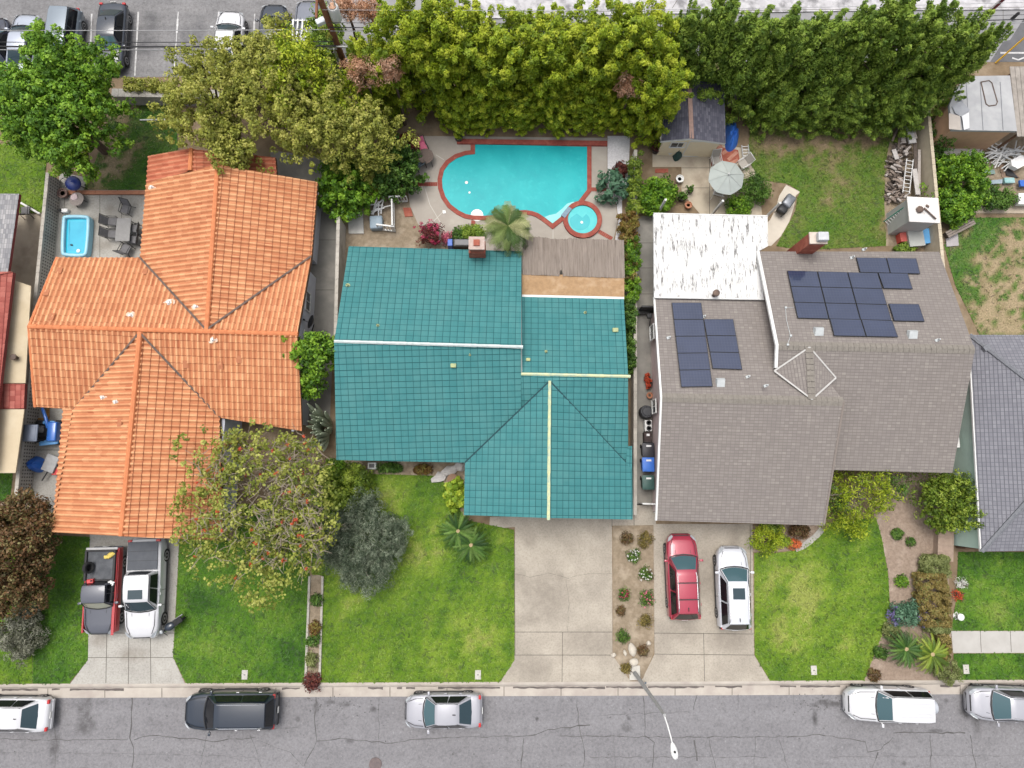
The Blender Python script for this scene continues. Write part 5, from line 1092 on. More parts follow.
# ================================================================== PLANTS
PAL = dict(
    yellow=[(.13, .20, .010), (.23, .32, .013), (.34, .42, .020), (.47, .52, .045)],
    dark=[(.085, .155, .020), (.155, .25, .028), (.24, .35, .042), (.33, .44, .07)],
    olive=[(.17, .195, .028), (.25, .275, .040), (.345, .36, .06), (.46, .45, .11)],
    bright=[(.055, .135, .012), (.10, .22, .014), (.16, .31, .018), (.25, .41, .035)],
    mid=[(.034, .085, .013), (.06, .14, .018), (.10, .20, .026), (.15, .26, .045)],
    grey=[(.055, .085, .048), (.105, .138, .085), (.17, .21, .14), (.27, .31, .22)],
    silver=[(.10, .105, .07), (.17, .175, .12), (.25, .255, .19), (.33, .33, .26)],
    brown=[(.075, .065, .02), (.10, .055, .022), (.17, .085, .036), (.22, .13, .06), (.19, .17, .06)],
    dead=[(.38, .19, .10), (.54, .31, .19), (.66, .43, .30)],
    mid2=[(.07, .12, .012), (.125, .20, .018), (.20, .28, .026), (.29, .36, .05)],
    lime=[(.16, .27, .02), (.28, .40, .03), (.42, .50, .05)],
    coral=[(.13, .17, .025), (.21, .25, .035), (.30, .33, .055), (.40, .41, .10)],
    hedgebrown=[(.10, .085, .022), (.17, .14, .035), (.25, .19, .05), (.32, .25, .08)],
    palehedge=[(.13, .16, .045), (.20, .23, .075), (.28, .31, .12)],
    magenta=[(.22, .015, .05), (.40, .03, .09), (.55, .08, .16)],
    pink=[(.60, .12, .20), (.70, .25, .32)], white=[(.70, .70, .66), (.78, .77, .74)], orange=[(.60, .12, .04), (.70, .25, .08)], red=[(.50, .05, .02), (.62, .12, .05)],
    lav=[(.12, .10, .24), (.19, .16, .34)], bluegreen=[(.05, .12, .07), (.09, .19, .11), (.15, .27, .17)],
    burgundy=[(.07, .018, .018), (.13, .035, .03), (.2, .06, .04)], russet=[(.15, .07, .02), (.21, .13, .03), (.22, .20, .04)])
M_leaf = leafmat('leaf'); M_bark = surf('bark', (.14, .10, .075), (.09, .065, .05), 6, .95, .1, bmp=.6); M_barkpale = surf('pale_bark', (.30, .26, .22), (.20, .17, .14), 6, .95, .1, bmp=.5)
def shell_clumps(c, rad, n, r, seed, inner=.25, low=-.35, jit=.08, rj=.35):
    """clump centres over the outside of an ellipsoid crown (and some inside)"""
    q = np.random.default_rng(seed); d = q.normal(size=(n*3, 3)); d /= np.linalg.norm(d, axis=1)[:, None]; d = d[d[:, 2] > low][:n]
    k = np.where(q.random(len(d)) < inner, .35+.45*q.random(len(d)), .90+(jit+.05)*q.normal(size=len(d)))
    lump = 1+.16*np.sin(d[:, 0]*5+seed)*np.cos(d[:, 1]*4.3+seed*2)+.10*np.sin(d[:, 2]*7+seed*3)
    p = d*(k*lump)[:, None]*np.array(rad)+np.array(c)
    rr = r*(1-rj+2*rj*q.random(len(d)))
    if r < .33: return np.concatenate([p, rr[:, None]], 1)
    sub = []                                                    # each big clump breaks up into three sprays
    for j in range(3): o = d*.5+q.normal(size=d.shape)*.55; sub.append(np.concatenate([p+o*(rr*.85)[:, None], (rr*(.50+.2*q.random(len(d))))[:, None]], 1))
    return np.concatenate(sub)
def limbs(mb, base, tips, r0, seed, kink=.3):
    q = random.Random(seed); base = Vector(base)
    for t in tips:
        t = Vector(t); m1 = base.lerp(t, .35)+Vector((q.uniform(-kink, kink), q.uniform(-kink, kink), q.uniform(0, kink))); m2 = base.lerp(t, .7)+Vector((q.uniform(-kink, kink), q.uniform(-kink, kink), q.uniform(0, kink)))
        mb.tube([base, m1, m2, t], [r0, r0*.7, r0*.45, r0*.15], 6)
def make_tree(name, label, cat, c, rad, pal, n=160, r=.5, per=60, leaf=.15, trunk=.14, group=None, seed=1, extra=(), aspect=.5, inner=.25, low=-.35, up=.3, bark=None, squash=(1, 1, 1), nl=7, ground=0.0, tint=.22, jit=.08, droop=0, kind='crown'):
    """c: crown centre (world), rad: crown radii"""
    root = thing(name, label, cat, (c[0], c[1], ground), group); o = np.array((c[0], c[1], ground))
    cl = shell_clumps(c, rad, n, r, seed, inner, low, jit); per = per if r < .33 else max(8, int(per*.42))
    parts = [leaves(cl-np.append(o, 0), per, leaf, PAL[pal], aspect, up, squash, seed, tint, droop=droop)]
    for (nm, cc, rr, nn, r2, pp, pl, lf) in extra:
        c2 = shell_clumps(cc, rr, nn, r2, seed+9, .3, -.4); parts.append(leaves(c2-np.append(o, 0), pp if r2 < .33 else max(8, int(pp*.42)), lf, PAL[pl], aspect, up, squash, seed+5, tint))
    link(kind, fastmesh(kind, *merge(parts), M_leaf), None, root)
    if trunk:
        mb = MB(); bz = max(ground+.1, c[2]-rad[2]*.55); b0 = Vector((c[0], c[1], ground-.05)); b1 = Vector((c[0]+.1, c[1]-.08, bz))
        mb.tube([b0, b0.lerp(b1, .5)+Vector((.05, .04, 0)), b1], [trunk*1.25, trunk, trunk*.8], 8)
        q = np.random.default_rng(seed+3); sel = cl[q.permutation(len(cl))[:nl]]
        limbs(mb, b1, [tuple(s[:3]) for s in sel], trunk*.55, seed); mb.build('trunk' if trunk > .05 else 'stem', bark or M_bark, root, smooth=60)
    return root
def bush(label, px, py, rm, h, pal, seed, name='bush', cat='bush', n=None, r=None, per=50, leaf=.12, ry=None, aspect=.5, group=None, extra=(), ground=.02, **kw):
    c = P(px, py, h*.5); rad = (rm, ry or rm, h*.52); n = n or int(30+55*rm*(ry or rm)); r = r or min(.32, .16+.12*rm)
    return make_tree(name, label, cat, (c.x, c.y, h*.48), rad, pal, n, r, per, leaf, .045, group, seed, extra, aspect, ground=ground, kind='foliage', nl=5, low=-.5, **kw)

# --- tall row behind the pool: yellow-green trees, crowns touching
def proto_tall(pal, seed, spiky=False):
    root = thing('hedge_tree', None, 'tree', (0, 0, 0)); q = np.random.default_rng(seed); hgt = 8.0; cl = []
    n = 92 if not spiky else 84
    for k in range(n):                                          # plumes: short sprays that stand off the crown, gaps between them
        f = .04+.95*((k+.5)/n)**.9; z = hgt*f
        prof = (1.0-.10*abs(f-.4) if f < .72 else math.sqrt(max(.03, 1-((f-.72)/.29)**2))) if not spiky else max(.16, 1.04-.80*f**1.7)
        a = k*2.39996+q.normal()*.35; inner = q.random() < .15; rr = 1.5*prof*(q.random()**.5*.6 if inner else .72+.36*q.random()); c = np.array((rr*math.cos(a), rr*math.sin(a), z))
        out = np.array((math.cos(a), math.sin(a), 0.0)); d = out*(.75 if not spiky else .42)*prof+np.array((0, 0, .75 if not spiky else 1.0))+q.normal(size=3)*(.30 if not spiky else .32); d /= np.linalg.norm(d)
        Lp = (.6+.7*q.random()) if not spiky else (.75+.95*q.random()*(1.2 if f > .6 else .7)); m = 5 if not spiky else 7
        for j in range(m):
            t = j/(m-1); rad = (.34*(1-.45*t) if not spiky else .33*(1-.75*t)+.03)*(.7+.55*q.random()); o = q.normal(size=3)*(.16 if not spiky else .05)*(1-t*.5); cl.append((*(c+d*Lp*(t-.35)+o), rad))
    core = []
    for k in range(60): a = q.random()*6.28; z = hgt*(.05+.8*q.random()); r0 = .85*q.random(); core.append((r0*math.cos(a), r0*math.sin(a), z, .4))
    V = merge([leaves(np.array(cl), 62 if not spiky else 50, .165 if not spiky else .15, PAL[pal], .42 if not spiky else .40, .62, (1, 1, 1.15 if not spiky else 1.4), seed, .09, .35, droop=-.3 if not spiky else -.9), leaves(np.array(core), 24, .3, PAL[pal][:3], .5, .3, (1, 1, 1.2), seed+2, .15, .4)])
    link('crown', fastmesh('crown', *V, M_leaf), None, root)
    mb = MB(); mb.tube([(0, 0, -.05), (.06, .03, 2.2), (0, -.05, 4.6), (.05, 0, 6.8)], [.16, .13, .08, .03], 8)
    for k in range(12): aa = k*2.4; zz = 1.2+k*.42; mb.tube([(0, 0, zz), (.6*math.cos(aa), .6*math.sin(aa), zz+.5), (1.15*math.cos(aa), 1.15*math.sin(aa), zz+.9)], [.05, .035, .012], 5)
    mb.build('trunk', M_bark, root, smooth=60); return root
GA, GB = 'yellow-green trees in the row behind the pool', 'dark green upright trees in the back row'
yel = [proto_tall('yellow', s) for s in (3, 17, 29)]; drk = [proto_tall('dark', s, True) for s in (5, 19)]
ORD = ['first', 'second', 'third', 'fourth', 'fifth', 'sixth', 'seventh', 'eighth', 'ninth', 'tenth', 'eleventh', 'twelfth', 'thirteenth']
used = set()
def plant_copy(pool, i, loc, sc, rz, label, group):
    p = pool[i % len(pool)]
    o = p if id(p) not in used else copy_tree(p); used.add(id(p))
    o.location = loc; o.scale = sc; o.rotation_euler = (0, 0, rz); tag(o, label, 'tree', group); return o
rn = random.Random(21)
spots = [(372, 60, 6.6, .85), (402, 28, 8.9, 1), (438, 20, 9.0, 1.05), (475, 44, 8.0, 1.05), (512, 46, 7.8, 1.05), (548, 38, 7.9, 1.05), (584, 44, 7.8, 1.05), (618, 30, 8.5, 1.05), (646, 34, 8.6, 1.05), (664, 66, 7.4, .85)]
for i, (px, py, h, w) in enumerate(spots):
    t = P(px, py, h*.86); y = max(23.1, min(24.2, t.y+.35+rn.uniform(-.2, .2)))
    if i == 9: y = 22.3
    plant_copy(yel, i, (t.x, y, 0), (w, w, h/8), rn.uniform(0, 6.28), '%s yellow-green tree from the left in the row behind the pool' % ORD[i], GA)
low = [(452, 123), (486, 128), (520, 126), (552, 127), (584, 127), (614, 124)]
for i, (px, py) in enumerate(low):                              # a lower front rank fills the row down to the deck
    t = P(px, py, 2.2); bsh = plant_copy(yel, i+1, (t.x, 22.82+.1*(i % 2), 0), (.75, .52, .44), rn.uniform(0, 6.28), '%s of the short leafy trees at the pool deck edge, counted from the left' % ORD[i], 'short leafy trees along the pool edge')
spots = [(690, 30, 8.0, .85), (722, 22, 8.8, 1), (756, 38, 8.2, 1.05), (790, 38, 8.4, 1.05), (826, 40, 8.2, 1.05), (862, 34, 8.5, 1.05), (898, 22, 9.2, 1.1), (930, 20, 9.0, 1.05), (962, 34, 8.4, 1.0), (986, 42, 8.0, .80)]
for i, (px, py, h, w) in enumerate(spots):
    t = P(px, py, h*.90); y = max(23.6, min(24.8, t.y+.4))
    if i > 6: y -= .5
    plant_copy(drk, i, (t.x, y, 0), (w, w, h/8), rn.uniform(0, 6.28), '%s dark green upright tree from the left in the back row' % ORD[i], GB)
for i, (px, py) in enumerate([(782, 108), (815, 112), (850, 108), (888, 108), (915, 100)]):
    t = P(px, py, 2.6); plant_copy(drk, i, (t.x, 23.1-.15*(i % 2), 0), (.85, .70, .52), rn.uniform(0, 6.28), '%s of the short dark trees at the dry lawn edge, counted from the left' % ORD[i], 'short dark trees along the dry lawn')
# dead brown sprays among the living crowns
for lab, px, py, z, rm, hz, pal in (('brown dried-out conifer among the green trees near the utility pole', 364, 76, 7.4, .85, 1.5, 'dead'), ('rusty dead treetop beside the brown conifer left of the pool row', 391, 72, 7.8, .5, 1.1, 'dead'), ('rust-brown dead treetop above the right end of the pool', 629, 88, 6.9, .62, .9, 'dead'), ('pale brown bare tree crown in front of the alley', 369, 12, 3.0, .8, 1.0, 'dead'), ('small dry brown tree crown behind the utility pole', 346, 10, 3.0, .8, 1.0, 'dead')):
    z = z if z < 4 else 42-(22.5 if px > 500 else 22.8)/(P(px, py, 0).y/42); c = P(px, py, z); make_tree('dead_tree', lab, 'tree', (c.x, c.y, z), (rm, rm*.7, hz), pal, 60, .26, 40, .2, .09, 'dead brown treetops', int(px), aspect=.22, jit=.15)
# --- single trees
c = P(60, 112, 4.6); make_tree('leafy_tree', 'large bright green leafy tree beside the parked cars', 'tree', (c.x, c.y-.1, 4.3), (2.85, 2.9, 2.6), 'bright', 560, .40, 88, .175, .22, seed=41, tint=.16, up=.5, aspect=.6, low=-.25, jit=.06,
    extra=[('a', tuple(P(38, 36, 5.6)), (.35, 1.0, .5), 14, .28, 70, 'bright', .17), ('b', tuple(P(95, 66, 5.6)), (1.5, .9, 1.0), 40, .34, 80, 'bright', .17), ('c', tuple(P(52, 55, 6)), (1.6, .9, 1.0), 40, .34, 80, 'bright', .17)])
c = P(0, 75, 4.0); make_tree('leafy_tree', 'small leafy tree at the frame corner below the navy car', 'tree', (c.x-.6, c.y, 3.5), (1.0, 1.1, 1.4), 'bright', 50, .4, 60, .17, .10, seed=43, aspect=.6)
GO = 'olive-coloured trees behind the orange roof'
for lab, px, py, z, rad, s, n in (('olive-green tree standing nearest the white parked car, lowest over the lawn', 208, 100, 4.6, (2.0, 2.6, 2.3), 51, 150), ('large olive-green tree behind the black parked car', 268, 78, 5.0, (2.6, 2.7, 2.5), 52, 210), ('olive-green tree over the narrow side alley, nearest the brown conifer', 314, 118, 4.6, (1.8, 2.2, 2.0), 53, 140), ('small olive-green tree overhanging the back eave of the orange roof', 232, 146, 4.2, (1.1, 1.1, 1.3), 54, 55), ('olive-green tree behind the bright bush near the white railing', 362, 136, 4.0, (1.9, 1.4, 1.7), 55, 110)):
    c = P(px, py, z); make_tree('olive_tree', lab, 'tree', (c.x, c.y, z-.2), rad, 'olive', int(n*1.3), .38, 84, .145, .16, GO, s, aspect=.6, tint=.2, inner=.2, jit=.14, up=.5, bark=M_bark)
c = P(300, 78, 5.5); make_tree('leafy_tree', 'fresh green tree between the olive tree and the brown conifer', 'tree', tuple(c), (1.5, 1.7, 2.0), 'yellow', 80, .5, 60, .18, .12, seed=57, aspect=.5,
    extra=[('a', tuple(P(316, 72, 4.0)), (1.0, 1.0, 1.2), 40, .34, 50, 'mid', .2), ('b', tuple(P(340, 105, 4)), (1.3, 1.2, 1.6), 50, .4, 50, 'yellow', .17)])
c = P(326, 42, 2.6); make_tree('leafy_tree', 'dark green tree low beside the grey pickup and the utility pole', 'tree', tuple(c), (.8, 1.3, 1.6), 'dark', 70, .38, 50, .19, .12, seed=58)
bush('bright green broad-leaved bush between the side alley wall and the railing', 346, 188, 1.45, 2.6, 'bright', 61, leaf=.19, per=60, aspect=.65, r=.36)
bush('deep green leafy bush at the left edge of the pool deck', 394, 170, 1.35, 2.5, 'mid', 62, leaf=.17, per=60, aspect=.65, r=.34)
bush('yellowish leafy shrub between the two bushes left of the pool', 374, 182, .65, 2.0, 'olive', 63, leaf=.16)
bush('dark purple-green shrub in the shade left of the pool chairs', 403, 146, .9, 2.0, 'burgundy', 64, leaf=.14, ry=.6)
# coral tree: wide open crown with bare grey limbs and red flowers
c = P(258, 508, 4.2); gb = (c.x+.2, c.y, 0)
root = thing('coral_tree', 'sparse spreading tree with tangled bare branches and red flowers beside the orange roof', 'tree', gb); rn = random.Random(77); mb = MB(); tips = []
def grow(p, d, L, r, lev):
    q = p+d*L; m = p.lerp(q, .5)+Vector((rn.uniform(-.12, .12), rn.uniform(-.12, .12), rn.uniform(-.05, .15)))*L
    if lev > 2 and ((q.x-c.x)/4.35)**2+((q.y-c.y)/4.7)**2 > 1.0 or (lev > 2 and q.x < c.x-2.2 and q.z < 4.4): return
    mb.tube([p, m, q], [r, r*.8, r*.62], 6 if lev < 3 else 4, cap=False)
    if lev > 2:
        for _ in range(1): e_ = q+Vector((rn.uniform(-1, 1), rn.uniform(-1, 1), rn.uniform(.0, .6)))*.75; mb.tube([m if _ else q, m.lerp(e_, .5)+Vector((0, 0, .06)), e_], [.022, .018, .010], 4, cap=False)
    if lev >= 5 or (lev >= 4 and rn.random() < .25): tips.append(q); return
    for k in range(3 if lev < 3 else rn.choice((2, 3))):
        a = rn.uniform(0, 6.28); nd = (d*rn.uniform(.35, .8)+Vector((math.cos(a), math.sin(a), rn.uniform(-.15, .55)))*rn.uniform(.7, 1.0)).normalized()
        nd.z = max(nd.z, -.05) if lev > 1 else max(nd.z, .2)
        grow(q, nd.normalized(), L*rn.uniform(.66, .86), r*.60, lev+1)
    if lev > 1: tips.append(q)
b0 = Vector(gb)
for k in range(4): a = k*1.57+.4; grow(b0+Vector((0, 0, .9)), Vector((math.cos(a)*.75, math.sin(a)*.75, .8)).normalized(), 2.0, .12, 0)
mb.tube([b0+Vector((0, 0, -.05)), b0+Vector((.05, 0, .5)), b0+Vector((0, 0, 1.0))], [.26, .2, .17], 10)
tips = [t for t in tips if ((t.x-c.x)/4.4)**2+((t.y-c.y)/4.7)**2 < 1.0 and t.z < 6.4]
mb.build('trunk', surf('grey_twig', (.30, .255, .20), (.21, .175, .135), 5, .95, .1), root, smooth=60)
tp = np.array([(t.x, t.y, t.z) for t in tips]); q = np.random.default_rng(5)
keep = q.random(len(tp)) < np.where((tp[:, 1] < c.y-1) | (tp[:, 0] < c.x-2.2) | (tp[:, 1] > c.y+3), .85, .45); tp = tp[keep]
k2 = q.integers(0, len(tp), 150); ang = q.random(240)*6.28
rim = np.stack([c.x+4.5*np.sqrt(q.random(240))*np.cos(ang), c.y-.3+4.9*np.sqrt(q.random(240))*np.sin(ang), 3.7+1.2*q.random(240)], 1)
tp2 = tp[q.random(len(tp)) < min(.9, 760/len(tp))]-np.array((0, 0, .25)); cl = np.concatenate([np.concatenate([tp2, .22+.14*q.random((len(tp2), 1))], 1), np.concatenate([rim, .24+.14*q.random((240, 1))], 1)])
ov = np.array([[*P(q.uniform(172, 240), q.uniform(428, 540), 5.0), q.uniform(.18, .34)] for _ in range(52)]); an_ = q.random(150)*6.28; ra_ = np.sqrt(q.random(150)); mid_ = np.stack([c.x+.2+4.0*ra_*np.cos(an_), c.y-.2+4.5*ra_*np.sin(an_), 4.6+.9*q.random(150), .20+.16*q.random(150)], 1); cl = np.concatenate([cl, ov, mid_])
o = np.array(gb+(0,)); V = leaves(cl-o, 17, .16, PAL['coral'], .8, .5, (1, 1, .6), 5, .3, .3); link('crown', fastmesh('crown', *V, M_leaf), None, root)
fl = tp[q.permutation(len(tp))[:60]]+np.array((0, 0, .40)); 
for i_, f_ in enumerate(fl): V = leaves(np.array([[*f_, .12]])-o, 12, .15, PAL['red'], .3, .2, (1, 1, 1), 6+i_, .3, .2); link('flower', fastmesh('flower', *V, M_leaf), None, root)
print('coral', len(tips), len(cl))
# small trees / shrubs round the houses
c = P(319, 350, 3.6); make_tree('leafy_tree', 'small bright green tree between the orange and teal roofs, above the cactus', 'tree', tuple(c), (1.5, .75, .9), 'bright', 60, .34, 60, .18, .08, seed=71, aspect=.6)
c = P(311, 381, 2.6); make_tree('leafy_tree', 'smaller bright green tree just below its twin between the two roofs', 'tree', tuple(c), (.75, .8, .8), 'bright', 40, .32, 55, .17, .07, seed=72, aspect=.6)
# columnar cactus clump: pale curved arms
p = P(327, 428, 0); root = thing('cactus', 'grey-green cactus clump with curved arms beside the teal house wall', 'cactus', p); rn = random.Random(6)
for k in range(44):
    a = rn.uniform(0, 6.28); r1 = rn.uniform(.15, 1.0); h = rn.uniform(1.6, 2.9); mb = MB(); bx = Vector((p.x+.25*math.cos(a), p.y+.3*math.sin(a)*1.5, 0))
    e = Vector((p.x+r1*math.cos(a)*.75, p.y+r1*math.sin(a)*1.6, h)); mid = bx.lerp(e, .5)+Vector((0, 0, -.25)); mb.tube([bx, mid, e.lerp(mid, .3), e], [.09, .11, .10, .03], 7)
    mb.build('arm', surf('cactus_skin', (.24, .29, .20), (.34, .38, .28), 4, .7, .3), root, smooth=60)
bush('feathery green bush beside the grey shrub on the lawn corner', 346, 485, 1.4, 2.1, 'mid2', 81, leaf=.13, per=80, aspect=.5, ry=1.25)
bush('green bush tucked under the teal eave beside the feathery one', 336, 470, .6, 1.4, 'bright', 82, leaf=.13)
# grey weeping shrub: strands of fine needles
c = P(365, 545, 1.3); root = make_tree('weeping_shrub', 'large grey-green needle shrub spilling over the front lawn', 'shrub', (c.x, c.y, 1.1), (2.15, 2.15, 1.2), 'grey', 330, .40, 110, .20, .10, None, 83, aspect=.13, up=.35, low=-.3, bark=M_barkpale, tint=.3, droop=.5, kind='foliage', inner=.3,
    extra=[('a', (c.x-1.5, c.y+.9, 1.3), (.8, .8, .7), 24, .35, 60, 'silver', .2)])
bush('lime yellow shrub against the corner of the teal house', 455, 493, .55, 1.1, 'lime', 84, leaf=.24, per=34, aspect=.6, ry=.85)
PAL['sago'] = [(.025, .07, .012), (.045, .11, .018), (.075, .16, .024), (.12, .21, .04)]
def cycad(label, px, py, h, r, n, seed, pal, group=None, name='sago_palm', cat='palm', trunk=.18, segs=7, core=True, lift=.55, sag=.5, wdt=.036):
    """palm crown: arching fronds with real leaflets"""
    q = random.Random(seed); c = P(px, py, h); root = thing(name, label, cat, (c.x, c.y, .02), group); Vs = []; Fs = []; Cs = []; pa = PAL[pal]
    for k in range(n):
        a = k*2.39996+q.uniform(-.12, .12); ly = k/n; el = lift*(1.35-1.5*ly); L = r*(.7+.35*q.random())*(.75+.35*ly); base = Vector((0, 0, h-.02)); pts = []
        for j in range(segs+1):
            t = j/segs; rr = L*t*(1-.10*t); z = h+L*(math.sin(max(-.4, el))*t-sag*t*t); pts.append(Vector((rr*math.cos(a), rr*math.sin(a), max(.08, z))))
        col = np.array(pa[min(len(pa)-1, int(q.random()*len(pa)))])*(.8+.4*q.random())
        side = Vector((-math.sin(a), math.cos(a), 0))
        for j in range(segs):
            for s in (-1, 1):
                for f in (.0, .33, .66):
                    p = pts[j].lerp(pts[j+1], f); d = (pts[j+1]-pts[j]).normalized(); ln = wdt*r*(1.25-.9*abs((j+f)/segs-.35))*2.1; tip = p+(side*s*.8+d*.75).normalized()*ln-Vector((0, 0, ln*.18)); w = d*.026*r+Vector((0, 0, .004))
                    b = len(Vs); Vs += [p-w*.6, p+w*.6, tip+w*.25, tip-w*.25]; Fs.append((b, b+1, b+2, b+3)); Cs.append(col*(.85+.3*q.random()))
    me = fastmesh('frond', np.array([tuple(v) for v in Vs]), np.array(Fs), np.array(Cs), M_leaf); link('crown', me, None, root)
    mb = MB(); mb.tube([(c.x, c.y, 0), (c.x+.02, c.y, h*.5), (c.x, c.y, h-.02)], [trunk*1.15, trunk, trunk*.9], 10); mb.build('trunk', M_bark, root, smooth=60)
    if core: mb = MB(); mb.blob((c.x, c.y, h+.02), (trunk*.75, trunk*.75, .10), .15, seed); mb.build('cone', surf('palm_heart', (.42, .33, .19), (.30, .22, .12), 8, .9), root)
    return root
cycad('dark sago palm by the teal house corner, the upper of two', 458, 531, .95, 1.55, 60, 1, 'sago', 'sago palms by the teal house')
cycad('dark sago palm by the teal house entry path, the lower of two', 471, 545, .9, 1.5, 60, 2, 'sago', 'sago palms by the teal house')
cycad('sago palm in the mulch bed near the lavender-flowered plant', 906, 649, .95, 1.4, 60, 3, 'sago', 'sago palms in the mulch bed')
cycad('green sago palm against the clipped ball shrub by the kerb', 932, 654, .95, 1.45, 60, 4, 'mid2', 'sago palms in the mulch bed')
PAL['palm'] = [(.06, .11, .025), (.11, .17, .04), (.18, .24, .07), (.30, .31, .14)]
cycad('tall fan palm with yellow-green fronds standing behind the teal roof', 508, 226, 3.9, 1.9, 46, 5, 'palm', name='palm_tree', trunk=.20, lift=.9, sag=.75, wdt=.085, core=False)
# bougainvillea and pot flowers at the back eave
bush('magenta flowering bougainvillea between pool deck and teal roof', 431, 236, .72, 1.4, 'burgundy', 91, leaf=.12, per=30, extra=[('f', tuple(P(431, 233, 1.1)), (.85, .7, .55), 34, .14, 22, 'magenta', .11)], ry=.7)
bush('small pink flower clump beside the bougainvillea', 447, 238, .32, .7, 'pink', 92, leaf=.10, per=26)
bush('dark green low shrub between the chimney and the pool', 471, 233, .75, .7, 'dark', 93, leaf=.14, ry=.4)
bush('small green pot plant left of the chimney by the pool', 458, 237, .35, .7, 'mid', 94, leaf=.12)
bush('large-leaved dark blue-green shrub on the white gravel', 613, 187, .95, 1.3, 'bluegreen', 95, leaf=.36, per=14, aspect=.5, ry=1.2, n=34)
bush('dark red leafy plant at the hedge end of the white gravel', 621, 169, .42, .8, 'burgundy', 96, leaf=.18, per=20)
bush('round bright green shrub behind the white patio roof', 655, 197, 1.15, 1.5, 'bright', 97, leaf=.15, per=60, aspect=.6)
bush('shaggy green shrub beside the grey umbrella', 752, 190, .95, 1.3, 'mid', 98, leaf=.15, per=50, ry=1.1, aspect=.3)
bush('green shrub behind the pink flowered fence end of the patio roof', 738, 207, .7, .9, 'bright', 99, leaf=.13)
# clipped narrow hedge between the teal and the grey house
a = P(634, 152, 1.6); b = P(628.5, 372, 1.2); root = thing('clipped_hedge', 'long narrow hedge between the pool yard and the side path', 'hedge', (a.x, (a.y+b.y)/2, 0)); o = np.array((a.x, (a.y+b.y)/2, 0, 0)); q = np.random.default_rng(4); parts = []
for (p0, p1, pal, w, zt, n) in (((636, 152), (634, 212), 'mid2', .38, 2.0, 90), ((629, 212), (630, 240), 'russet', .62, 1.9, 75), ((631.5, 236), (631, 288), 'hedgebrown', .62, 1.9, 50), ((631.5, 238), (631.5, 300), 'bright', .58, 1.9, 120), ((631.5, 298), (631, 332), 'mid', .42, 1.8, 70), ((631, 332), (631, 372), 'mid', .20, 1.7, 50)):
    A, B = P(*p0, zt*.8), P(*p1, zt*.8); t = q.random(n); cl = np.stack([A.x+(B.x-A.x)*t+q.uniform(-w, w, n)*.8, A.y+(B.y-A.y)*t, zt*(.25+.70*q.random(n)), np.full(n, .22)], 1); parts.append(leaves(cl-o, 60, .12, PAL[pal], .6, .35, (1, 1, 1), int(p0[1]), .3, .4))
link('foliage', fastmesh('foliage', *merge(parts), M_leaf), None, root)
mb = MB()
for k in range(9): yy = a.y+(b.y-a.y)*(k+.5)/9; mb.tube([(a.x-.05*k/9*8, yy, 0), (a.x-.04*k, yy+.05, 1.3)], [.05, .02], 6)
mb.build('stem', M_bark, root)
# ivy hedge on the lot wall behind the left lawn
a, b = P(124, 84, 1.3), P(174, 83, 1.3); root = thing('ivy_hedge', 'low ivy hedge running along the wall below the parking stalls', 'hedge', (a.x, a.y, 0)); n = 80; t = q.random(n)
cl = np.stack([a.x+(b.x-a.x)*t, a.y+q.uniform(-.3, .3, n), .9+.45*q.random(n), np.full(n, .22)], 1); link('foliage', fastmesh('foliage', *leaves(cl-np.array((a.x, a.y, 0, 0)), 45, .13, PAL['olive'], .6, .3, (1, 1, 1), 8, .3), M_leaf), None, root)
# left frame edge
c = P(18, 553, 2.6); make_tree('maple_tree', 'dense brown-red leaved tree at the frame edge beside the lawn', 'tree', tuple(c), (1.9, 3.05, 2.1), 'brown', 620, .31, 46, .15, .16, seed=101, tint=.25, aspect=.65)
bush('grey sage bush at the lawn edge below the brown-red tree', 23, 632, 1.3, 1.3, 'silver', 102, leaf=.13, per=70, ry=1.4, aspect=.35, r=.28)
# grey house front garden
c = P(858, 494, 1.6); make_tree('open_shrub', 'airy light green shrub under the eave beside the mulch bed', 'shrub', tuple(c), (2.2, 1.5, 1.2), 'yellow', 110, .40, 34, .17, .07, None, 111, aspect=.28, kind='foliage', inner=.4, bark=M_barkpale, nl=26, jit=.18,
    extra=[('a', tuple(P(848, 525, .9)), (1.3, .8, .5), 34, .32, 40, 'yellow', .16), ('b', tuple(P(895, 486, 1.2)), (.7, .7, .6), 20, .3, 40, 'mid', .16), ('c', tuple(P(835, 500, 1.1)), (.8, 1.0, .7), 26, .3, 40, 'mid', .16)])
c = P(947, 502, 1.5); make_tree('round_tree', 'rounded dense green tree beside the pale green wall', 'tree', tuple(c), (1.25, 1.5, 1.3), 'mid2', 150, .34, 80, .14, .10, None, 112, aspect=.55, kind='crown')
bush('round yellow-tipped bush at the corner of the two-car driveway', 768, 540, .88, 1.1, 'yellow', 113, leaf=.11, per=60, ry=.75)
bush('dark green shrub under the grey eave near the orange flowers', 770, 528, .55, .8, 'dark', 114, leaf=.11, ry=.35)
bush('brownish shrub in the entry bed beneath the grey eave', 800, 531, .55, .6, 'brown', 115, leaf=.11, ry=.35)
bush('orange flower clump at the edge of the entry bed', 794, 544, .32, .45, 'orange', 116, leaf=.10, per=26, ry=.25)
bush('yellow flower clump beside the orange ones in the entry bed', 785, 542, .32, .45, 'lime', 117, leaf=.10, per=26, ry=.25)
bush('lavender-flowered bluish plant in the mulch bed', 905, 615, .80, .8, 'bluegreen', 118, leaf=.14, per=46, ry=.62, extra=[('f', tuple(P(894, 617, .5)), (.35, .5, .3), 14, .14, 26, 'lav', .10), ('g', tuple(P(922, 619, .5)), (.3, .45, .3), 14, .14, 26, 'lav', .10)])
bush('small light green plant between the lavender and a sago palm', 891, 632, .45, .4, 'palehedge', 119, leaf=.10)
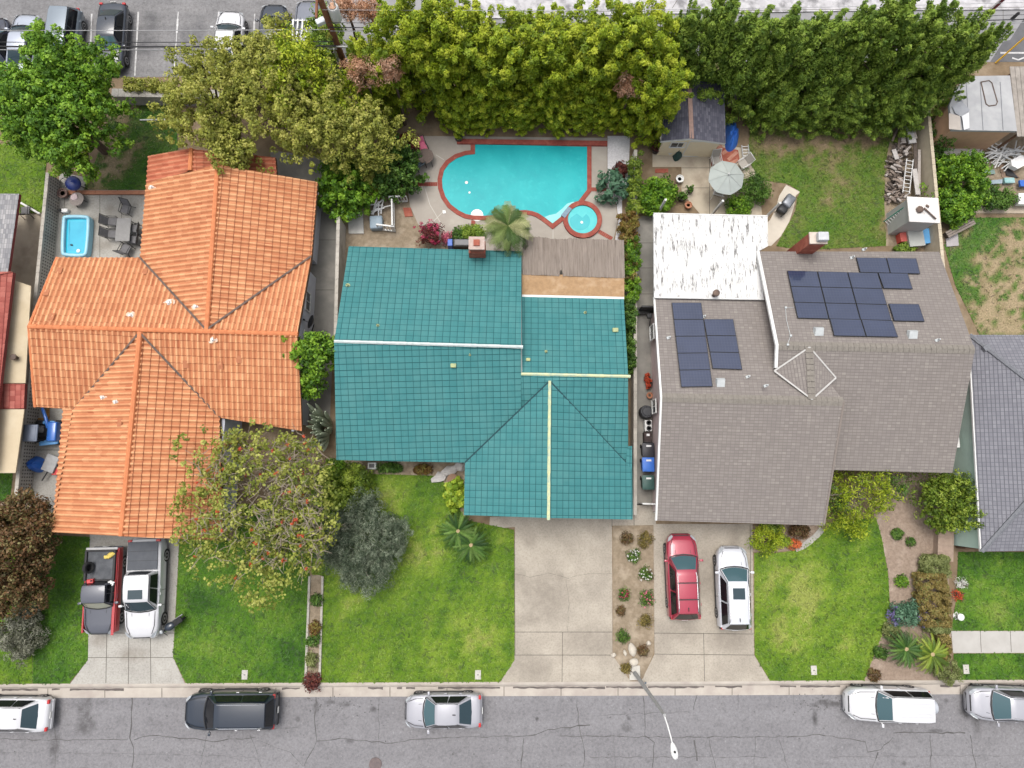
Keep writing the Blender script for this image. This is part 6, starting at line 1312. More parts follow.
bush('small round dark plant near the kerb end of the mulch bed', 880, 653, .3, .35, 'mid', 120, leaf=.10)
bush('little brown dried plant in the mulch near the kerb', 874, 674, .28, .25, 'brown', 121, leaf=.09)
bush('lone small green plant in the upper mulch bed', 897, 534, .26, .35, 'mid', 122, leaf=.09)
bush('tiny grey-green plant near the round tree in the mulch', 910, 542, .15, .2, 'mid', 123, leaf=.08)
bush('small leafy plant in the narrow neck of the mulch bed', 902, 581, .25, .3, 'bright', 124, leaf=.10)
bush('clipped yellow-green ball shrub touching the kerb', 947, 671, .78, .85, 'palehedge', 125, leaf=.08, per=80, ry=.72, r=.2)
PAL['clip'] = [(.15, .115, .03), (.22, .165, .045), (.28, .205, .065), (.22, .22, .06)]
def clipped(label, x0, y0, x1, y1, h, pal, seed, n=120):
    a, b = P(x0, y0, h), P(x1, y1, h); c = (a+b)/2; w, l = abs(b.x-a.x)/2, abs(a.y-b.y)/2; root = thing('clipped_hedge', label, 'hedge', (c.x, c.y, .02), 'clipped hedge blocks beside the right lawn'); r = np.random.default_rng(seed)
    p = r.uniform(-1, 1, (n, 3)); ax = r.integers(0, 3, n); p[np.arange(n), ax] = np.sign(p[np.arange(n), ax]); p[ax == 2, 2] = 1
    cl = np.stack([p[:, 0]*(w-.1), p[:, 1]*(l-.1), h*.5+p[:, 2]*(h*.5-.12), np.full(n, .19)], 1); link('foliage', fastmesh('foliage', *leaves(cl, 80, .085, PAL[pal], .7, .4, (1, 1, .9), seed, .3, .5), M_leaf), None, root)
    mb = MB()
    for k in range(3): mb.tube([(c.x, c.y+l*(k-1)*.5, 0), (c.x, c.y+l*(k-1)*.5, h*.7)], .04, 6)
    mb.build('stem', M_bark, root)
clipped('brown clipped hedge block beside the lawn with a walkway', 921, 575, 954, 627, 1.1, 'clip', 131, 260)
clipped('pale green clipped hedge end between the brown block and the sago palms', 930, 622, 953, 634, .9, 'palehedge', 132, 90)
clipped('pale flat-topped hedge end uphill of the brown block', 924, 556, 952, 578, .8, 'palehedge', 133, 110)
clipped('green hedge stub between a sago palm and the walkway end', 938, 634, 953, 662, .8, 'hedgebrown', 134, 90)
# right back yard
bush('large bright green bush along the right side of the block wall', 958, 180, 1.55, 2.0, 'bright', 141, leaf=.16, per=60, ry=1.55, aspect=.6, r=.36)
bush('lower half of bright green growth next to the white metal shed', 952, 208, 1.2, 1.7, 'bright', 142, leaf=.16, per=60, ry=1.0, aspect=.6)
bush('dark ivy climbing the block wall near the outbuilding', 938, 138, .62, 1.8, 'mid', 143, leaf=.14, ry=1.6, n=70)
bush('green leafy plant near the junk in the work yard', 998, 199, .95, 1.2, 'mid', 144, leaf=.14, ry=.6)
bush('low green weeds at the foot of the white metal shed', 906, 248, .55, .5, 'dark', 145, leaf=.16, ry=.25)
# rose bed by the street lamp
for i, (lab, px, py, r, pal, fl) in enumerate((('rose bush covered in white blossoms nearest the house in the gravelly bed', 634, 556, .55, 'mid', 'white'), ('dry low plant at the upper left of the gravelly bed', 627, 538, .45, 'brown', None), ('dull green low plant at the upper right of the gravelly bed', 645, 540, .6, 'hedgebrown', None), ('rose bush with pale blossoms next to the red driveway car', 646, 574, .55, 'mid', 'white'),
        ('rose bush with red blossoms at the left edge of the bed', 624, 594, .42, 'mid', 'magenta'), ('rose bush with pink and white blossoms in the middle of the bed', 647, 598, .62, 'mid', 'pink'), ('dry shrub at the right edge of the bed', 645, 621, .45, 'hedgebrown', None), ('green shrub above the pale stones in the bed', 624, 636, .50, 'mid', None), ('brown twiggy shrub beside the pale stones', 643, 650, .38, 'brown', None), ('tiny dry plant left of the bed centre', 621, 611, .28, 'brown', None), ('small grey plant at the lower left corner of the bed', 626, 668, .30, 'hedgebrown', None))):
    e = [('f', tuple(P(px, py, .55)), (r*.75, r*.7, .18), 16, .05, 9, fl, .075)] if fl else []
    bush(lab, px, py, r*.62, .42, pal, 150+i, name='rose_bush' if fl else 'bush', leaf=.09, per=24, extra=e, group='plants in the bed by the street lamp')
# planter strip between the two left lawns
for i, (lab, px, py, r, pal) in enumerate((('dark red spiky plant at the kerb end of the narrow planter', 312, 681, .42, 'burgundy'), ('small rusty plant in the narrow planter', 315, 628, .28, 'russet'), ('green weedy plant midway down the narrow planter', 314, 640, .32, 'mid'), ('pale weedy plant in the lower narrow planter', 312, 660, .3, 'palehedge'), ('green plant high in the narrow planter under the coral tree', 317, 600, .3, 'mid'))):
    bush(lab, px, py, r, .4, pal, 170+i, leaf=.12, per=26, group='plants in the narrow planter')
bush('low green growth along the teal house foundation', 390, 468, .7, .4, 'mid', 180, leaf=.11, ry=.2)
bush('brown tufty plant by the front door of the teal house', 423, 470, .5, .4, 'russet', 181, leaf=.11, ry=.22)
# ================================================================== WALLS, FENCES, POOLS, FURNITURE
M_block = surf('pale_block', (.46, .43, .38), (.37, .345, .30), 2.5, .9, .2, bmp=.3, c3=(.27, .25, .22), scale3=.8)
M_blockg = surf('grey_block', (.33, .32, .29), (.25, .24, .22), 2.0, .9, .2, bmp=.3)
M_blk = surf('black_metal', (.020, .020, .022), (.03, .03, .03), 6, .5, .4)
M_greyfab = surf('grey_sling_fabric', (.17, .165, .17), (.12, .118, .12), 10, .8, .2)
M_bluefab = surf('blue_tarpaulin', (.025, .10, .42), (.04, .16, .52), 2.5, .4, .5, bmp=.4, bscale=3)
M_blue = paint('tractor_blue', (.025, .12, .42), 0, .4)
def wall_run(name, label, cat, a, b, h, w, m, cap=None, z0=-.1, group=None, pillars=0):
    """a, b: ground points of the run"""
    a, b = Vector(a), Vector(b); d = b-a; rz = math.atan2(d.y, d.x); c = (a+b)/2; root = thing(name, label, cat, (c.x, c.y, 0), group)
    mb = MB(); mb.box((c.x, c.y, (h+z0)/2), (d.length, w, h-z0), rz); wo = mb.build('wall', m, root)
    mb = MB(); k = max(1, int(d.length/.42)); u = d.normalized()
    for i in range(k): p = a+u*(d.length*(i+.5)/k); mb.box((p.x, p.y, h+.03), (d.length/k-.012, w+.04, .06), rz)
    mb.build('coping', cap or m, root); return root, rz
def base_of(px, py, h):
    p = P(px, py, h); return Vector((p.x, p.y, 0))
# pierced screen wall left of the orange house
a, b = base_of(48, 173, 1.25), base_of(16, 500, 1.25)
root, rz = wall_run('block_wall', 'long pale pierced block wall beside the small blue pool yard', 'wall', a, b, 1.25, .16, M_block)
d = b-a; n = int(d.length/.20); mb = MB(); sd = Vector((d.y, -d.x, 0)).normalized(); sd = sd if sd.x > 0 else -sd
for i in range(n):
    for j in range(5): p = a+d*((i+.5)/n)+sd*.082; mb.box((p.x, p.y, .20+j*.21), (.085, .02, .10), rz)
mb.build('pierced_block', surf('dark_gap', (.12, .11, .10), None, 4, .9), root)
wall_run('block_wall', 'tall grey block wall between the side alley and the teal house', 'wall', base_of(338.5, 217, 1.7), base_of(335.5, 336, 1.7), 1.7, .16, M_block)
wall_run('block_wall', 'low wall on the east side of the reed patio cover along the hedge', 'wall', base_of(635.5, 150, 1.1), base_of(635, 515, 1.1), 1.1, .16, M_block)
wall_run('block_wall', 'block wall between the lawn with the woodpile and the work yard', 'wall', base_of(928, 108, 1.5), base_of(945, 290, 1.5), 1.5, .16, surf('yellowed_block', (.50, .44, .33), (.42, .36, .27), 3, .9), None)
wall_run('block_wall', 'pale wall at the back of the orange house lawn below the parking stalls', 'wall', base_of(112, 93, 1.0), base_of(335, 96, 1.0), 1.0, .5, M_conc2)
wall_run('block_wall', 'pale wall stub beneath the leafy tree by the navy car', 'wall', base_of(-40, 84, 1.0), base_of(36, 83, 1.0), 1.0, .3, M_conc2)
wall_run('block_wall', 'back wall of the pool yard hidden behind the yellow-green tree row', 'wall', base_of(410, 90, 1.8), base_of(915, 88, 1.8), 1.8, .16, M_blockg)
wall_run('garden_edging', 'low terracotta edging between the patio with the dining set and the patchy lawn', 'edging', P(69, 193.5), P(147, 193.5), .14, .2, surf('terracotta', (.42, .19, .11), (.34, .15, .09), 4, .85))
for lab, x0, x1 in (('thin pale kerb on the left side of the narrow planter', (310, 576), (306, 681)), ('thin pale kerb on the right side of the narrow planter', (323, 576), (320, 681))):
    wall_run('planter_kerb', lab, 'kerb', P(*x0), P(*x1), .08, .09, surf('worn_kerb', (.42, .40, .35), (.30, .28, .24), 3, .85))
wall_run('garden_wall', 'low weathered wall of pale blocks at the head of the clipped hedges', 'wall', P(941, 530), P(940, 560), .45, .9, surf('worn_paver', (.34, .26, .20), (.26, .19, .15), 4, .9))
wall_run('fence', 'white metal side gate across the path by the waste bins', 'fence', P(638.5, 503), P(654, 503.5), 1.1, .05, M_trim)
wall_run('fence', 'white rail fence closing the side yard below the blue tractor', 'fence', P(30, 517), P(54, 517.5), 1.0, .06, M_trim)
wall_run('fence', 'dark wooden side gate near the bench end of the side path', 'fence', P(637, 312), P(654, 312.5), 1.4, .06, M_blk)
# slender poles
def pole(name, label, cat, pts, r, m, group=None):
    root = thing(name, label, cat, (pts[0][0], pts[0][1], 0), group); mb = MB(); mb.tube(pts, r, 8); mb.build('pole', m, root, smooth=60); return root
pole('pipe', 'thin white pipe lying across the patchy back lawn', 'pipe', [P(140, 120, .08), P(178, 119.5, .08)], .05, M_white)
pole('pipe', 'white post lying slanted in the neighbouring green yard corner', 'pipe', [P(21, 203, .3), P(40, 214, .3)], .07, M_white)

# ---------------------------------------------------------------- swimming pool
pool = [(475, 144.5), (587, 147), (587, 190), (577, 203), (566.5, 213), (560.5, 217.5), (552.5, 224), (548, 220.5), (544, 217.5), (538, 213.5), (532, 211.5), (526, 210.5), (516, 211), (506, 213), (496, 215.3), (485, 216.3), (474, 216), (466, 214.5), (459, 211), (451, 205), (445.5, 197), (442.5, 188), (442, 180), (444, 171), (449, 164), (457, 158.5), (466, 155.5), (475, 154.5)]
def offset_poly(pts, d):
    w = PP(pts); return inset(w, -d)
root = thing('swimming_pool', 'large turquoise swimming pool with red brick coping and a rounded left end', 'pool', P(520, 180))
M_water = nodes_new('pool_water'); m, nt, b = M_water; M_water = m
vec = coords(nt); col = mix(nt, noise(nt, vec, .5, 5, .6, .35, .7), (.010, .33, .36), (.018, .40, .42)); col = mix(nt, mth(nt, 'MULTIPLY', noise(nt, vec, 2.2, 4, .7, .55, .72), .5), col, (.035, .47, .48)); nt.links.new(col, b.inputs['Base Color']); b.inputs['Roughness'].default_value = .35; b.inputs['Specular IOR Level'].default_value = .18
bump(nt, b, noise(nt, vec, 2.5, 3, .6, 0, 1), .15, .05)
M_water2 = surf('spa_water', (.055, .44, .46), (.09, .50, .51), 2.5, .3, .2); M_plaster = surf('pool_step', (.22, .58, .58), (.17, .53, .54), 1, .3, .4)
wz = .045; w = PP(pool); mb = MB(); mb.prism([(p.x, p.y) for p in w], -.04, wz); wa = mb.build('water', M_water, root)
def ring(name, inner, outer, z0, z1, mat, parent):
    mb = MB(); n = len(inner); vs = [(p[0], p[1], z1) for p in inner]+[(p[0], p[1], z1) for p in outer]+[(p[0], p[1], z0) for p in inner]+[(p[0], p[1], z0) for p in outer]
    fs = []
    for i in range(n):
        j = (i+1) % n; fs += [(i, j, n+j, n+i), (2*n+i, i, n+i, 3*n+i) if False else (n+i, n+j, 3*n+j, 3*n+i), (j, i, 2*n+i, 2*n+j)]
    mb.add(vs, fs); return mb.build(name, mat, parent)
wi = [Vector((p.x, p.y)) for p in w]; aa = sum(wi[i].x*wi[(i+1) % len(wi)].y-wi[(i+1) % len(wi)].x*wi[i].y for i in range(len(wi))); wi = wi if aa > 0 else wi[::-1]
M_coping = surf('brick_coping', (.30, .075, .055), (.22, .055, .042), 7, .8, .25, bmp=.3, c3=(.36, .12, .085), scale3=3)
ring('coping', wi, inset(wi, -.28), -.03, .085, M_coping, root)
mb = MB(); q = PP([(457, 140), (607, 142), (607, 146.8), (457, 144.6)]); mb.prism([(p.x, p.y) for p in q], -.03, .16); mb.build('raised_coping', M_coping, root)
mb = MB(); st_ = PP([(544.5, 217.3), (549, 215.5), (556, 214), (562, 209), (567, 204), (573, 202), (577, 203), (566.5, 213), (560.5, 217.5), (552.5, 223.4)]); mb.prism([(p.x, p.y) for p in st_], 0, wz+.006); mb.build('shallow_step', M_plaster, root)
for i, (x, y, r) in enumerate(((466.5, 182.5, .10), (469.5, 192.5, .07), (477, 215.2, .4))): 
    mb = MB(); mb.lathe(P(x, y, wz), [(r, 0), (r, .012), (r*.6, .018)], 14); mb.build('pool_fitting', M_white, root)
def brickband(label, a, b, w=.26):
    root = thing('brick_band', label, 'paving band', P(*a)); mb = MB(); a, b = P(*a), P(*b); d = b-a; n = max(2, int(d.length/.11)); rz = math.atan2(d.y, d.x)
    for i in range(n): p = a+d*((i+.5)/n); mb.box((p.x, p.y, .015), (d.length/n-.008, w, .05), rz)
    mb.build('brick', M_coping, root)
brickband('short brick band across the deck left of the pool', (407.5, 184.3), (437.5, 184.3)); brickband('short brick band in the deck below the pool curve', (473.3, 220.5), (473.3, 230))
brickband('brick band at the step of the right pool deck', (591, 189.5), (606, 189.8)); brickband('brick band running from the spa towards the reed roof corner', (598.5, 231.5), (612, 239))
c = P(582.3, 220.2); root = thing('spa', 'round turquoise spa with brick rim joined to the pool corner', 'spa', c)
mb = MB(); mb.lathe((c.x, c.y, 0), [(.94, -.02), (.94, .10)], 40); mb.build('water', M_water2, root)
mb = MB(); n = 40; mb.lathe((c.x, c.y, 0), [(.935, .08), (.935, .19), (1.23, .19), (1.23, -.02)], n); mb.f = mb.f[:-2]; mb.m = mb.m[:-2]; mb.build('coping', M_coping, root)
mb = MB(); pts = [(c.x+.62*math.cos(t), c.y+.62*math.sin(t)) for t in [R(x) for x in range(0, 361, 12)]]; bn = [(c.x-.02+.0, c.y)]
mb.sheet([(c.x-.16+.64*math.cos(R(t)), c.y-.10+.60*math.sin(R(t))) for t in range(-200, 60, 12)]+[(c.x+.0, c.y+.12), (c.x-.35, c.y+.40)], .108); mb.build('deep_floor', surf('spa_floor', (.02, .36, .40), (.035, .40, .44), 1, .2), root)
mb = MB(); mb.lathe((c.x-.05, c.y-.18, .11), [(.09, 0), (.09, .01)], 12); mb.build('drain', M_white, root)
mb = MB(); mb.box((c.x-1.02, c.y+.45, .15), (.30, .75, .14), R(-38)); mb.build('spillway', surf('spill_tile', (.10, .16, .24), (.16, .25, .30), 9, .3), root)
# small framed pool
root = thing('small_pool', 'small rounded rectangular blue plastic pool on the patio', 'pool', P(75, 236)); q = PP([(63.5, 214.5), (87, 214.5), (90, 218), (87.5, 252), (84, 257), (62, 256), (60, 252), (61.5, 218)], .5); q = [Vector((p.x, p.y)) for p in q]
aa = sum(q[i].x*q[(i+1) % 8].y-q[(i+1) % 8].x*q[i].y for i in range(8)); q = q if aa > 0 else q[::-1]
def smoothpoly(q, it=2):
    for _ in range(it): q = [v for i in range(len(q)) for v in (q[i]*.75+q[(i+1) % len(q)]*.25, q[i]*.25+q[(i+1) % len(q)]*.75)]
    return q
qo = smoothpoly(q); qi = smoothpoly(inset(q, .20)); qf = smoothpoly(inset(q, .40))
M_vinyl = surf('pale_blue_vinyl', (.26, .52, .64), (.34, .58, .68), 5, .4, .5)
o3 = [(v.x, v.y, .44) for v in qi]; mb = MB(); mid = smoothpoly(inset(q, .10)); mb.tube([(v.x, v.y, .42) for v in mid]+[(mid[0].x, mid[0].y, .42)], .11, 8); mb.tube([(v.x, v.y, .26) for v in mid]+[(mid[0].x, mid[0].y, .26)], .12, 8); mb.tube([(v.x, v.y, .10) for v in mid]+[(mid[0].x, mid[0].y, .10)], .12, 8); mb.build('rim', M_vinyl, root, smooth=60)
mb = MB(); mb.prism([(v.x, v.y) for v in smoothpoly(inset(q, .12))], .0, .30); mb.build('water', surf('blue_pool_water', (.02, .38, .55), (.03, .43, .58), 1.2, .08, .5), root)
mb = MB(); mb.sheet([(v.x, v.y) for v in qf], .304); mb.build('floor_panel', surf('pool_floor_blue', (.015, .33, .50), (.03, .40, .56), 1.5, .08, .5), root)
o = thing('pool_toy', 'tiny dark toy floating in the small blue pool', 'toy', P(71.5, 245, .3)); mb = MB(); mb.blob(P(71.5, 245, .33), (.10, .06, .05), .2, 2, 1); mb.build('toy', M_blk, o)
o = thing('pool_float', 'small white round float in the small blue pool', 'float', P(78.5, 251, .3)); mb = MB(); mb.lathe(P(78.5, 251, .30), [(.10, 0), (.12, .03), (.08, .06)], 14); mb.build('float', M_white, o)

# ---------------------------------------------------------------- furniture
def table(label, px, py, sx, sy, h, m, name='table', legm=None, rz=0):
    p = P(px, py, h); root = thing(name, label, 'table', (p.x, p.y, .02)); mb = MB(); mb.bbox((p.x, p.y, h-.02), (sx, sy, .04), .012, rz); mb.build('tabletop', m, root)
    for s in (-1, 1):
        for t in (-1, 1): mb = MB(); d = Matrix.Rotation(rz, 3, 'Z') @ Vector((s*sx*.42, t*sy*.42, 0)); mb.tube([(p.x+d.x, p.y+d.y, .0), (p.x+d.x*.97, p.y+d.y*.97, h-.04)], .025, 6); mb.build('leg', legm or M_blk, root)
    return root
def chair_proto(name, fab, frame, w=.58):
    root = thing(name, None, 'chair'); mb = MB(); mb.bbox((0, 0, .43), (w*.86, .52, .03), .01); mb.build('seat', fab, root)
    mb = MB(); b0, b1 = Vector((0, .26, .45)), Vector((0, .46, 1.0)); d = b1-b0; ctr = (b0+b1)/2; mb.box(ctr, (w*.86, .03, d.length), rx=-math.atan2(d.y, d.z)); mb.build('backrest', fab, root)
    for s in (-1, 1):
        x = s*w/2; mb = MB(); mb.tube([(x, -.27, 0), (x, -.27, .62), (x, .12, .66), (x, .34, .66)], .020, 6); mb.build('armrest', frame, root)
        mb = MB(); mb.tube([(x, .38, 0), (x, .25, .45), (x, .47, 1.04)], .020, 6); mb.build('leg', frame, root); mb = MB(); mb.tube([(x, -.27, .42), (x, .26, .44)], .018, 6); mb.build('side_rail', frame, root)
    mb = MB(); mb.tube([(-w/2, .47, 1.03), (w/2, .47, 1.03)], .020, 6); mb.build('top_rail', frame, root); return root
table('grey rectangular patio table between six sling chairs', 123, 229.5, .88, 1.48, .72, surf('grey_tabletop', (.23, .225, .22), (.19, .185, .18), 5, .5))
ch = chair_proto('patio_chair', M_greyfab, M_blk)
for i, (px, py, a, lab) in enumerate(((126, 209.5, -15, 'sling patio chair at the top end of the grey table'), (112.5, 222, 90, 'sling patio chair on the upper left side of the grey table'), (112.5, 234.5, 88, 'sling patio chair on the lower left side of the grey table'), (135, 229, -98, 'sling patio chair on the upper right side of the grey table'), (134, 240, -95, 'sling patio chair on the lower right side of the grey table'), (126, 249, 158, 'sling patio chair at the bottom end of the grey table'))):
    o = ch if i == 0 else copy_tree(ch); o.location = P(px, py, .4).xy.to_3d()+Vector((0, 0, .01)); o.rotation_euler = (0, 0, R(a)); tag(o, lab, 'chair', 'chairs round the grey patio table')
o = copy_tree(ch); o.name = 'patio_chair'; o.location = P(25.5, 211, .4).xy.to_3d(); o.rotation_euler = (0, 0, R(185)); tag(o, 'lone dark padded chair beside the neighbouring grey patio roof', 'chair'); 
if 'group' in o: del o['group']
# chairs by the pool
root = table('round dark mesh table beside the pool chairs', 425.5, 156, .9, .9, .68, M_blk)
for ob in list(root.children):
    if ob.name.startswith('tabletop'): bpy.data.objects.remove(ob)
p = P(425.5, 156, .68); mb = MB(); mb.lathe((p.x, p.y, .66), [(.5, 0), (.5, .03), (.46, .035), (0.05, .03)], 24); mb.build('tabletop', surf('brown_mesh', (.10, .075, .065), (.16, .12, .10), 12, .7), root)
chb = chair_proto('pool_chair', surf('slate_blue_fabric', (.17, .24, .30), (.13, .19, .25), 8, .8), M_blk); chb.location = P(419, 163, .4).xy.to_3d()+Vector((0, 0, .02)); chb.rotation_euler = (0, 0, R(35+180)); tag(chb, 'blue-grey cushioned chair left of the pool', 'chair')
chp = chair_proto('pool_chair', surf('pink_fabric', (.62, .17, .26), (.52, .12, .20), 8, .8), M_blk); chp.location = P(423, 148, .4).xy.to_3d()+Vector((0, 0, .02)); chp.rotation_euler = (0, 0, R(25)); tag(chp, 'pink cushioned chair at the dark round pool table', 'chair')
mb = MB(); mb.bbox((0, .16, .50), (.42, .75, .10), .04); mb.build('cushion', MATS['pink_fabric'], None).parent = chp
o = thing('pot', 'small dark round pot at the corner of the raised pool coping', 'pot', P(459, 139)); mb = MB(); mb.lathe(P(459, 139.5), [(.16, 0), (.24, .1), (.26, .35), (.2, .38), (.18, .3)], 16); mb.build('pot', M_blk, o, smooth=40)
# white railing panels and stored spa cover
def railing(label, a, b, h=.95):
    a, b = P(*a), P(*b); a.z = b.z = 0; d = b-a; root = thing('railing', label, 'railing', a, 'white railing panels left of the pool'); rz = math.atan2(d.y, d.x); mb = MB()
    c = (a+b)/2
    for z in (.15, h): mb.box((c.x, c.y, z), (d.length, .09, .08), rz)
    mb.build('rail', M_trim, root); mb = MB(); n = max(3, int(d.length/.16))
    for i in range(n+1): p = a+d*(i/n); mb.box((p.x, p.y, (h+.15)/2), (.055, .055, h-.23), rz)
    mb.build('baluster', M_trim, root)
for l, a, b in (('short white railing panel nearest the pool deck, slanting across the bare soil', (391, 203), (408, 202)), ('long white railing panel running down the bare soil', (394, 203), (394.5, 232)), ('white railing panel nearest the teal roof', (379, 230), (396, 232))): railing(l, a, b)
o = thing('spa_cover', 'folded grey-blue vinyl cover lying beside the white railing', 'cover', P(376, 222)); p = P(376, 222, .5); mb = MB(); mb.bbox((p.x, p.y, .28), (.80, .85, .56), .09, .06); mb.build('cover', surf('vinyl_grey', (.20, .26, .31), (.26, .32, .37), 2, .5), o, smooth=50)
o = thing('pipe_pile', 'tangle of white pool pipes behind the grey-blue cover', 'pipes', P(381, 208)); rn = random.Random(8); mb = MB()
for k in range(9): c = P(380+rn.uniform(-5, 6), 207+rn.uniform(-4, 4), .3); a = rn.uniform(0, 3.1); mb.tube([c-Vector((math.cos(a)*.45, math.sin(a)*.45, .1)), c+Vector((0, 0, .12)), c+Vector((math.cos(a)*.45, math.sin(a)*.45, rn.uniform(-.1, .1)))], .045, 6)
mb.build('pipe', M_white, o, smooth=60)
def flat(name, label, cat, pts, z, t, m, rough_edges=0):
    q = PP(pts, z); c = sum(q, Vector())/len(q); root = thing(name, label, cat, (c.x, c.y, z)); mb = MB(); mb.prism([(p.x, p.y) for p in q], z, z+t); mb.build('slab', m, root); return root
flat('paver', 'pale stained concrete paver beside the side alley wall', 'paver', [(348, 213), (363, 212), (364, 234), (349, 234)], .01, .10, surf('stained_pale', (.50, .49, .46), (.38, .37, .35), 3, .9))
flat('paver', 'small square of red bricks on the bare soil by the railing', 'paver', [(403, 208), (411, 208), (413, 216.5), (405, 217)], .01, .06, M_brick)
flat('skimmer_lid', 'small white round-cornered lid on the deck left of the pool curve', 'lid', [(442.5, 210.5), (445.5, 210.5), (446, 213.5), (443, 213.8)], .024, .03, M_white)
o = thing('drinks_cart', 'black patio cart with blue and white things left of the brick chimney', 'cart', P(459, 244)); p = P(459, 243, .8); mb = MB(); mb.bbox((p.x+.2, p.y, .45), (1.1, .5, .9), .04); mb.build('body', M_blk, o); mb = MB(); mb.bbox((p.x-.55, p.y, .45), (.3, .45, .95), .04); mb.build('side_box', surf('blue_box', (.06, .12, .42), (.1, .18, .5), 4, .5), o); mb = MB(); mb.bbox((p.x+.2, p.y, .93), (.9, .36, .05), .02); mb.build('lid', surf('lid_grey', (.13, .13, .14), None, 5, .4), o)
# kettle grill, pots
o = thing('kettle_grill', 'round blue covered kettle grill beside the leafy tree', 'grill', P(74, 183)); p = P(74, 184, .7); mb = MB(); mb.lathe((p.x, p.y, .45), [(.2, 0), (.40, .15), (.46, .30), (.44, .45), (.25, .58), (.05, .62)], 22); mb.build('bowl', surf('navy_enamel', (.02, .035, .16), (.03, .05, .22), 4, .3, .6), o, smooth=50)
mb = MB(); mb.tube([(p.x-.42+.32*math.cos(t*.45)*1, p.y+.32*math.sin(t*.45), .92) for t in range(15)], .02, 6); mb.build('side_ring', M_blk, o); mb = MB()
for k in range(3): mb.tube([(p.x+.15*math.cos(k*2.1), p.y+.15*math.sin(k*2.1), .5), (p.x+.4*math.cos(k*2.1), p.y+.4*math.sin(k*2.1), .01)], .025, 6)
mb.build('leg', M_blk, o)
def pot(label, px, py, r, h, m, plant=None, seed=0):
    o = thing('flower_pot', label, 'pot', P(px, py)); c = P(px, py); mb = MB(); mb.lathe((c.x, c.y, .01), [(r*.7, 0), (r, h), (r*1.08, h), (r*1.08, h+.05), (r*.9, h+.05), (r*.85, h-.02)], 16); mb.build('pot', m, o, smooth=40)
    mb = MB(); mb.lathe((c.x, c.y, h-.03), [(r*.86, 0), (r*.5, .02)], 14); mb.build('soil', M_mulch, o)
    if plant: cl = shell_clumps((0, 0, h+r*.8), (r*1.2, r*1.2, r), 12, r*.45, seed); link('foliage', fastmesh('foliage', *leaves(cl, 26, .10, PAL[plant], .5, .3, (1, 1, 1), seed), M_leaf), None, o)
pot('brown round pot by the terracotta edging', 66, 195.5, .30, .35, surf('brown_pot', (.16, .10, .085), (.2, .14, .12), 5, .8)); 
o = thing('side_table', 'round wire side table with a pale pink cloth by the patio edging', 'table', P(76.5, 200)); p = P(76.5, 199, .5); mb = MB(); mb.lathe((p.x, p.y, .48), [(.44, 0), (.44, .03), (.40, .035), (.05, .03)], 22); mb.build('tabletop', surf('grey_wire', (.22, .19, .17), (.30, .26, .24), 14, .8), o)
mb = MB(); mb.blob((p.x-.12, p.y+.1, .54), (.20, .22, .06), .2, 3); mb.build('cloth', surf('pale_pink', (.60, .48, .48), None, 4), o, smooth=60); mb = MB()
for k in range(3): mb.tube([(p.x+.3*math.cos(k*2.1), p.y+.3*math.sin(k*2.1), .5), (p.x+.38*math.cos(k*2.1), p.y+.38*math.sin(k*2.1), .01)], .02, 6)
mb.build('leg', M_blk, o)
o = thing('pool_pump', 'small black and white pump at the corner of the small pool', 'pump', P(67, 212)); p = P(67, 212); mb = MB(); mb.bbox((p.x, p.y, .15), (.4, .25, .3), .05); mb.build('housing', M_white, o); mb = MB(); mb.lathe((p.x-.25, p.y, .0), [(.1, 0), (.1, .35), (.06, .4)], 12); mb.build('motor', M_blk, o)
o = thing('boulder', 'rounded pinkish-brown boulder-like cover at the frame corner below the navy car', 'boulder', P(12, 93, .5)); mb = MB(); mb.blob(P(12, 92, .5), (.62, .42, .5), .03, 2, 3); mb.build('cover', surf('mauve_brown', (.27, .205, .185), (.22, .165, .15), 3, .9), o, smooth=60)

# ---------------------------------------------------------------- satellite dish on its tripod
o = thing('satellite_dish', 'black satellite dish on a mast beside the orange roof edge', 'satellite dish', P(318, 337)); p = P(318, 337); hz = 2.2
t = P(311.5, 322, hz); mb = MB(); mb.bbox((p.x, p.y, .18), (.7, .42, .34), .04); mb.build('base', M_blk, o); mb = MB(); mb.tube([(p.x, p.y, .3), (p.x-.02, p.y, 1.4), (t.x+.15, t.y-.15, hz)], .035, 8); mb.build('mast', M_blk, o)
axm = Vector((-.75, .15, .55)).to_track_quat('Z', 'Y').to_matrix(); mb = MB(); mb.lathe(t, [(.02, -.06), (.25, -.03), (.40, .06), (.41, .06), (.24, -.015), (.02, -.045)], 24, axm); mb.build('reflector', M_blk, o, smooth=50)
mb = MB(); mb.tube([t+axm@Vector((0, -.38, .02)), t+axm@Vector((0, -.2, .4)), t+axm@Vector((0, 0, .45))], .015, 6); mb.bbox(t+axm@Vector((0, 0, .46)), (.1, .1, .14), .02); mb.build('feed_arm', M_blk, o)
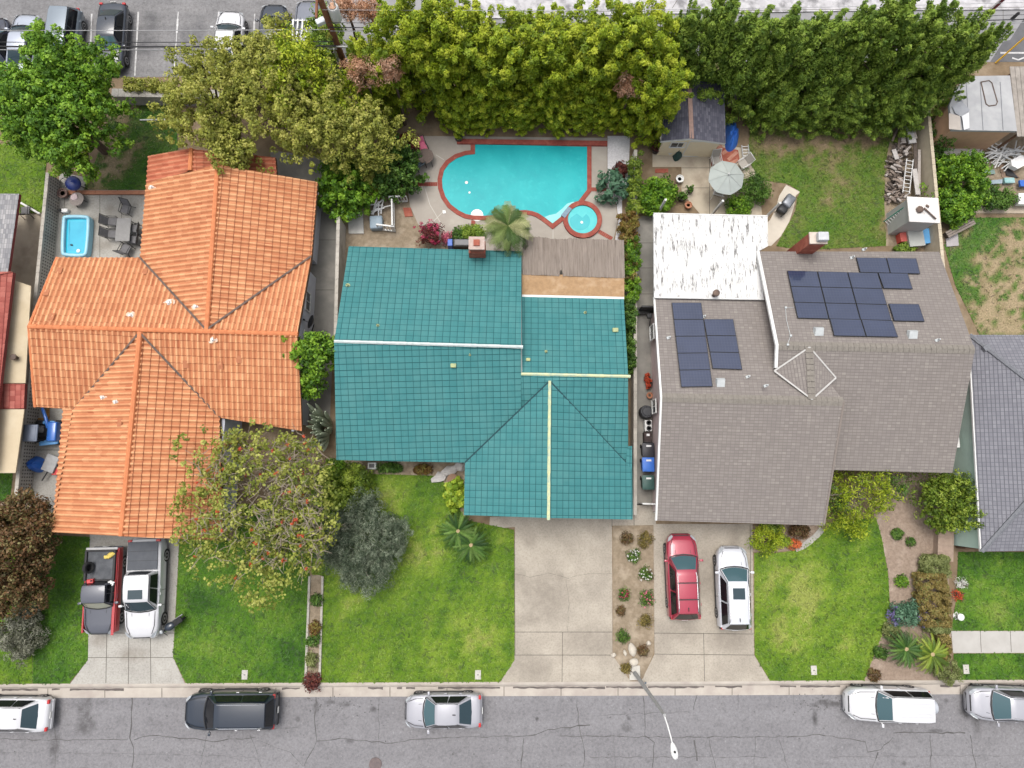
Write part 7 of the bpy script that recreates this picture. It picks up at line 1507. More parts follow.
# ---------------------------------------------------------------- side path: bins and odds and ends
M_lab = surf('white_print', (.7, .7, .7), None, 4, .6)
def bin_(label, px, py, c, nm):
    p = P(px, py, 1.05); o = thing('waste_bin', label, 'waste bin', (p.x, p.y, .01), 'wheeled waste bins on the side path'); m_ = surf(nm, c, tuple(x*1.25+.005 for x in c), 3, .5, .4)
    mb = MB(); mb.bbox((p.x, p.y, .48), (.50, .56, .92), .03, 0, 1.14); mb.build('body', m_, o); mb = MB(); mb.bbox((p.x, p.y, 1.0), (.72, .84, .07), .03); mb.bbox((p.x, p.y-.02, 1.04), (.56, .66, .04), .02); li = mb.build('lid', m_, o, smooth=40)
    mb = MB(); mb.box((p.x+.02, p.y+.24, 1.068), (.30, .10, .006)); mb.build('printed_mark', M_lab, li); mb = MB(); mb.tube([(p.x-.28, p.y+.47, .98), (p.x+.28, p.y+.47, .98)], .022, 6); mb.build('handle', M_blk, o)
    for s in (-1, 1): mb = MB(); mb.lathe((p.x+s*.27, p.y+.26, .12), [(.12, -.03), (.12, .03)], 14, Matrix.Rotation(R(90), 3, 'Y')); mb.build('wheel', M_rub, o)
bin_('black wheeled waste bin, topmost of three', 648.5, 450, (.022, .022, .028), 'bin_black'); bin_('blue wheeled waste bin between the black and green ones', 648.5, 464.5, (.035, .13, .46), 'bin_blue'); bin_('dark green wheeled waste bin nearest the white gate', 648.5, 482.5, (.03, .075, .065), 'bin_green')
o = thing('barrel', 'dark round barrel with a lid beside the window of the pink wall', 'barrel', P(647, 411)); p = P(647, 411.5, .85); mb = MB(); mb.lathe((p.x, p.y, 0), [(.34, 0), (.40, .3), (.40, .6), (.36, .86), (.30, .88), (.28, .84)], 22); mb.build('body', surf('charcoal_barrel', (.045, .047, .052), (.07, .07, .075), 5, .6), o, smooth=40); mb = MB(); mb.lathe((p.x, p.y, .86), [(.30, 0), (.25, .05), (.05, .06)], 18); mb.build('lid', MATS['charcoal_barrel'], o)
o = thing('pool_filter', 'white square tub with black rings between barrel and black bin', 'tub', P(648, 426)); p = P(648.5, 425.5, .6); mb = MB(); mb.bbox((p.x, p.y, .3), (.44, .68, .6), .04); mb.build('tub', M_trim, o); mb = MB()
for dy in (-.17, .17): mb.lathe((p.x+.02, p.y+dy, .60), [(.15, 0), (.15, .04), (.09, .04), (.09, .0)], 16)
mb.build('ring', M_blk, o)
o = thing('crate', 'dark brown crate stacked above the black waste bin', 'crate', P(648, 438)); p = P(648, 437.5, .5); mb = MB(); mb.bbox((p.x, p.y, .25), (.45, .62, .5), .03); mb.build('crate', surf('dark_crate', (.06, .04, .038), (.04, .03, .03), 5, .7), o); mb = MB(); mb.bbox((p.x, p.y+.15, .53), (.2, .15, .08), .02); mb.build('can', M_lab, o)
pot('terracotta pot below the red flowers on the side path', 648.5, 396, .18, .3, MATS['terracotta']); pot('dark pot with red flowers on the side path', 648, 385, .2, .3, surf('dark_pot', (.07, .04, .035), None, 5, .8), 'red', 5); pot('small pot with a scarlet bloom highest on the side path', 646, 379, .2, .3, MATS['dark_pot'], 'red', 9)
o = thing('garden_bench', 'dark metal bench across the upper side path', 'bench', P(645, 311)); p = P(643.5, 310.5, .5); mb = MB(); mb.bbox((p.x, p.y, .45), (.9, .4, .05), .015); mb.build('seat', M_blk, o); mb = MB()
for s in (-1, 1): mb.box((p.x+s*.4, p.y, .22), (.05, .36, .44))
mb.build('leg', M_blk, o)
o = thing('trimmer', 'dark garden tool leaning on the pink wall by the bench', 'garden tool', P(650, 318)); mb = MB(); mb.tube([P(649, 328, .05), P(651, 316, 1.2)], .03, 6); mb.build('shaft', M_blk, o); mb = MB(); mb.bbox(P(649.5, 316, 1.1), (.3, .3, .25), .05); mb.build('head', M_blk, o)

# ---------------------------------------------------------------- grey house back yard
o = thing('patio_umbrella', 'large octagonal grey-white patio umbrella over the patio table', 'umbrella', P(727.5, 175)); p = P(727.5, 176, 2.4); h0, h1 = 2.15, 2.62; Rr = 1.12
mb = MB(); n = 8; vs = []; fs = []
for j, f in enumerate((0.02, .5, 1.0)):
    for k in range(n*2):
        a = 2*math.pi*k/(n*2)+R(11); rr = Rr*f*(1 if k % 2 == 0 else .945); vs.append((p.x+rr*math.cos(a), p.y+rr*math.sin(a), h1-(h1-h0)*f**1.15-(0.02 if k % 2 else 0)*f))
for j in range(2):
    for k in range(n*2): k2 = (k+1) % (n*2); fs.append((j*n*2+k, (j+1)*n*2+k, (j+1)*n*2+k2, j*n*2+k2))
fs.append(tuple(range(n*2)))
mb.add(vs, fs); mb.build('canopy', surf('umbrella_cloth', (.36, .39, .37), (.31, .34, .32), 2, .8, .2), o)
mb = MB(); mb.tube([(p.x, p.y, 0), (p.x, p.y, h1+.06)], .03, 8); mb.build('pole', M_trim, o); mb = MB()
for k in range(8): a = 2*math.pi*k/8+R(11); mb.tube([(p.x+.03*math.cos(a), p.y+.03*math.sin(a), h1+.012), (p.x+.5*Rr*math.cos(a), p.y+.5*Rr*math.sin(a), h1-(h1-h0)*.45+.012), (p.x+Rr*math.cos(a), p.y+Rr*math.sin(a), h0+.012)], .012, 5)
mb.build('rib', surf('rib_seam', (.36, .38, .36), None, 4), o); mb = MB(); mb.lathe((p.x, p.y, h1+.05), [(.06, 0), (.06, .06), (.02, .12)], 10); mb.build('finial', M_trim, o)
table('round patio table under the octagonal umbrella', 727.5, 180, .9, .9, .72, M_trim, legm=M_trim)
wch = chair_proto('garden_chair', surf('tan_sling', (.38, .35, .31), (.30, .28, .25), 8, .8), M_trim)
for i, (px, py, a, lab) in enumerate(((718, 193, 165, 'white framed garden chair below the umbrella'), (716, 161, 10, 'white garden chair above the umbrella on the bricks'), (743, 164, -60, 'white garden chair between the umbrella and the ladder'))):
    o = wch if i == 0 else copy_tree(wch); o.location = P(px, py, .4).xy.to_3d()+Vector((0, 0, .03)); o.rotation_euler = (0, 0, R(a)); tag(o, lab, 'chair', 'white garden chairs round the umbrella')
def tarp(label, pts, hmax, m, seed, name='tarp'):
    """draped sheet over a heap: a grid that follows the lump below it"""
    q = PP(pts, .3); c = sum(q, Vector())/len(q); root = thing(name, label, 'tarp', (c.x, c.y, 0)); rn = random.Random(seed); n = 14; bm = bmesh.new()
    ring_ = []; ctr = bm.verts.new((c.x, c.y, hmax)); prev = None; P_ = smoothpoly([Vector((p.x, p.y)) for p in q], 2); rows = []
    for f in (.3, .6, .85, 1.0): rows.append([bm.verts.new((c.x+(p.x-c.x)*f, c.y+(p.y-c.y)*f, max(.02, hmax*(1-f**2.2)+rn.uniform(-.13, .13)*(1 if f < 1 else .1)))) for p in P_])
    k = len(P_)
    for i in range(k): bm.faces.new((ctr, rows[0][i], rows[0][(i+1) % k]))
    for a_, b_ in zip(rows, rows[1:]):
        for i in range(k): bm.faces.new((a_[i], b_[i], b_[(i+1) % k], a_[(i+1) % k]))
    bmesh.ops.recalc_face_normals(bm, faces=bm.faces); bmesh.ops.translate(bm, verts=bm.verts, vec=-Vector((c.x, c.y, 0))); me = bpy.data.meshes.new('sheet'); bm.to_mesh(me); bm.free(); link('sheet', me, m, root, 40); return root
tarp('bright blue tarpaulin heap against the dark-roofed shed', [(726, 121), (733, 117), (739, 124), (740, 138), (737, 147), (729, 151), (726, 145), (727, 132)], .8, M_bluefab, 3)
tarp('dark green tarpaulin over a grill beside the shed window', [(674, 148), (680, 145), (685, 147), (684, 155), (676, 161), (673, 154)], .75, surf('green_tarp', (.018, .05, .045), (.03, .07, .065), 4, .5, bmp=.4), 4)
def ladder(label, a, b, za, zb, w, m, n=10):
    a, b = P(a[0], a[1], za), P(b[0], b[1], zb); d = b-a; s = d.cross(Vector((0, 0, 1))).normalized()*w/2; root = thing('ladder', label, 'ladder', (a.x, a.y, 0)); mb = MB()
    for k in (-1, 1): mb.tube([a+s*k, b+s*k], .035, 6)
    mb.build('side_rail', m, root); mb = MB()
    for i in range(n): p = a+d*((i+.5)/n); mb.tube([p-s, p+s], .022, 6)
    mb.build('rung', M_trim if m is not M_trim else m, root); return root
M_lad = surf('ladder_grey', (.45, .45, .44), (.36, .36, .35), 4, .6); M_ladg = surf('ladder_green', (.05, .26, .20), None, 4, .5)
ladder('grey folding ladder lying beside the blue tarpaulin', (745, 145), (747, 163), .2, .2, .42, M_lad, 6)
ladder('pale ladder lying on the firewood pile', (910, 159), (906, 193), .75, .65, .42, surf('ladder_pale', (.58, .57, .56), None, 4, .6), 9)
ladder('green sided ladder leaning on the white metal shed', (886, 224), (906, 210), .05, 1.9, .42, M_ladg, 8)
# firewood and scrap: one log at a time
rn = random.Random(12); M_log = surf('firewood', (.27, .22, .185), (.17, .135, .115), 6, .95, .1, bmp=.5); M_log2 = surf('grey_firewood', (.42, .38, .35), (.30, .27, .25), 6, .95, .1); M_log3 = surf('dark_firewood', (.13, .105, .09), (.08, .065, .055), 6, .95, .1)
protos = []
for m_ in (M_log, M_log2, M_log3):
    mb = MB(); mb.tube([(-.24, 0, 0), (-.05, .015, .01), (.24, 0, 0)], [.085, .095, .08], 7); o = mb.build('log', m_, None, smooth=40); protos.append(o)
k = 0
for i in range(190):
    f = rn.random(); px = 897+rn.gauss(0, 4.2)+5*f*.0; py = 142+60*f; px = max(889, min(908, px+ (4 if py < 160 else -1)))
    p = P(px, py, .25); lay = rn.choice((.08, .08, .22, .36, .5)); o = protos[i] if i < 3 else protos[rn.choice((0, 0, 1, 2, 2))].copy()
    if i >= 3: COL.objects.link(o)
    o.location = (p.x, p.y, lay); o.rotation_euler = (rn.uniform(-.15, .15), rn.uniform(-.25, .25), rn.uniform(-.9, .9)); o.scale = (rn.uniform(.45, 1.15), rn.uniform(.5, 1.1), rn.uniform(.5, 1.0)); tag(o, 'split log lying in the loose firewood heap by the dry lawn', 'log', 'logs in the firewood heap')
for i, (x0, y0, x1, y1, w_) in enumerate(((902, 125, 904, 143, .3), (906, 124, 910, 144, .25), (914, 125, 917, 200, .22), (919, 150, 918, 196, .18), (893, 150, 896, 160, .28), (900, 128, 897, 150, .15), (911, 124, 914, 140, .2), (913, 170, 916, 196, .3), (897, 128, 890, 143, .12))):
    a, b = P(x0, y0, .6), P(x1, y1, .55); c = (a+b)/2; d = b-a; o = thing('plank', ['wide pale plank at the top of the woodpile', 'pale grey board with flaking paint at the woodpile top', 'long dark plank lying along the wall side of the woodpile', 'short dark plank between woodpile and wall walk', 'stubby pale plank at the dry-lawn side of the woodpile', 'narrow slanting board at the upper woodpile', 'pale board nearest the trees on the woodpile', 'grey board beside the pale ladder', 'thin stick poking from the woodpile to the lawn'][i], 'plank', (c.x, c.y, .5)); mb = MB(); mb.box((c.x, c.y, .55+.03*i), (d.length, w_, .05), math.atan2(d.y, d.x)); mb.build('board', [M_log2, surf('flaked_board', (.50, .48, .46), (.36, .33, .31), 6, .9), M_log3][i % 3], o)
flat('tarp_bundle', 'crumpled pale sheet on top of the woodpile near the trees', 'sheet', [(905, 127), (911, 126), (916, 143), (909, 144)], .75, .08, surf('pale_sheet', (.50, .49, .48), (.36, .35, .34), 6, .7, bmp=.8, bscale=5))
# stuff beside the white shed
for lab, nm, px, py, sx, sy, h, c in (('red plastic crate in front of the white metal shed', 'storage_crate', 904, 237, .45, .55, .5, (.42, .06, .04)), ('grey lidded storage tub in front of the white metal shed', 'storage_tub', 916, 238, .9, 1.0, .7, (.28, .29, .27)), ('blue plastic tub beside the grey lidded one', 'storage_tub', 928, 236, .55, .9, .6, (.05, .25, .50)), ('small blue crate between the red crate and the grey tub', 'storage_crate', 909, 242, .3, .4, .4, (.06, .12, .3))):
    p = P(px, py, h); o = thing(nm, lab, 'tub', (p.x, p.y, 0)); mt_ = surf('tub_%d' % px, c, tuple(min(1, x*1.3+.03) for x in c), 4, .5); mb = MB(); mb.bbox((p.x, p.y, h/2), (sx, sy, h), .03, .1, 1.06); mb.build('tub', mt_, o); mb = MB(); mb.bbox((p.x, p.y, h+.03), (sx*1.1, sy*1.08, .05), .02, .1); mb.build('lid', surf('lid_%d' % px, tuple(min(.75, x*1.15+.06) for x in c), None, 4, .5), o)
# lounger on the curved path, pots on the patio
a, b = P(779, 214, .5), P(792, 196, .5); d = b-a; c = (a+b)/2; rz = math.atan2(d.y, d.x); o = thing('smoker_grill', 'black barrel smoker grill with a steel hood on the curved pale path', 'grill', (c.x, c.y, .03)); q3 = Matrix.Rotation(rz, 3, 'Z')
mb = MB(); mb.bbox(Vector((c.x, c.y, .62))+q3@Vector((.22, 0, 0)), (.85, .62, .5), .12, rz); mb.build('hood', surf('steel_hood', (.30, .32, .35), (.06, .06, .07), 1.2, .35, .5, .3), o, smooth=50); mb = MB(); mb.bbox(Vector((c.x, c.y, .55))+q3@Vector((-.45, 0, 0)), (.55, .62, .5), .16, rz); mb.build('barrel', M_blk, o, smooth=50); mb = MB()
for s in (-1, 1):
    for t_ in (-1, 1): v = q3@Vector((s*.55, t_*.24, 0)); mb.tube([(c.x+v.x, c.y+v.y, 0), (c.x+v.x, c.y+v.y, .45)], .03, 6)
mb.build('leg', M_blk, o)
for i, (lab, px, py, r, m_, pl) in enumerate((('whitish ring-shaped pot on the patio near the umbrella', 678.5, 181, .24, M_trim, None), ('dark pot behind the white patio roof, nearest the round bush', 681, 199, .26, surf('brown_black_pot', (.06, .045, .04), None, 4, .7), 'mid'), ('terracotta pot in the middle of the row behind the patio roof', 687, 207, .22, MATS['terracotta'], None), ('terracotta pot at the white roof corner below the shaggy shrub', 744, 210, .3, MATS['terracotta'], 'mid'), ('small dark pot between the chair and the shaggy shrub', 731, 208, .2, MATS['brown_black_pot'], 'mid'), ('small potted plant at the edge of the tan patio slab', 689, 192, .18, MATS['brown_black_pot'], 'mid'), ('small white pot beside the green tarpaulin', 669, 154, .16, M_trim, None), ('dark potted plant by the shed wall end', 655, 152, .25, MATS['brown_black_pot'], 'burgundy'))): pot(lab, px, py, r, .32, m_, pl, 200+i)
flat('paver', 'pair of red stepping bricks in the bare soil by the shed', 'paver', [(655, 169), (668, 169), (668, 173), (655, 173)], .01, .05, M_brick)
# ---------------------------------------------------------------- right work yard
rn = random.Random(31); o = thing('pipe_pile', 'jumble of white poles in the work yard', 'pipes', P(1005, 152)); mb = MB()
for k in range(34): c = P(1003+rn.gauss(0, 9), 153+rn.gauss(0, 4.5), .4); a = rn.uniform(-.6, 1.4); l = rn.uniform(.4, 1.1); mb.tube([c-Vector((math.cos(a)*l, math.sin(a)*l, rn.uniform(-.2, .25))), c+Vector((math.cos(a)*l, math.sin(a)*l, rn.uniform(-.2, .25)))], .04, 5)
mb.build('pole', surf('old_white', (.60, .60, .59), (.45, .45, .44), 5, .7), o)
for lab, pts, z, t_, m_ in (('pale sheet boards lying below the apricot outbuilding wall', [(942, 150), (965, 146), (980, 148), (978, 153), (955, 157), (943, 155)], .3, .08, surf('sheet_board', (.48, .46, .43), (.38, .36, .34), 3, .9)), ('thin grey board on the sheet boards in the work yard', [(962, 152), (982, 152), (982, 155), (962, 156)], .45, .05, MATS['ladder_grey']), ('white crumpled plastic sack at the work yard edge', [(1007, 163), (1016, 158), (1024, 160), (1022, 167), (1014, 171), (1008, 168)], .3, .35, M_white), ('dark mat under the white plastic sack', [(1003, 166), (1012, 172), (1018, 178), (1006, 176)], .05, .06, M_blk), ('brown plank deck beside the white sack', [(998, 162), (1008, 166), (1020, 178), (1002, 178)], .02, .03, surf('brown_deck', (.24, .17, .125), (.18, .125, .09), 5, .9)), ('pale green glass sheet lying near the potted shrub', [(981, 170), (994, 170), (995, 174), (983, 175)], .1, .04, surf('green_glass', (.22, .31, .28), None, 4, .3)), ('teal plastic sheet in the work yard row', [(1002, 179), (1012, 179), (1013, 184), (1003, 184)], .15, .2, surf('teal_plastic', (.15, .36, .36), (.4, .5, .5), 3, .4)), ('blue-grey scrap panel in the work yard row', [(990, 181), (1001, 180), (1001, 184), (990, 185)], .15, .12, surf('bluegrey_panel', (.20, .26, .32), (.35, .4, .42), 3, .5)), ('blue lid at the frame edge of the work yard', [(1018, 181), (1030, 181), (1030, 187), (1019, 187)], .3, .15, M_bluefab), ('white crate at the frame edge of the work yard', [(1015, 195), (1030, 195), (1030, 206), (1015, 206)], .4, .3, M_trim)):
    flat('scrap', lab, 'scrap', pts, z, t_, m_)
o = thing('wheelbarrow', 'black wheelbarrow tray leaning below the outbuilding wall', 'wheelbarrow', P(956, 140)); mb = MB(); q = PP([(946, 135), (962, 133.5), (958, 139), (952, 144), (946, 143)], .5); mb.prism([(v.x, v.y) for v in q], .4, .55); mb.build('tray', M_blk, o); mb = MB(); mb.tube([P(957, 143, .2), P(964, 139, .5)], .03, 6); mb.build('handle', M_blk, o); mb = MB(); mb.lathe(P(949, 146, .2), [(.18, -.04), (.18, .04)], 14, Matrix.Rotation(R(90), 3, 'X')); mb.build('wheel', M_rub, o)
flat('paver', 'pale square paver in the patchy grass beside the block wall', 'paver', [(945, 234), (957, 234), (958, 246), (946, 247)], .03, .08, surf('lilac_paver', (.38, .355, .36), (.31, .29, .295), 4, .9))
a, b = P(947, 235, .5), P(974, 221, .5); o = thing('plank_bench', 'long weathered plank bench slanting over the square paver', 'bench', ((a.x+b.x)/2, (a.y+b.y)/2, 0)); d = b-a; rz = math.atan2(d.y, d.x); c = (a+b)/2; mb = MB()
for k in (-1, 0, 1): v = Matrix.Rotation(rz, 3, 'Z')@Vector((0, k*.15, 0)); mb.bbox((c.x+v.x, c.y+v.y, .5), (d.length, .13, .06), .01, rz)
mb.build('seat', surf('driftwood', (.25, .21, .185), (.17, .145, .125), 7, .95), o); mb = MB()
for s in (-.4, .4): v = d*s; mb.box((c.x+v.x, c.y+v.y, .24), (.12, .38, .46), rz)
mb.build('leg', M_log3, o)
# ---------------------------------------------------------------- tractor and neighbours in the side yard
p = P(48, 432, .6); o = thing('garden_tractor', 'blue garden tractor with a grey canopy and a loader arm', 'tractor', (p.x, p.y, 0)); pc = P(30.5, 433, 1.75)
mb = MB(); mb.bbox((p.x+.5, p.y, .85), (.55, 1.15, .5), .08); mb.build('hood', M_blue, o, smooth=50); mb = MB(); mb.bbox((p.x+.2, p.y-.62, .75), (1.1, .30, .12), .05, .12); mb.bbox((p.x+.1, p.y+.55, .75), (.7, .2, .12), .05); mb.build('fender', surf('light_blue', (.10, .28, .55), (.14, .33, .6), 4, .4), o, smooth=50)
mb = MB(); mb.bbox((p.x-.25, p.y, .5), (.95, .7, .4), .05); mb.build('chassis', M_blk, o); mb = MB(); mb.bbox((p.x-.3, p.y+.15, .78), (.35, .4, .1), .04); mb.bbox((p.x-.45, p.y+.15, .95), (.1, .4, .4), .04); mb.build('seat', M_greyfab, o)
mb = MB(); mb.bbox(pc, (.82, .98, .10), .05); mb.bbox(pc+Vector((0, 0, .05)), (.62, .78, .04), .02); mb.build('canopy', surf('canopy_grey', (.11, .13, .17), (.145, .165, .21), 3, .5), o, smooth=50); mb = MB()
for s in (-1, 1): mb.tube([(pc.x+.2, pc.y+s*.4, .6), (pc.x+.1, pc.y+s*.4, pc.z)], .025, 6)
mb.build('canopy_post', M_blk, o); mb = MB(); mb.tube([P(48, 428, .8), P(46, 418, 1.0), P(42.5, 409, .9), P(41.5, 404, .5)], [.10, .10, .09, .08], 8); mb.build('loader_arm', M_blue, o, smooth=50)
for x_, y_, r_ in ((.55, .6, .3), (.55, -.6, .3), (-.4, .55, .42), (-.4, -.5, .42)): mb = MB(); mb.lathe((p.x+x_, p.y+y_, r_), [(r_*.6, -.12), (r_, -.1), (r_, .1), (r_*.6, .12)], 18, Matrix.Rotation(R(90), 3, 'X')); mb.build('wheel', M_rub, o, smooth=40)
tarp('round blue tarpaulin over a machine below the tractor', [(25, 461), (32, 455), (41, 458), (44, 463), (41, 472), (33, 473), (26, 468)], .85, M_bluefab, 9)
o = thing('trailer', 'small grey metal trailer tucked under the orange eave', 'trailer', P(50, 464)); p = P(50.5, 463.5, .5); mb = MB(); mb.bbox((p.x, p.y, .45), (.75, 1.0, .22), .03, -.35); mb.build('bed', surf('dull_zinc', (.33, .33, .33), (.25, .25, .25), 5, .5), o); mb = MB(); mb.tube([(p.x-.2, p.y-.5, .4), (p.x-.5, p.y-1.0, .35)], .04, 6); mb.build('drawbar', M_blk, o)
for s in (-1, 1): mb = MB(); mb.lathe((p.x+s*.42, p.y, .22), [(.12, -.06), (.22, -.06), (.22, .06), (.12, .06)], 14, Matrix.Rotation(R(90), 3, 'Y')); mb.build('wheel', M_rub, o)
o = thing('fuel_can', 'red fuel can by the small grey trailer', 'fuel can', P(54.5, 472)); p = P(54.5, 471.5, .4); mb = MB(); mb.bbox((p.x, p.y, .2), (.36, .42, .4), .05); mb.build('can', MATS['can_red'], o); mb = MB(); mb.lathe((p.x, p.y+.1, .4), [(.05, 0), (.05, .05)], 8); mb.build('cap', M_blk, o)
o = thing('timber_frame', 'orange-brown timber frame beside the loader arm', 'frame', P(38, 413)); mb = MB(); q = PP([(36, 399), (48, 399), (48, 419), (35, 419)], .1)
for a, b in zip(q, q[1:]+q[:1]): c = (a+b)/2; d = b-a; mb.box((c.x, c.y, .1), (d.length, .10, .14), math.atan2(d.y, d.x))
mb.build('frame', surf('orange_timber', (.42, .22, .07), (.34, .17, .06), 5, .8), o)
# ---------------------------------------------------------------- front details
for lab, px, py in (('pale meter cover at the kerb edge of the lawn left of the planter', 245, 674.5), ('pale meter cover set in the lawn edge near the empty driveway', 478, 674.5), ('white meter cover in the lawn beside the mulch bed', 813.5, 670), ('white meter cover in the strip of lawn below the walkway', 965.5, 669)):
    p = P(px, py); o = thing('meter_cover', lab, 'utility cover', (p.x, p.y, .02)); mb = MB(); mb.bbox((p.x, p.y, .045), (.34, .52, .06), .015); mb.build('lid', surf('meter_concrete', (.48, .46, .42), (.38, .365, .33), 5, .8), o); mb = MB(); mb.box((p.x, p.y, .078), (.10, .04, .006)); mb.build('finger_hole', M_blk, o)
for i, (lab, px, py, rx, ry) in enumerate((('larger pale stone in the gravelly bed', 632.5, 650, .22, .40), ('rounded pale stone nearest the street lamp', 633.5, 662, .28, .24), ('small pale stone beside the larger ones', 625, 653, .10, .18), ('little pale stone at the right of the bed', 648.5, 643, .14, .14), ('white broken stone at the driveway edge of the bed', 613.5, 655, .16, .14))):
    o = thing('stone', lab, 'stone', P(px, py)); mb = MB(); mb.blob(P(px, py, .08), (rx, ry, .14), .15, i+3, 2, .3); mb.build('stone', surf('pale_stone', (.50, .46, .39), (.40, .36, .30), 6, .9), o, smooth=60)
o = thing('valve_box', 'white box beside the teal house foundation', 'box', P(373, 466)); p = P(373, 466); mb = MB(); mb.bbox((p.x, p.y, .2), (.5, .4, .4), .04); mb.build('box', M_trim, o); mb = MB(); mb.bbox((p.x, p.y, .42), (.3, .22, .06), .02); mb.build('lid', M_greyfab, o)
for i, (lab, px, py, rx, ry) in enumerate((('pale rough rock by the inner corner of the teal house', 449, 471, .55, .3), ('pale rock in front of the teal house corner rock', 440, 477, .5, .3), ('round grey rock beside the teal eave', 460, 466, .3, .3), ('small white rock near the lime shrub', 446, 485, .12, .12))):
    o = thing('rock', lab, 'rock', P(px, py)); mb = MB(); mb.blob(P(px, py, .12), (rx, ry, .22), .25, i+20, 2, .4); mb.build('rock', surf('pale_rock', (.50, .48, .46), (.38, .36, .35), 4, .9), o, smooth=30)
o = thing('clay_pot', 'brown clay pot behind the lime yellow shrub', 'pot', P(453, 479)); mb = MB(); mb.lathe(P(453, 479), [(.2, 0), (.3, .3), (.32, .5), (.26, .52)], 14); mb.build('pot', surf('brown_clay', (.24, .15, .10), None, 5, .8), o, smooth=40)
# ---------------------------------------------------------------- street lamp
b0 = P(634.5, 672.5); e = P(670, 713, 7.4); e = Vector((b0.x, b0.y, 7.4)); hd = P(673.8, 751, 7.75); o = thing('street_lamp', 'tall grey street lamp with a white curved arm reaching over the road', 'street lamp', (b0.x, b0.y, 0)); M_pole = surf('lamp_concrete', (.34, .34, .335), (.27, .27, .265), 3, .7)
mb = MB(); mb.bbox((b0.x, b0.y, .05), (.62, .8, .12), .02); mb.build('base', surf('base_concrete', (.50, .48, .43), (.42, .40, .36), 4, .85), o)
mb = MB(); mb.tube([(b0.x, b0.y, 0), (b0.x, b0.y, 3.5), (b0.x, b0.y, 7.4)], [.125, .10, .07], 12); mb.build('pole', M_pole, o, smooth=60)
M_lampwhite = surf('lamp_white', (.66, .66, .65), (.58, .58, .57), 3, .5)
d = hd-e; d.z = 0; mb = MB(); mb.tube([e+Vector((0, 0, -.15)), e+d*.25+Vector((0, 0, .22)), e+d*.6+Vector((0, 0, .42)), e+d*.88+Vector((0, 0, .42))], [.04, .034, .030, .028], 8); mb.build('arm', M_lampwhite, o, smooth=60)
hc = e+d*.98+Vector((0, 0, .42)); u = d.normalized(); rz = math.atan2(d.y, d.x); bm = bmesh.new(); bmesh.ops.create_uvsphere(bm, u_segments=18, v_segments=10, radius=1)
for v in bm.verts: v.co = Vector((v.co.x*.40, v.co.y*(.165+.03*v.co.x), v.co.z*.12 if v.co.z > 0 else v.co.z*.07))
bmesh.ops.rotate(bm, verts=bm.verts, cent=(0, 0, 0), matrix=Matrix.Rotation(rz, 3, 'Z')); bmesh.ops.translate(bm, verts=bm.verts, vec=hc-origin_of(o)); me = bpy.data.meshes.new('lamp_head'); bm.to_mesh(me); bm.free(); lh = link('lamp_head', me, M_lampwhite, o, 50)
mb = MB(); mb.lathe(hc+Vector((0, 0, .11)), [(.06, 0), (.05, .07), (.02, .08)], 10); mb.build('photocell', M_blk, lh)
mb = MB(); mb.lathe(hc+u*.1+Vector((0, 0, -.05)), [(.17, 0), (.14, -.07), (.04, -.10)], 14); mb.build('lens', M_lampw, lh)
o = thing('bird', 'small dark bird-like hydrant marker on the kerb beside the street lamp', 'marker', P(646, 681.5)); mb = MB(); mb.tube([P(645.5, 683, .0), P(645.5, 683, .28)], .06, 8); mb.build('post', surf('slate_post', (.10, .12, .14), None, 5, .6), o)
# ---------------------------------------------------------------- utility pole, wires, red pole
b0 = P(356, 95); M_wpole = surf('pole_wood', (.24, .11, .065), (.17, .08, .05), 6, .9, .1); ht = 11.5; o = thing('utility_pole', 'tall brown wooden utility pole with a grey transformer can', 'utility pole', (b0.x, b0.y, 0))
mb = MB(); mb.tube([(b0.x, b0.y, 0), (b0.x, b0.y, ht)], [.20, .15], 12); mb.build('pole', M_wpole, o, smooth=60)
tx, ty = b0.x+.46, b0.y+.1; tz = 7.3; mb = MB(); mb.lathe((tx, ty, tz), [(.10, 0), (.29, .03), (.30, .95), (.26, 1.02), (.08, 1.06)], 20); tr = mb.build('transformer', surf('transformer_grey', (.56, .56, .55), (.48, .48, .47), 3, .5), o, smooth=45); mb = MB(); mb.lathe((tx, ty, tz+1.06), [(.2, 0), (.2, .03)], 14); mb.build('lid', surf('rust_lid', (.42, .24, .15), (.5, .32, .22), 6, .8), tr)
for dx in (-.12, .12): mb = MB(); mb.tube([(tx+dx, ty, tz+1.0), (tx+dx*1.5, ty+.05, tz+1.45)], [.05, .03], 8); mb.build('bushing', surf('porcelain', (.5, .5, .48), None, 4, .3), tr)
mb = MB(); mb.bbox((b0.x-.42, b0.y-.05, 7.3), (.5, .34, .28), .05, .5); mb.build('cutout_box', surf('pole_box', (.55, .58, .60), None, 4, .5), o)
for z_, l_ in ((10.6, 2.4), (8.9, 2.0)): mb = MB(); mb.box((b0.x-.2, b0.y, z_), (.12, l_, .12)); mb.build('crossarm', M_wpole, o)
mb = MB(); mb.box((b0.x-.1, b0.y-.24, 5.4), (1.5, .07, .07)); mb.build('bracket', M_trim, o)
mb = MB(); mb.tube([(b0.x-.25, b0.y-.12, .1), (b0.x-.25, b0.y-.12, 5.0)], .06, 8); mb.build('conduit', M_trim, o)
M_wire = surf('cable', (.03, .03, .035), None, 5, .5); M_wirel = surf('bright_cable', (.34, .34, .35), None, 5, .4)
def wire(label, a, b, sag, r, m):
    root = thing('overhead_wire', label, 'wire', a, 'overhead wires along the alley'); mb = MB(); a, b = Vector(a), Vector(b); mb.tube([a.lerp(b, i/24)-Vector((0, 0, sag*4*(i/24)*(1-i/24))) for i in range(25)], r, 5); mb.build('cable', m, root)
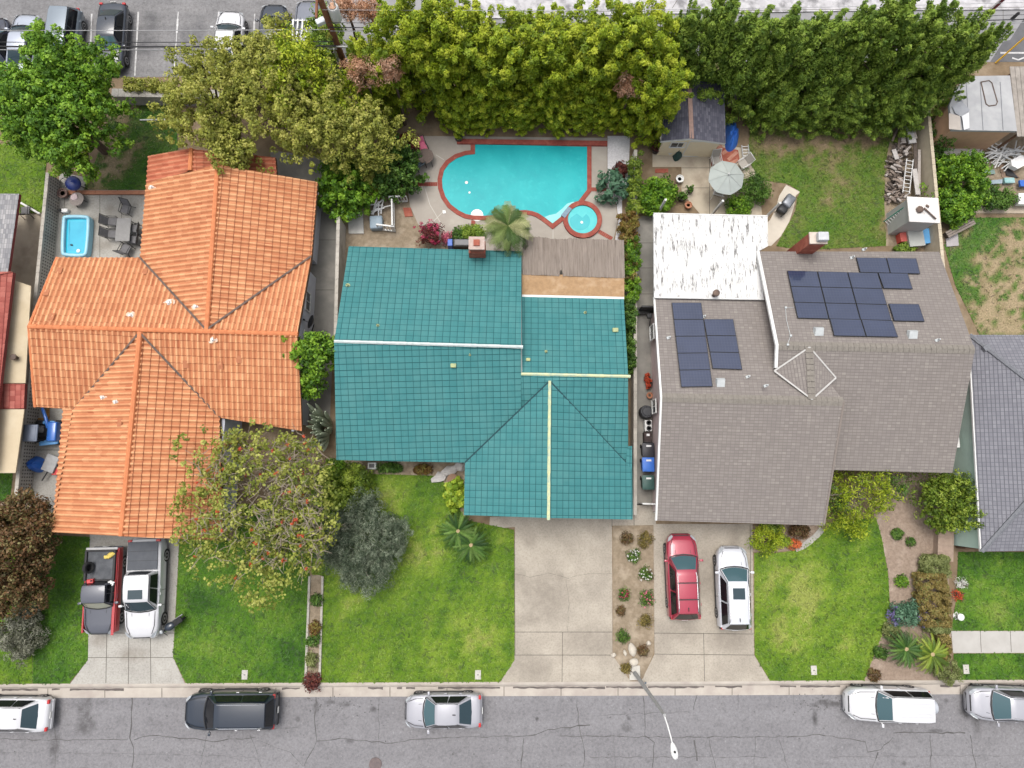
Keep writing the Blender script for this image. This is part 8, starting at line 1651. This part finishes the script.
for i, (zz, dy, r_, m_, lab, lab2) in enumerate(((7.0, -.3, .020, M_wirel, 'faint pale overhead wire crossing the hoods of the parked cars', 'faint pale overhead wire in the air over the tree row'), (5.9, -.25, .022, M_wire, 'thin dark overhead wire crossing the middle of the parked cars', 'thin dark overhead wire strung through the tree row'), (5.5, -.25, .045, M_wire, 'thick dark overhead cable crossing the tails of the parked cars', 'thick dark overhead cable along the tree row'), (5.2, -.25, .03, M_wirel, 'grey overhead cable nearest the leafy tree', 'grey overhead cable lowest among the row of trees'))):
    wire(lab, (b0.x, b0.y+dy, zz), (b0.x-42, b0.y+dy-.3, zz+.1), .25, r_, m_); wire(lab2, (b0.x, b0.y+dy, zz+1.6), (b0.x+46, b0.y+dy+1.2, zz+1.8), .4, r_*.6, m_)
b1 = P(976, 25); o = thing('sign_pole', 'slim dark red pole beside the alley at the frame corner', 'pole', (b1.x, b1.y, 0)); mb = MB(); mb.tube([(b1.x, b1.y, 0), (b1.x, b1.y, 6.5)], .13, 12); mb.build('pole', surf('maroon_paint', (.17, .035, .04), (.12, .03, .03), 4, .5), o, smooth=60); mb = MB(); mb.tube([(b1.x-.16, b1.y-.05, 0), (b1.x-.16, b1.y-.05, 6.0)], .035, 8); mb.build('conduit', M_trim, o)
p = P(1001, 60, .5); o = thing('guy_wire', 'guy wire with a yellow guard at the corner of the dark tree row', 'guy wire', (p.x, p.y, 0)); a = P(995.5, 63, .05); b_ = Vector((a.x+.75, a.y+.7, 2.1)); mb = MB(); mb.tube([a, a.lerp(b_, .9)], .055, 8); mb.build('guard', surf('guard_yellow', (.60, .36, .03), (.5, .28, .03), 4, .6), o)
mb = MB(); mb.tube([a, a+(b_-a)*2.6], .015, 5); mb.build('cable', M_wire, o)
p = P(1012, 19); o = thing('bollard', 'short black post on the pale alley corner', 'bollard', (p.x, p.y, 0)); mb = MB(); mb.lathe((p.x, p.y, 0), [(.12, 0), (.1, .6), (.05, .66)], 12); mb.build('post', M_blk, o, smooth=40)
# white gate-end posts beside the right lawn
o = thing('lawn_light', 'small white garden light at the edge of the brown hedge block', 'garden light', P(957, 616)); p = P(957, 616); mb = MB(); mb.lathe((p.x, p.y, 0), [(.08, 0), (.08, .3), (.2, .32), (.2, .38), (.05, .45)], 12); mb.build('lamp', M_trim, o, smooth=40); mb = MB(); mb.lathe((p.x, p.y, .0), [(.25, 0), (.25, .03)], 12); mb.build('base', M_trim, o)
for i, (lab, px, py, pal) in enumerate((('small white flowered tuft at the right lawn edge', 961, 583, 'white'), ('small red flowered tuft at the right lawn edge', 957, 595, 'red'))): bush(lab, px, py, .25, .3, pal, 230+i, leaf=.08, per=12)
# ================================================================== LIGHT
SUN_EL, SUN_AZ = 74, 325          # high, thin overcast; azimuth clockwise from north (+Y)
w = bpy.data.worlds.new('World'); scene.world = w; w.use_nodes = True; nt = w.node_tree; bg = nt.nodes['Background']
sky = nt.nodes.new('ShaderNodeTexSky'); sky.sky_type = 'NISHITA'; sky.sun_disc = False; sky.sun_elevation = R(SUN_EL); sky.sun_rotation = R(SUN_AZ); sky.air_density = 1.0; sky.dust_density = 6.0; sky.ozone_density = 1.0
hs_ = nt.nodes.new('ShaderNodeHueSaturation'); hs_.inputs['Saturation'].default_value = .35; nt.links.new(sky.outputs[0], hs_.inputs['Color']); nt.links.new(hs_.outputs[0], bg.inputs['Color']); bg.inputs['Strength'].default_value = .15
sd = bpy.data.lights.new('sun', 'SUN'); so = bpy.data.objects.new('sun', sd); COL.objects.link(so); sd.energy = .85; sd.angle = R(28); sd.color = (1, .965, .91)
v = Vector((math.sin(R(SUN_AZ))*math.cos(R(SUN_EL)), math.cos(R(SUN_AZ))*math.cos(R(SUN_EL)), math.sin(R(SUN_EL)))); so.rotation_euler = v.to_track_quat('Z', 'Y').to_euler(); so.location = v*60
scene.view_settings.view_transform = 'Standard'; scene.view_settings.look = 'None'; scene.view_settings.gamma = 1; scene.view_settings.use_curve_mapping = False; scene.view_settings.exposure = 0.60
scene.render.engine = 'CYCLES'; scene.cycles.max_bounces = 6; scene.cycles.diffuse_bounces = 3; scene.cycles.glossy_bounces = 3; scene.cycles.transmission_bounces = 4; scene.cycles.transparent_max_bounces = 4
